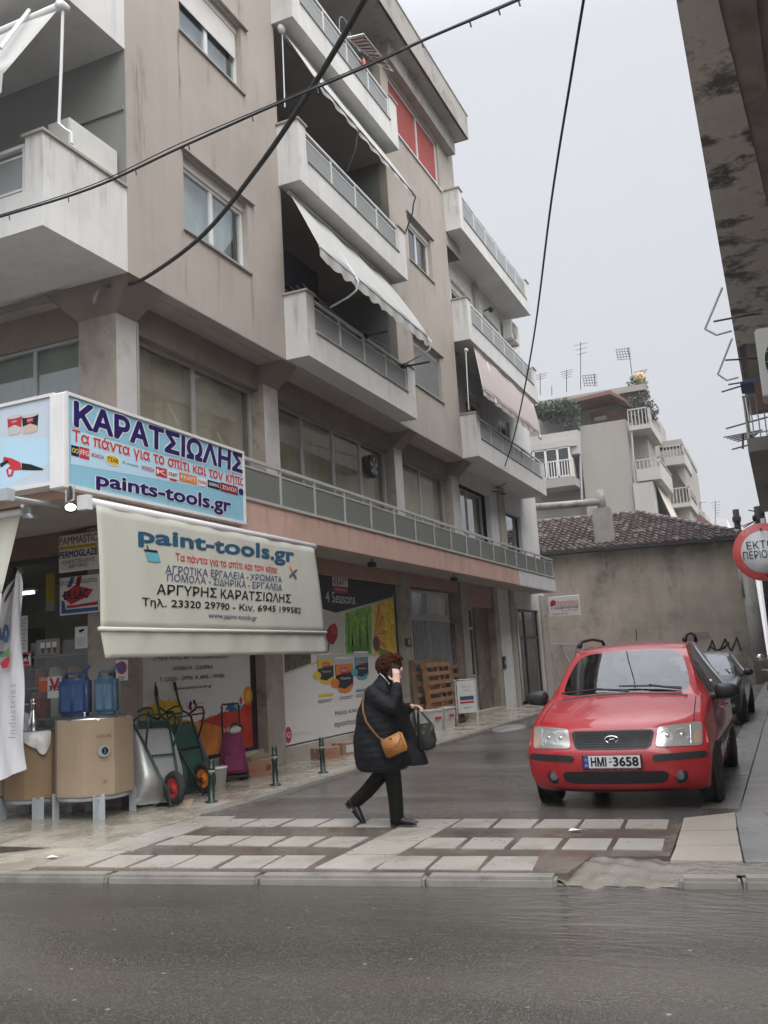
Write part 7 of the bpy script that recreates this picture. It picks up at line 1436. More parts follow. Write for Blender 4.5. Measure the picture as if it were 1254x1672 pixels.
for z, bo in zip((6.45, 9.53, 12.58), part(rb, 'balcony')):
    runs(bo, [((BX+.003, y+random.uniform(-.05, .05), z+.45), (0, 1, 0), random.uniform(.08, .25), random.uniform(.3, .45)) for y in [21.8+1.075*i for i in range(7)]]+[((x, 21.527, z+1.08), (1, 0, 0), .16, .9) for x in (-6.6, -6.8)])
runs(part(cb, 'fascia')[0], [((BX+.003, y, 3.77), (0, 1, 0), random.uniform(.06, .3), random.uniform(.2, .42)) for y in [10.5+.53*i for i in range(34)]])
runs(part(oh, 'wall')[0], [((x, HY-.006, 5.3+random.uniform(-.3, 0)), (1, 0, 0), random.uniform(.3, 1.1), random.uniform(.8, 3.2)) for x in (-8.3, -7.6, -6.4, -6.1, -5.9, -5.1, -4.6, -3.4, -2.4, -1.5)])
# ================================================================ VEHICLES
from mathutils.bvhtree import BVHTree
def paint(name, col, rough=.28, drops=True):
    m = mat(name, col, rough+.15, .03, 2, coat=.7); N = m.node_tree.nodes; L = m.node_tree.links; b = N['Principled BSDF']
    if drops:                                                        # rain beads
        tc = N.new('ShaderNodeTexCoord'); v = N.new('ShaderNodeTexVoronoi'); v.inputs['Scale'].default_value = 70; L.new(tc.outputs['Object'], v.inputs['Vector'])
        r = N.new('ShaderNodeMapRange'); r.inputs[1].default_value = .25; r.inputs[2].default_value = 0.; L.new(v.outputs['Distance'], r.inputs[0])
        n = N.new('ShaderNodeTexNoise'); n.inputs['Scale'].default_value = 9; L.new(tc.outputs['Object'], n.inputs['Vector']); r2 = N.new('ShaderNodeMapRange'); r2.inputs[1].default_value = .52; r2.inputs[2].default_value = .62; L.new(n.outputs[0], r2.inputs[0])
        mu = N.new('ShaderNodeMath'); mu.operation = 'MULTIPLY'; L.new(r.outputs[0], mu.inputs[0]); L.new(r2.outputs[0], mu.inputs[1])
        bp = N.new('ShaderNodeBump'); bp.inputs['Strength'].default_value = .25; bp.inputs['Distance'].default_value = .004; L.new(mu.outputs[0], bp.inputs['Height']); L.new(bp.outputs[0], b.inputs['Coat Normal']); L.new(bp.outputs[0], b.inputs['Normal'])
    return m
paint('car_red', (.37, .004, .010)); paint('car_black', (.008, .010, .018), .3); paint('car_silver', (.42, .33, .35), .3)
glass_mat('windscreen', (.42, .47, .46), .07, .01)
mat('trim_black', (.016, .016, .017), .45, .1, 5); mat('seat_grey', (.12, .12, .125), .9, .1, 3); mat('chrome', (.7, .71, .72), .08, .05, 3, metal=1.); mat('lamp_clear', (.42, .42, .39), .16, .1, 16, metal=.5, coat=1); mat('lamp_grey', (.10, .10, .10), .3, .3, 30); mat('amber', (.38, .25, .17), .2, .1, 6, coat=1); mat('plate_white', (.62, .63, .64), .35, .03, 3); mat('plate_blue', (.01, .05, .30), .35, .03, 3); mat('alloy', (.42, .43, .44), .35, .1, 4, metal=.7)
def car_shell(t, st, side, body_mk, n_u=7, sub=2, rows=None, glass_mk='windscreen', clad=None):
    """cage: rows run along the car's outline from under the nose over bonnet, screen, roof and tail; columns across plus the flanks. y runs back from the nose."""
    us = [-1, -.91, -.46, 0, .46, .91, 1]
    bm = bmesh.new(); G = []
    for (y, z, hw, bow, cr) in st: G.append([bm.verts.new((u*hw, y+bow*abs(u)**3.4, z-cr*u*u)) for u in us])
    nv = len(st); v0 = rows['hood']; vs_, ve = rows['screen']; vr, vre = rows['rear']
    cl = bm.edges.layers.float.new('crease_edge')
    mid = {}
    def f(vs, m=0):
        try: q = bm.faces.new(vs); q.material_index = m; return q
        except ValueError: return None
    for v in range(nv-1):
        for i in range(6): f((G[v][i], G[v][i+1], G[v+1][i+1], G[v+1][i]), (1 if (vs_ <= v < ve) else (2 if vr <= v < vre else 0)) if 0 < i < 5 else 0)
    for sgn, col in ((-1, 0), (1, 6)):
        S = []
        for v in range(v0, nv):
            E = G[v][col]; y = E.co.y
            S.append([E]+[bm.verts.new((sgn*w_, y+dy_, z_)) for (w_, z_, dy_) in [(abs(E.co.x)+.022, E.co.z-(.055 if v >= rows['glass'][0] else .012), 0)]+side(v, E.co)])
        for a in range(len(S)-1):
            for k in range(6):
                v = v0+a; g_ = 3 if (k == 1 and rows['glass'][0] <= v < rows['glass'][1]) else 0
                f((S[a][k], S[a+1][k], S[a+1][k+1], S[a][k+1])[::sgn], g_)
        ch = [G[v][col] for v in range(v0, -1, -1)]; s0 = S[0]        # close the nose corner
        for k in range(min(len(ch), 7)-1): 
            vs = [ch[k], ch[k+1], s0[k+1], s0[k]]; vs = [x for i, x in enumerate(vs) if x not in vs[:i]]
            if len(vs) > 2: f(vs[::-sgn])
    bm.normal_update()
    for e in bm.edges:
        ms = {q.material_index for q in e.link_faces}
        if len(ms) > 1: e[cl] = .9
    me = bpy.data.meshes.new('cage'); bm.to_mesh(me); bm.free()
    o = bpy.data.objects.new('cage', me); C.objects.link(o); mo = o.modifiers.new('s', 'SUBSURF'); mo.levels = mo.render_levels = sub
    dg = bpy.context.evaluated_depsgraph_get(); em = bpy.data.meshes.new_from_object(o.evaluated_get(dg))
    V = [v.co.copy() for v in em.vertices]; parts = {}
    for p in em.polygons: parts.setdefault(p.material_index, []).append(list(p.vertices))
    bpy.data.objects.remove(o); bpy.data.meshes.remove(em)
    tree = BVHTree.FromPolygons(V, [q for l in parts.values() for q in l])
    for mi, (nm, mk) in {0: ('body', body_mk), 1: ('windscreen', glass_mk), 2: ('rear_window', glass_mk), 3: ('side_window', 'glass_tint')}.items():
        if mi not in parts: continue
        use = sorted({i for q in parts[mi] for i in q}); mp = {i: k for k, i in enumerate(use)}
        if mi == 3:
            for s_ in (-1, 1):
                fs = [q for q in parts[mi] if V[q[0]].x*s_ > 0]; us_ = sorted({i for q in fs for i in q}); mq = {i: k for k, i in enumerate(us_)}
                q_ = MB(); q_.smooth = True; q_.add([V[i] for i in us_], [[mq[i] for i in q] for q in fs]); q_.build(nm, mk, t, local=True)
        else: q_ = MB(); q_.smooth = True; q_.add([V[i] for i in use], [[mp[i] for i in q] for q in parts[mi]]); q_.build(nm, mk, t, local=True)
    return tree
glass_mat('glass_tint', (.22, .25, .25), .08, .01)
def patch(tree, poly_xz, off=.008, n=(10, 5), direction=(0, 1, 0), start=-3., round_=0.):
    """quad in (x, z) pressed onto the nose of the car; corners lower-left, lower-right, upper-right, upper-left"""
    a, b, c, d_ = [Vector(p) for p in poly_xz]; vs = []
    for j in range(n[1]+1):
        for i in range(n[0]+1):
            u, v = i/n[0], j/n[1]
            if round_:                                              # pull the corners in
                uu, vv = 2*u-1, 2*v-1; k = (max(abs(uu), abs(vv)) or 1)/((abs(uu)**round_+abs(vv)**round_)**(1/round_) or 1); uu *= k; vv *= k; u, v = (uu+1)/2, (vv+1)/2
            p = a.lerp(b, u).lerp(d_.lerp(c, u), v); h = tree.ray_cast(Vector((p.x, start, p.y)), Vector(direction))
            vs.append((h[0]+h[1]*0+Vector((0, -off, 0))) if h[0] else Vector((p.x, .3, p.y)))
    w_ = n[0]+1; return vs, [(j*w_+i, j*w_+i+1, (j+1)*w_+i+1, (j+1)*w_+i) for j in range(n[1]) for i in range(n[0])]
def add_patch(t, name, mk, tree, poly, off=.008, n=(10, 5), round_=0., thick=.0, par=None):
    q = MB(); q.smooth = True; vs, fs = patch(tree, poly, off, n, round_=round_); q.add(vs, fs)
    w_, h_ = n[0]+1, n[1]+1; edge = [i for i in range(w_)]+[j*w_+n[0] for j in range(1, h_)]+[n[1]*w_+i for i in range(n[0]-1, -1, -1)]+[j*w_ for j in range(h_-2, 0, -1)]
    back = [vs[i]+Vector((0, off+.02, 0)) for i in edge]; m = len(vs); q.smooth = False
    q.add([vs[i] for i in edge]+back, [(k, (k+1) % len(edge), len(edge)+(k+1) % len(edge), len(edge)+k) for k in range(len(edge))])
    return q.build(name, mk, par or t, local=True)
def car_wheel(t, x, y, r=.30, w_=.185, spokes=7, sgn=1):
    q = MB(); q.lathe([(r*.62, -w_/2), (r*.9, -w_/2-.005), (r*.985, -w_*.36), (r, -w_*.2), (r, w_*.2), (r*.985, w_*.36), (r*.9, w_/2+.005), (r*.62, w_/2)], (x, y, r), 32, 'x'); wh = q.build('wheel', 'rubber', t, local=True)
    q = MB(); q.lathe([(0, sgn*w_*.30), (r*.2, sgn*w_*.32), (r*.25, sgn*w_*.2), (r*.58, sgn*w_*.25), (r*.64, sgn*w_*.46), (r*.66, sgn*w_*.46), (r*.66, 0), (0, 0)], (x, y, r), 28, 'x')
    for k in range(spokes): a = k*2*math.pi/spokes; q.tube([(x+sgn*w_*.3, y+r*.15*math.cos(a), r+r*.15*math.sin(a)), (x+sgn*w_*.36, y+r*.6*math.cos(a), r+r*.6*math.sin(a))], .022, 6)
    q.build('rim', 'alloy', wh, local=True)
# ---------------------------------------------------------------- the red people carrier
CX, CY, CZ = -1.63, 8.86, -.05
rc = thing('parked_car', 'red five-door family car with roof rails, parked nose-on at the crossing', 'car', (CX, CY, CZ))
st = [(.10, .20, .74, .20, 0), (.035, .25, .80, .21, 0), (.0, .36, .84, .22, 0), (-.015, .52, .855, .23, 0), (.02, .60, .855, .23, .0), (.075, .655, .845, .22, .0), (.12, .785, .815, .22, .0),       # nose
      (.20, .845, .80, .185, .02), (.50, .955, .795, .10, .045), (.93, 1.055, .775, .05, .05),                                              # bonnet
      (1.0, 1.075, .755, .05, .05), (1.30, 1.275, .70, .05, .035), (1.66, 1.50, .62, .05, .03),                                               # screen
      (1.78, 1.55, .60, .04, .03), (2.5, 1.60, .59, .02, .03), (3.3, 1.575, .585, 0, .03), (3.62, 1.52, .585, 0, .03),                         # roof
      (3.86, 1.06, .70, -.06, .02), (4.0, .80, .74, -.10, 0), (4.03, .40, .74, -.12, 0), (3.98, .24, .70, -.1, 0)]
def red_side(v, E):
    y = E.y
    z = E.z
    nose = max(0, 1-(y-.25)/.5)
    bel = .99 if v >= 9 else min(z-.03, .97)
    wb = .845-.03*nose
    if v >= 18: return [(.80, min(z-.02, .78), 0), (.82, min(.62, z-.04), 0), (.82, min(.5, z-.06), 0), (.80, min(.36, z-.08), 0), (.76, .22, 0)]
    return [(wb if v >= 8 else wb, bel, 0), (.875-.03*nose, bel-.13, 0), (.885-.03*nose, .60, 0), (.87-.03*nose, .42, 0), (.83-.02*nose, .22, 0)]
tr = car_shell(rc, st, red_side, 'car_red', rows=dict(hood=6, screen=(10, 12), rear=(16, 17), glass=(11, 16)))
# grille with its honeycomb, badge, lamps, bumper strips, intake, fog lamps, plate
add_patch(rc, 'grille', 'black', tr, [(-.35, .598), (.35, .598), (.395, .765), (-.395, .765)], .006, (20, 6), 11)
q = MB(); 
for j in range(7):
    z = .618+j*.0205
    for i in range(27):
        x = -.34+i*.0262+(j % 2)*.0131
        if abs(x) > .335+.035*(z-.6)/.15: continue
        h = tr.ray_cast(Vector((x, -3, z)), Vector((0, 1, 0)))
        if h[0]: c_ = h[0]+Vector((0, -.008, 0)); q.tube([c_+Vector((.0115*math.cos(k*math.pi/3), 0, .0105*math.sin(k*math.pi/3))) for k in range(7)], .0022, 3, caps=False)
q.build('mesh_insert', 'trim_black', [c for c in bpy.data.objects if c.parent is rc and c.name.startswith('grille')][0], local=True)
q = MB(); h = tr.ray_cast(Vector((0, -3, .685)), Vector((0, 1, 0)))[0]
ov = lambda r1, r2, k=24: [h+Vector((r1*math.cos(i*2*math.pi/k), -.014, r2*math.sin(i*2*math.pi/k))) for i in range(k+1)]
q.tube(ov(.062, .031), .006, 6, caps=False)
for x0_, x1_ in ((-.030, -.012), (.012, .030)): q.tube([h+Vector((x0_, -.014, -.024)), h+Vector((x1_, -.014, .024))], .006, 6)
q.tube([h+Vector((-.02, -.014, -.004)), h+Vector((.02, -.014, .006))], .005, 6)
q.build('badge', 'chrome', rc, local=True)
hz0 = lambda x, z: tr.ray_cast(Vector((x, -3, z)), Vector((0, 1, 0)))[0]
for s_ in (-1, 1):
    P_ = [(s_*.395, .61), (s_*.80, .605), (s_*.805, .81), (s_*.425, .785)]
    P_ = P_ if s_ > 0 else [P_[1], P_[0], P_[3], P_[2]]
    hl = add_patch(rc, 'headlight', 'lamp_clear', tr, P_, .010, (18, 9), 11)
    q = MB()
    for x_, r_ in ((.50, .058), (.625, .062)):
        h = tr.ray_cast(Vector((s_*x_, -3, .70)), Vector((0, 1, 0)))[0]
        q.tube([h+Vector((r_*math.cos(i*math.pi/10), -.016, r_*math.sin(i*math.pi/10))) for i in range(21)], .004, 5, caps=False); q.ell(h+Vector((0, -.012, 0)), r_*.35, .01, r_*.35, 12, 6)
    q.tube([hz0(s_*.705, z_)+Vector((0, -.012, 0)) for z_ in (.625, .70, .785)], .006, 5)
    q.build('reflector', 'chrome', hl, local=True)
    A_ = [(s_*.725, .625), (s_*.785, .622), (s_*.785, .74), (s_*.735, .74)]; A_ = A_ if s_ > 0 else [A_[1], A_[0], A_[3], A_[2]]
    add_patch(rc, 'indicator', 'amber', tr, A_, .0125, (6, 5), 5, par=hl)
    B_ = [(s_*.36, .485), (s_*.835, .50), (s_*.84, .56), (s_*.36, .545)]; B_ = B_ if s_ > 0 else [B_[1], B_[0], B_[3], B_[2]]
    add_patch(rc, 'bumper_strip', 'trim_black', tr, B_, .012, (14, 2), 8)
    q = MB(); h = tr.ray_cast(Vector((s_*.585, -3, .345)), Vector((0, 1, 0)))[0]; q.lathe([(0, -.012), (.05, -.012), (.056, .004), (.066, .006), (.07, .02)], h, 20, 'y'); fg = q.build('fog_lamp', 'trim_black', rc, local=True); q = MB(); q.ell(h+Vector((0, -.006, 0)), .047, .010, .047, 16, 6); q.build('lens', 'lamp_grey', fg, local=True)
add_patch(rc, 'air_intake', 'black', tr, [(-.47, .285), (.47, .285), (.50, .40), (-.50, .40)], .006, (16, 4), 8)
add_patch(rc, 'lip', 'trim_black', tr, [(-.60, .205), (.60, .205), (.62, .225), (-.62, .225)], .006, (16, 2))
h = tr.ray_cast(Vector((0, -3, .49)), Vector((0, 1, 0)))[0]; py_ = h.y-.02
q = MB(); q.rbox(-.275, .275, py_-.004, py_+.012, .42, .555, .004); np_ = q.build('number_plate', 'trim_black', rc, local=True)
q = MB(); q.mat('plate_white'); q.box(-.26, .26, py_-.008, py_-.0045, .438, .548); q.mat('plate_blue'); q.box(-.26, -.215, py_-.010, py_-.0085, .438, .548); q.mat('trim_black')
P = Panel((-.26, py_-.0105, .438), (.52, 0, 0), (0, 0, .11)); P.mb = q; P.text('ink_black', 'ΗΜΙ', .135, .14, .40, .86, 0, bold=.05); P.text('ink_black', '3658', .53, .14, .965, .86, 0, bold=.05); P.rect('ink_black', .45, .44, .505, .54, .0005); P.ellipse('ink_grey', .478, .75, .018, .085, .0005, 12); P.text('ink_white', 'GR', .018, .12, .07, .3, .001); P.ellipse('ink_yellow', .043, .66, .022, .12, .0005, 12); P.ellipse('plate_blue', .043, .66, .015, .08, .001, 12)
P.o = Vector((-.26, py_-.006, .421)); P.text('ink_lightgrey', 'HM ΓΙΑΝΝΟΠΟΥΛΟΣ  Τηλ. 23310 70910', .1, .02, .92, .13, 0)
q.build('lettering', None, np_, local=True)
# wipers, mirrors, rails, aerial, inside
hz = lambda x, z: tr.ray_cast(Vector((x, -3, z)), Vector((0, 1, 0)))[0]
for pts in ([(.06, 1.085), (-.30, 1.10), (-.66, 1.075)], [(.58, 1.085), (.26, 1.115), (-.05, 1.125)]):
    q = MB(); q.tube([hz(*p_)+Vector((0, -.03, .012)) for p_ in pts], .010, 6); q.tube([hz(*pts[0])+Vector((0, -.05, 0)), hz(pts[1][0], pts[1][1])+Vector((0, -.04, .02))], .012, 6); q.build('wiper', 'black', rc, local=True)
q = MB(); q.tube([hz(x, 1.062-.05*(x/.7)**2)+Vector((0, -.015, -.012)) for x in [-.64+.08*i for i in range(17)]], .022, 6); q.build('cowl', 'black', rc, local=True)
for s_ in (-1, 1):
    q = MB(); bm = bmesh.new(); bmesh.ops.create_uvsphere(bm, u_segments=20, v_segments=12, radius=1)
    for v in bm.verts:
        k = 1 if v.co.y < 0 else .55; v.co = Vector(((abs(v.co.x)**.7*(1 if v.co.x > 0 else -1))*.125+s_*1.0, v.co.y*.085*k+1.32, (abs(v.co.z)**.6*(1 if v.co.z > 0 else -1))*.078*(1-.25*s_*v.co.x)+1.03))
    q.smooth = True; q.bm(bm); q.tube([(s_*.80, 1.30, .975), (s_*.93, 1.32, .99)], [.04, .035], 8); q.build('mirror', 'trim_black', rc, local=True)
    q = MB(); xs_ = s_*.585
    q.tube([(xs_, 1.86, 1.575), (xs_+s_*.004, 1.98, 1.625), (xs_, 2.6, 1.655), (xs_-s_*.01, 3.25, 1.63), (xs_-s_*.012, 3.36, 1.565)], [.03, .02, .018, .018, .026], 8); q.build('roof_rail', 'trim_black', rc, local=True)
    q = MB(); q.box(s_*.60, s_*.875, 1.26, 1.30, .9, .905) if 0 else None
    q = MB(); top = lambda x, y: tr.ray_cast(Vector((x, y, 3)), Vector((0, 0, -1)))[0]
    q.tube([top(s_*(.735-.02*(y-.3)), y)+Vector((0, 0, .001)) for y in [.22+.06*i for i in range(13)]], .0045, 4); q.build('bonnet_seam', 'black', rc, local=True)
    # A-pillar foot quarter and door seams as thin dark lines
    q = MB()
    for yy in (1.24, 2.18, 3.06): q.tube([(s_*(.872 if zz_ < .7 else .850)+s_*.012*math.sin((zz_-.2)*3), yy+.02*(zz_-.6), zz_) for zz_ in (.30, .5, .7, .86, .96)], .004, 4)
    q.build('door_seam', 'black', rc, local=True)
    for yy in (1.95, 2.85): q = MB(); q.rbox(s_*.866, s_*.898, yy, yy+.17, .80, .83, .008); q.build('door_handle', 'car_red', rc, local=True)
    q = MB(); q.rbox(s_*.862, s_*.893, 1.15, 3.4, .50, .56, .008); q.build('side_strip', 'trim_black', rc, local=True)
    for yw, rr in ((.82, .345), (3.42, .345)):
        q = MB(); q.lathe([(0, 0), (rr, 0), (rr, s_*.02), (0, s_*.02)], (s_*.848, yw, .30), 32, 'x'); q.build('arch_shade', 'black', rc, local=True); car_wheel(rc, s_*.79, yw, .305, .19, 7, s_)  # black disc painted in for the shaded wheel opening, which isn't cut
q = MB(); q.tube([(.0, 2.3, 1.60), (.0, 2.36, 1.74)], .006, 6); q.build('aerial', 'black', rc, local=True)
q = MB(); q.rbox(-.66, .66, 1.14, 1.5, .86, 1.06, .04); q.build('dashboard', 'trim_black', rc, local=True)
for s_ in (-1, 1):
    q = MB(); q.rbox(s_*.36-.23, s_*.36+.23, 2.05, 2.2, .5, 1.14, .06, seg=2); q.rbox(s_*.36-.12, s_*.36+.12, 2.08, 2.17, 1.16, 1.34, .04, seg=2); q.tube([(s_*.36, 2.12, 1.1), (s_*.36, 2.12, 1.2)], .03, 6); q.build('seat', 'seat_grey', rc, local=True)
q = MB(); q.rbox(-.6, .6, 3.0, 3.15, .5, 1.08, .05); 
for x in (-.38, 0, .38): q.rbox(x-.12, x+.12, 3.02, 3.1, 1.08, 1.2, .03)
q.build('rear_seat', 'seat_grey', rc, local=True)
q = MB(); a_ = [(.36+.18*math.cos(k*math.pi/12), 1.52-.05*math.sin(k*math.pi/12), 1.03+.17*math.sin(k*math.pi/12)) for k in range(25)]; q.tube(a_, .014, 6, caps=False); q.tube([(.2, 1.5, 1.02), (.36, 1.46, 1.0), (.52, 1.5, 1.02)], .014, 6); q.build('steering_wheel', 'black', rc, local=True)
q = MB(); q.rbox(-.11, .11, 1.60, 1.63, 1.38, 1.45, .012); q.tube([(.02, 1.62, 1.38), (.02, 1.62, 1.25)], .003, 4); q.build('rear_view_mirror', 'black', rc, local=True)
q = MB(); q.box(-.80, .80, .35, 3.9, .20, .23); q.box(-.6, .6, .5, 1.0, .23, .78); q.build('underbody', 'black', rc, local=True)
q = MB(); q.rbox(-.68, -.58, 1.16, 1.17, 1.16, 1.24, .004); q.build('tax_sticker', 'ink_cyan', rc, local=True) if 0 else None
# ---------------------------------------------------------------- the dark car behind it
bc = thing('parked_car', 'black older hatchback parked behind the red car by the right pavement', 'car', (-1.72, 18.0, -.05), R(-1))
st2 = [(.10, .20, .70, .20, 0), (.03, .27, .76, .2, 0), (.0, .38, .80, .2, 0), (0, .50, .815, .2, 0), (.03, .56, .815, .2, 0), (.06, .60, .80, .2, 0), (.10, .70, .77, .18, 0), (.16, .74, .755, .15, .02), (.6, .82, .755, .08, .04), (1.15, .90, .74, .05, .05), (1.2, .91, .72, .05, .05), (1.5, 1.10, .66, .05, .035), (1.85, 1.29, .58, .05, .03), (1.95, 1.33, .56, .03, .03), (2.6, 1.37, .55, 0, .03), (3.2, 1.34, .54, 0, .03), (3.45, 1.28, .54, 0, .03), (3.8, .92, .64, -.06, .02), (3.9, .70, .70, -.08, 0), (3.95, .38, .72, -.1, 0), (3.9, .22, .68, -.1, 0)]
def blk_side(v, E):
    y, z = E.y, E.z; nose = max(0, 1-(y-.2)/.5); bel = .84 if v >= 9 else min(z-.02, .83)
    if v >= 18: return [(.76, min(z-.02, .68), 0), (.79, min(.58, z-.04), 0), (.80, min(.48, z-.06), 0), (.78, min(.36, z-.08), 0), (.74, .22, 0)]
    return [(.80-.03*nose, bel, 0), (.83-.03*nose, bel-.12, 0), (.84-.03*nose, .55, 0), (.83-.03*nose, .40, 0), (.79-.02*nose, .22, 0)]
tr = car_shell(bc, st2, blk_side, 'car_black', rows=dict(hood=6, screen=(10, 12), rear=(16, 17), glass=(11, 16)))
for s_ in (-1, 1):
    P_ = [(s_*.42, .585), (s_*.745, .58), (s_*.745, .70), (s_*.44, .70)]; P_ = P_ if s_ > 0 else [P_[1], P_[0], P_[3], P_[2]]; hl = add_patch(bc, 'headlight', 'lamp_clear', tr, P_, .010, (12, 5), 6)
    A_ = [(s_*.665, .59), (s_*.735, .59), (s_*.735, .69), (s_*.67, .69)]; A_ = A_ if s_ > 0 else [A_[1], A_[0], A_[3], A_[2]]; add_patch(bc, 'indicator', 'amber', tr, A_, .0125, (5, 4), 4, par=hl)
    B_ = [(s_*.45, .32), (s_*.70, .33), (s_*.70, .41), (s_*.45, .41)]; B_ = B_ if s_ > 0 else [B_[1], B_[0], B_[3], B_[2]]; add_patch(bc, 'fog_lamp', 'lamp_clear', tr, B_, .008, (8, 4), 4)
    q = MB(); q.smooth = True; q.ell((s_*.92, 1.42, .92), .10, .07, .07, 14, 8); q.tube([(s_*.78, 1.42, .86), (s_*.88, 1.42, .89)], .03, 6); q.build('mirror', 'trim_black', bc, local=True)
    for yw in (.82, 3.2): q = MB(); q.lathe([(0, 0), (.34, 0), (.34, s_*.02), (0, s_*.02)], (s_*.822, yw, .29), 28, 'x'); q.build('arch_shade', 'black', bc, local=True); car_wheel(bc, s_*.76, yw, .285, .18, 6, s_)  # black discs again stand in for the shade of the wheel openings
add_patch(bc, 'grille', 'trim_black', tr, [(-.36, .60), (.36, .60), (.38, .69), (-.38, .69)], .006, (12, 4), 6); add_patch(bc, 'air_intake', 'trim_black', tr, [(-.4, .26), (.4, .26), (.4, .34), (-.4, .34)], .006, (12, 3), 6)
q = MB(); q.rbox(-.6, .6, 1.3, 1.5, .72, .9, .03); q.build('dashboard', 'trim_black', bc, local=True); q = MB(); q.box(-.74, .74, .3, 3.7, .2, .23); q.build('underbody', 'black', bc, local=True)
for s_ in (-1, 1): q = MB(); q.rbox(s_*.34-.22, s_*.34+.22, 2.1, 2.24, .5, 1.0, .05); q.rbox(s_*.34-.11, s_*.34+.11, 2.13, 2.2, 1.0, 1.14, .03); q.build('seat', 'seat_grey', bc, local=True)
hz = lambda x, z: tr.ray_cast(Vector((x, -3, z)), Vector((0, 1, 0)))[0]
q = MB(); q.tube([hz(.4, .93)+Vector((0, -.02, .01)), hz(.1, .95)+Vector((0, -.02, .01)), hz(-.2, .94)+Vector((0, -.02, .01))], .009, 5); q.build('wiper', 'black', bc, local=True)
# ---------------------------------------------------------------- scooter at the right edge (mirror, bars and screen show)
sc_p = onz(1248, 1160, 0); 
t = thing('scooter', 'dark scooter with chrome mirror and lamp at the right edge, by the black car', 'scooter', (-.06, 15.6, 0), R(8))
def W_(q, nm, mk, par=t): return q.build(nm, mk, par, local=True)
for yw in (0, 1.28):
    q = MB(); q.lathe([(.13, -.05), (.2, -.058), (.235, -.03), (.24, 0), (.235, .03), (.2, .058), (.13, .05)], (0, yw, .24), 24, 'x'); w_ = W_(q, 'wheel', 'rubber'); q = MB(); q.lathe([(0, -.03), (.14, -.035), (.14, .035), (0, .03)], (0, yw, .24), 20, 'x'); W_(q, 'rim', 'alloy', w_)
q = MB(); q.smooth = True; ring = lambda y, z, rx_, rz_: [Vector((rx_*math.cos(a), y, z+rz_*math.sin(a))) for a in [k*math.pi/8 for k in range(16)]]
q.loft([ring(-.05, .62, .10, .10), ring(.02, .70, .17, .26), ring(.12, .60, .19, .34), ring(.2, .4, .18, .14), ring(.45, .30, .16, .07), ring(.75, .36, .18, .12), ring(.95, .55, .19, .18), ring(1.35, .66, .17, .14), ring(1.6, .72, .06, .05)]); W_(q, 'body', 'car_black')
q = MB(); q.smooth = True; q.loft([ring(.62, .76, .12, .04), ring(.85, .79, .15, .05), ring(1.3, .83, .14, .05), ring(1.5, .86, .08, .03)]); W_(q, 'seat', 'trim_black')
q = MB(); q.tube([(0, 0, .25), (0, .16, .95)], .03, 8); q.tube([(-.34, .2, 1.0), (-.2, .14, .98), (0, .12, .97), (.2, .14, .98), (.34, .2, 1.0)], .016, 8); W_(q, 'handlebar', 'chrome')
q = MB(); q.smooth = True; q.ell((0, .02, .96), .13, .12, .11, 14, 8); W_(q, 'headlight', 'chrome')
for s_ in (-1, 1): q = MB(); q.tube([(s_*.22, .14, .98), (s_*.30, .12, 1.16)], .008, 6); q.smooth = True; q.ell((s_*.33, .12, 1.20), .085, .02, .055, 16, 8); W_(q, 'mirror', 'chrome')
# ================================================================ THE WOMAN CROSSING
mat('skin', (.50, .30, .235), .5, .06, 12); mat('hair_auburn', (.036, .0105, .005), .85, .45, 40, bump=.5, bscale=120, spec=.08); mat('trouser_black', (.006, .006, .0055), .9, .2, 6, spec=.2); mat('shoe_black', (.014, .014, .018), .25, .15, 6)
def quilt(name, col):
    m = mat(name, col, .7, .15, 5, spec=.25); N = m.node_tree.nodes; L = m.node_tree.links; b = N['Principled BSDF']; tc = N.new('ShaderNodeTexCoord')
    n = N.new('ShaderNodeTexNoise'); n.inputs['Scale'].default_value = 13; n.inputs['Detail'].default_value = 3; L.new(tc.outputs['Object'], n.inputs['Vector'])
    bp = N.new('ShaderNodeBump'); bp.inputs['Strength'].default_value = .6; bp.inputs['Distance'].default_value = .03; L.new(n.outputs[0], bp.inputs['Height']); L.new(bp.outputs[0], b.inputs['Normal']); return m
quilt('coat_navy', (.0035, .0042, .0065)); mat('bag_tan', (.30, .125, .026), .45, .12, 6, bump=.15, bscale=70); mat('strap_tan', (.16, .07, .022), .5, .1, 6); mat('eye_white', (.6, .6, .58), .2, .03, 3); mat('lip', (.35, .12, .10), .45, .05, 8); mat('tartan', (.010, .011, .011), .8, .6, 22, stain=(.09, .07, .05), stain_amt=.6, stain_scale=16)
PW = thing('person', 'woman in a long black quilted coat walking over the crossing, phone to her ear', 'person', (-3.53, 7.98, .006), R(4))
def fuse(name, mk, parent, builder, voxel=.008, smooth_it=6, disp=None, adapt=0.):
    """several overlapping volumes made into ONE continuous skin"""
    q = MB(); builder(q); me = bpy.data.meshes.new('f'); me.from_pydata([tuple(v) for v in q.v], [], q.f)
    bm = bmesh.new(); bm.from_mesh(me); bmesh.ops.recalc_face_normals(bm, faces=bm.faces); bm.to_mesh(me); bm.free()
    o = bpy.data.objects.new('f', me); C.objects.link(o); r = o.modifiers.new('r', 'REMESH'); r.mode = 'VOXEL'; r.voxel_size = voxel; r.adaptivity = adapt
    s = o.modifiers.new('s', 'SMOOTH'); s.iterations = smooth_it; s.factor = .5
    dg = bpy.context.evaluated_depsgraph_get(); em = bpy.data.meshes.new_from_object(o.evaluated_get(dg)); bpy.data.objects.remove(o)
    V = [v.co.copy() for v in em.vertices]; Fs = [list(p.vertices) for p in em.polygons]
    if disp: V = [disp(v) for v in V]
    z = MB(); z.smooth = True; z.add(V, Fs); bpy.data.meshes.remove(em)
    ob = z.build(name, mk, parent, local=True); return ob, BVHTree.FromPolygons(V, Fs)
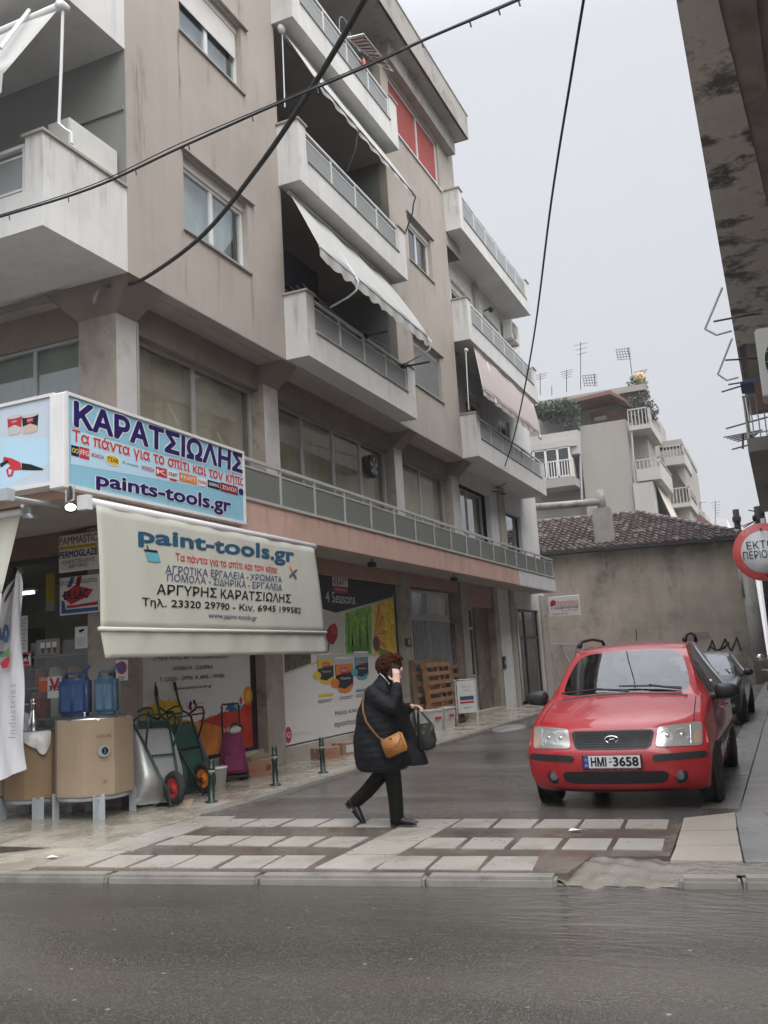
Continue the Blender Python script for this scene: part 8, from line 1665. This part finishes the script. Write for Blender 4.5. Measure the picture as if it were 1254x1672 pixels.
def chain(q, pts, n=12): q.tube([p[:3] for p in pts], [p[3] for p in pts], n); [q.ell(p[:3], p[3], p[3], p[3], n, 8) for p in pts]
def hand(q, wrist, palm_dir, finger_dir, thumb_dir, curl, s=1.):
    """palm plus five separate fingers; palm_dir = the way the palm faces"""
    w = Vector(wrist); f = Vector(finger_dir).normalized(); p = Vector(palm_dir).normalized(); p = (p-f*p.dot(f)).normalized(); a = f.cross(p).normalized()
    if a.dot(Vector(thumb_dir)) < 0: a = -a
    for t in (.0, .02, .04, .06, .08):
        for k in (-1.2, -.4, .4, 1.2): c = w+f*t*s+a*k*.019*s; q.ell(c, .013*s, .013*s, .013*s, 8, 6)
    for k, ln in ((1.35, .062), (.45, .072), (-.45, .067), (-1.35, .052)):
        d = f.copy(); c = w+f*.085*s+a*k*.019*s; P_ = [c]
        for j in range(3): d = (d+p*curl*(.7+.25*j)).normalized(); c = c+d*ln*s*(.42, .33, .25)[j]; P_.append(c)
        q.tube(P_, [.0085*s, .0082*s, .0075*s, .0065*s], 8); q.ell(P_[-1], .0065*s, .0065*s, .0065*s, 8, 6)
    b = w+f*.02*s+a*.03*s; c1 = b+(a*.9+f*.6+p*.3).normalized()*.035*s; c2 = c1+(f*.9+p*.7+a*.2).normalized()*.03*s; q.tube([b, c1, c2], [.012*s, .010*s, .008*s], 8); q.ell(c2, .008*s, .008*s, .008*s, 8, 6)
HD = Vector((.085, 0, 1.415))
def body(q):
    chain(q, [(0, 0, .83, .13), (-.02, 0, .98, .12), (-.03, 0, 1.12, .13), (-.01, 0, 1.22, .085)]); chain(q, [(0, 0, 1.26, .055), (.05, 0, 1.34, .05)])
    chain(q, [(-.02, -.1, 1.19, .05), (-.02, -.17, 1.19, .045)]); chain(q, [(-.02, .1, 1.19, .05), (-.02, .17, 1.19, .045)])
    q.ell(HD, .098, .074, .112, 20, 14); q.ell(HD+Vector((.04, 0, -.055)), .058, .052, .058, 16, 10); q.ell(HD+Vector((.105, 0, -.015)), .018, .014, .024, 10, 8); q.ell(HD+Vector((.098, 0, .018)), .012, .012, .03, 10, 8)
    q.ell(HD+Vector((.085, 0, -.085)), .02, .022, .016, 10, 8)
    for s in (-1, 1): q.ell(HD+Vector((-.005, s*.074, -.005)), .018, .012, .03, 10, 8); q.ell(HD+Vector((.085, s*.033, .028)), .016, .022, .012, 10, 8)
    chain(q, [(.01, -.08, .80, .085), (.05, -.08, .60, .075), (.075, -.08, .43, .055), (.08, -.08, .28, .05), (.085, -.08, .10, .036)]); chain(q, [(.085, -.08, .10, .03), (.12, -.08, .058, .018), (.20, -.082, .045, .012)])
    chain(q, [(-.01, .08, .80, .085), (-.06, .08, .60, .075), (-.10, .08, .44, .055), (-.24, .08, .29, .05), (-.37, .08, .19, .036)]); chain(q, [(-.37, .08, .19, .03), (-.37, .08, .15, .018), (-.335, .08, .10, .012)])
    chain(q, [(-.03, -.19, 1.21, .05), (.08, -.24, 1.12, .043), (.19, -.245, 1.085, .038), (.205, -.215, 1.17, .034), (.195, -.165, 1.275, .027)])
    hand(q, (.193, -.158, 1.29), (-.45, .85, .15), (-.10, .25, 1.0), (-.8, -.2, .2), .45)
    chain(q, [(-.03, .19, 1.21, .05), (.0, .23, 1.06, .043), (.06, .22, .98, .038), (.16, .16, 1.02, .034), (.235, .10, 1.05, .027)])
    hand(q, (.245, .095, 1.055), (-.2, -.3, -1), (1, -.35, -.1), (0, -1, .2), .75)
bd, _t = fuse('body', 'skin', PW, body, .0062, 3)
for s in (-1, 1):
    q = MB(); q.ell(HD+Vector((.091, s*.033, .018)), .008, .012, .009, 10, 8); ey = q.build('eye', 'eye_white', PW, local=True); q = MB(); q.ell(HD+Vector((.0985, s*.033, .018)), .002, .005, .005, 8, 6); q.build('iris', 'black', ey, local=True)
    q = MB(); q.tube([HD+Vector((.094, s*.018, .045)), HD+Vector((.094, s*.035, .05)), HD+Vector((.082, s*.052, .045))], .004, 5); q.build('eyebrow', 'hair_auburn', PW, local=True)
q = MB(); q.ell(HD+Vector((.094, 0, -.055)), .008, .024, .009, 12, 8); q.build('mouth', 'lip', PW, local=True)
# hair: a full head of short curls
def hairf(q):
    q.ell(HD+Vector((-.015, 0, .03)), .128, .105, .108, 20, 14)
    for i in range(1100):
        v = Vector((random.gauss(0, 1), random.gauss(0, 1), random.gauss(0, 1))).normalized()
        if v.x > .55 and v.z < .45: continue
        if v.z < -.72: continue
        c = HD+Vector((-.008+v.x*.132, v.y*.113, .03+v.z*.11)); r = random.uniform(.006, .0125)
        if v.x > .3 and v.z > .3: c.x += .012
        q.ell(c, r, r, r*random.uniform(.7, 1.4), 6, 4)
fuse('hair', 'hair_auburn', PW, hairf, .005, 1)
# coat: body and sleeves in one, quilted in soft horizontal rolls
def ringc(z, xa, xb, hy, yo=0, n=28, sq=2.3):
    o = []
    for k in range(n):
        a = k*2*math.pi/n; c, s = math.cos(a), math.sin(a); o.append(Vector(((xa+xb)/2+(xb-xa)/2*abs(c)**(2/sq)*(1 if c > 0 else -1), yo+hy*abs(s)**(2/sq)*(1 if s > 0 else -1), z)))
    return o
def coat(q):
    q.loft([ringc(.495, -.24, .17, .245), ringc(.53, -.285, .20, .265), ringc(.64, -.305, .20, .275), ringc(.80, -.295, .20, .27), ringc(.97, -.262, .19, .262), ringc(1.08, -.225, .18, .25), ringc(1.17, -.185, .15, .235), ringc(1.235, -.135, .115, .20), ringc(1.285, -.09, .10, .125), ringc(1.335, -.045, .105, .085), ringc(1.37, -.02, .115, .078)])
    q.loft([[Vector((x, y, z)) for x, y, z in ((.05, .02, zz), (.12+dx, -.02, zz), (.20+dx, .06, zz), (.20+dx, .18, zz), (.05, .2, zz))] for zz, dx in ((.52, .15), (.60, .13), (.75, .06), (.9, .0), (1.05, -.04))])
    chain(q, [(-.035, -.175, 1.195, .085), (.06, -.225, 1.12, .082), (.165, -.245, 1.075, .075)]); chain(q, [(.165, -.245, 1.075, .075), (.20, -.225, 1.15, .064), (.198, -.182, 1.245, .050)])
    chain(q, [(-.035, .175, 1.195, .085), (-.0, .23, 1.06, .078), (.06, .22, .985, .07)]); chain(q, [(.06, .22, .985, .07), (.15, .165, 1.015, .062), (.215, .115, 1.043, .048)])
def rolls(v):
    k = .0013*math.sin(v.z*2*math.pi/.062+.6*math.sin(v.x*14+v.y*11))+.004*math.sin(v.z*21+v.x*23+v.y*17); c = Vector((-.04, 0, v.z)); d = (v-c); d.z = 0
    return v+(d.normalized()*k if d.length > .09 else Vector())
ct, ctree = fuse('coat', 'coat_navy', PW, coat, .0105, 5, rolls)
def trousers(q):
    chain(q, [(.0, -.08, .66, .10), (.05, -.08, .56, .093), (.075, -.08, .43, .078), (.085, -.08, .26, .070), (.09, -.08, .075, .066)]); chain(q, [(-.02, .08, .66, .10), (-.06, .08, .57, .093), (-.11, .08, .43, .076), (-.25, .08, .29, .068), (-.365, .08, .20, .062)]); q.ell((0, 0, .66), .14, .17, .1, 16, 10)
fuse('trousers', 'trouser_black', PW, trousers, .009, 4)
def shoe(q, o, d, up):
    o = Vector(o); d = Vector(d).normalized(); up = Vector(up); up = (up-d*up.dot(d)).normalized(); s = d.cross(up)
    rings = []
    for t, w_, h, b in ((-.06, .022, .055, .0), (-.045, .034, .085, 0), (0, .038, .085, 0), (.05, .038, .072, .004), (.11, .042, .052, .004), (.16, .040, .038, .006), (.195, .028, .028, .010), (.208, .010, .02, .014)):
        rings.append([o+d*t+s*(w_*math.cos(k*math.pi/6))+up*(b+(h-b)*.5*(1+math.sin(k*math.pi/6))) for k in range(12)])
    q.smooth = True; q.loft(rings); q.smooth = False
    a = o-d*.052+up*.002; q.prism([a-s*.03, a+s*.03, a+s*.032+d*.06, a-s*.032+d*.06], -up*.022)
    q.prism([o+d*.04-s*.036, o+d*.04+s*.036, o+d*.13+s*.04, o+d*.19+s*.02, o+d*.19-s*.02, o+d*.13-s*.04], -up*.006)
q = MB(); shoe(q, (.085, -.08, .022), (1, -.04, 0), (0, 0, 1)); q.build('shoe', 'shoe_black', PW, local=True)
q = MB(); shoe(q, (-.425, .08, .15), (.62, 0, -.78), (.72, 0, .62)); q.build('shoe', 'shoe_black', PW, local=True)
q = MB(); q.tube([(.01, -.09, 1.375), (.045, -.098, 1.345), (.075, -.102, 1.31), (.10, -.098, 1.28)], .004, 6); q.ell((.10, -.105, 1.275), .010, .007, .009, 8, 6); q.build('zip', 'steel', PW, local=True)
# phone in the right hand
t = thing('phone', "black mobile phone held to the woman's ear", 'phone', (0, 0, 0)); OFF[t] = Matrix.Identity(4)
mw = OFF[PW]
def world(q): q.v = [tuple(mw @ Vector(v)) for v in q.v]; return q
mx_ = Matrix.Translation((.150, -.118, 1.385)) @ Matrix.Rotation(R(18), 4, 'Z') @ Matrix.Rotation(R(28), 4, 'Y')
q = MB(); q.rbox(-.036, .036, -.005, .005, -.072, .072, .004, mx_); world(q).build('case', 'black_gloss', t)
q = MB(); q.box(-.033, .033, .0052, .0058, -.066, .066, mx_); world(q).build('screen', 'black', t)
# tan shoulder bag and its strap over the coat
hb = thing('handbag', 'tan leather shoulder bag with a curved zip at the woman\'s hip', 'handbag', (0, 0, 0)); OFF[hb] = Matrix.Identity(4)
def oncoat(x, z, off=.012):
    h = ctree.ray_cast(Vector((x, -2, z)), Vector((0, 1, 0))); return (h[0]+Vector((0, -off, 0))) if h[0] else Vector((x, -.25, z))
yb_ = min(oncoat(x, z).y for x in (.04, .1, .16) for z in (.66, .74, .8))-.02
q = MB(); cn = [(.05, .78), (.25, .862), (.312, .70), (.105, .618)]
bm = bmesh.new(); ff = [bm.verts.new((x, yb_-.028, z)) for x, z in cn]; bk = [bm.verts.new((x, yb_+.03, z)) for x, z in cn]; bm.faces.new(ff); bm.faces.new(bk[::-1]); [bm.faces.new((ff[k], bk[k], bk[(k+1) % 4], ff[(k+1) % 4])) for k in range(4)]
bmesh.ops.bevel(bm, geom=bm.edges[:], offset=.016, segments=3, affect='EDGES'); q.smooth = True; q.bm(bm); world(q).build('body', 'bag_tan', hb)
def bp(u, v, e=.0305): a = Vector((cn[3][0], 0, cn[3][1])).lerp(Vector((cn[2][0], 0, cn[2][1])), u); b = Vector((cn[0][0], 0, cn[0][1])).lerp(Vector((cn[1][0], 0, cn[1][1])), u); p = a.lerp(b, v); return Vector((p.x, yb_-e, p.z))
q = MB(); q.tube([bp(.12, .62), bp(.3, .45), bp(.5, .40), bp(.72, .45), bp(.92, .66)], .0045, 6); world(q).build('zip', 'strap_tan', hb)
q = MB(); q.ell(bp(.5, .88), .012, .005, .01, 8, 6); world(q).build('clasp', 'strap_tan', hb)
path = [oncoat(x, z) for x, z in ((-.075, 1.25), (-.115, 1.20), (-.13, 1.12), (-.115, 1.04), (-.08, .95), (-.02, .87), (.03, .81), (.06, .785))]
q = MB()
for p0, p1 in zip(path, path[1:]):
    d = (p1-p0).normalized(); w_ = Vector((-d.z, 0, d.x))*.0085; e = Vector((0, -.004, 0)); q.add([p0-w_, p0+w_, p1+w_, p1-w_, p0-w_+e, p0+w_+e, p1+w_+e, p1-w_+e], [(0, 1, 2, 3), (4, 5, 6, 7), (0, 1, 5, 4), (1, 2, 6, 5), (2, 3, 7, 6), (3, 0, 4, 7)])
world(q).build('strap', 'strap_tan', hb)
q = MB(); q.tube([path[-1]+Vector((.01*math.cos(k), -.006, .014*math.sin(k))) for k in [i*math.pi/6 for i in range(13)]], .003, 5); world(q).build('ring', 'steel', hb)
# dark carrier bag hanging from the left hand
cb2 = thing('carrier_bag', "dark patterned carrier bag hanging from the woman's forward hand", 'bag', (0, 0, 0)); OFF[cb2] = Matrix.Identity(4)
q = MB(); q.smooth = True; rings = []
for z, xa, xb, hy in ((.655, .30, .40, .05), (.67, .285, .43, .065), (.74, .28, .445, .072), (.81, .285, .44, .06), (.86, .28, .44, .045), (.885, .285, .43, .03)):
    rings.append([v+Vector((random.uniform(-.012, .012), .10+random.uniform(-.012, .012), random.uniform(-.01, .01))) for v in ringc(z, xa, xb, hy, 0, 22)])
q.loft(rings); world(q).build('body', 'tartan', cb2)
for s in (-1, 1): q = MB(); q.tube([(.29, .10+s*.025, .87), (.30, .085+s*.012, .98), (.305, .08, 1.045), (.35, .085+s*.012, .98), (.42, .10+s*.025, .88)], .007, 6); world(q).build('handle', 'black', cb2)
# ================================================================ THE MISTY AIR
m = bpy.data.materials.new('haze'); m.use_nodes = True; MATS['haze'] = m; N = m.node_tree.nodes; L = m.node_tree.links; N.remove(N['Principled BSDF'])
pv = N.new('ShaderNodeVolumePrincipled'); pv.inputs['Color'].default_value = (.93, .94, .97, 1); pv.inputs['Density'].default_value = .0008; pv.inputs['Anisotropy'].default_value = .2
L.new(pv.outputs[0], N['Material Output'].inputs['Volume'])
q = MB(); q.box(-155, 115, -65, 195, -1.1, 30); hzo = q.build('haze', 'haze'); hzo['kind'] = 'stuff'
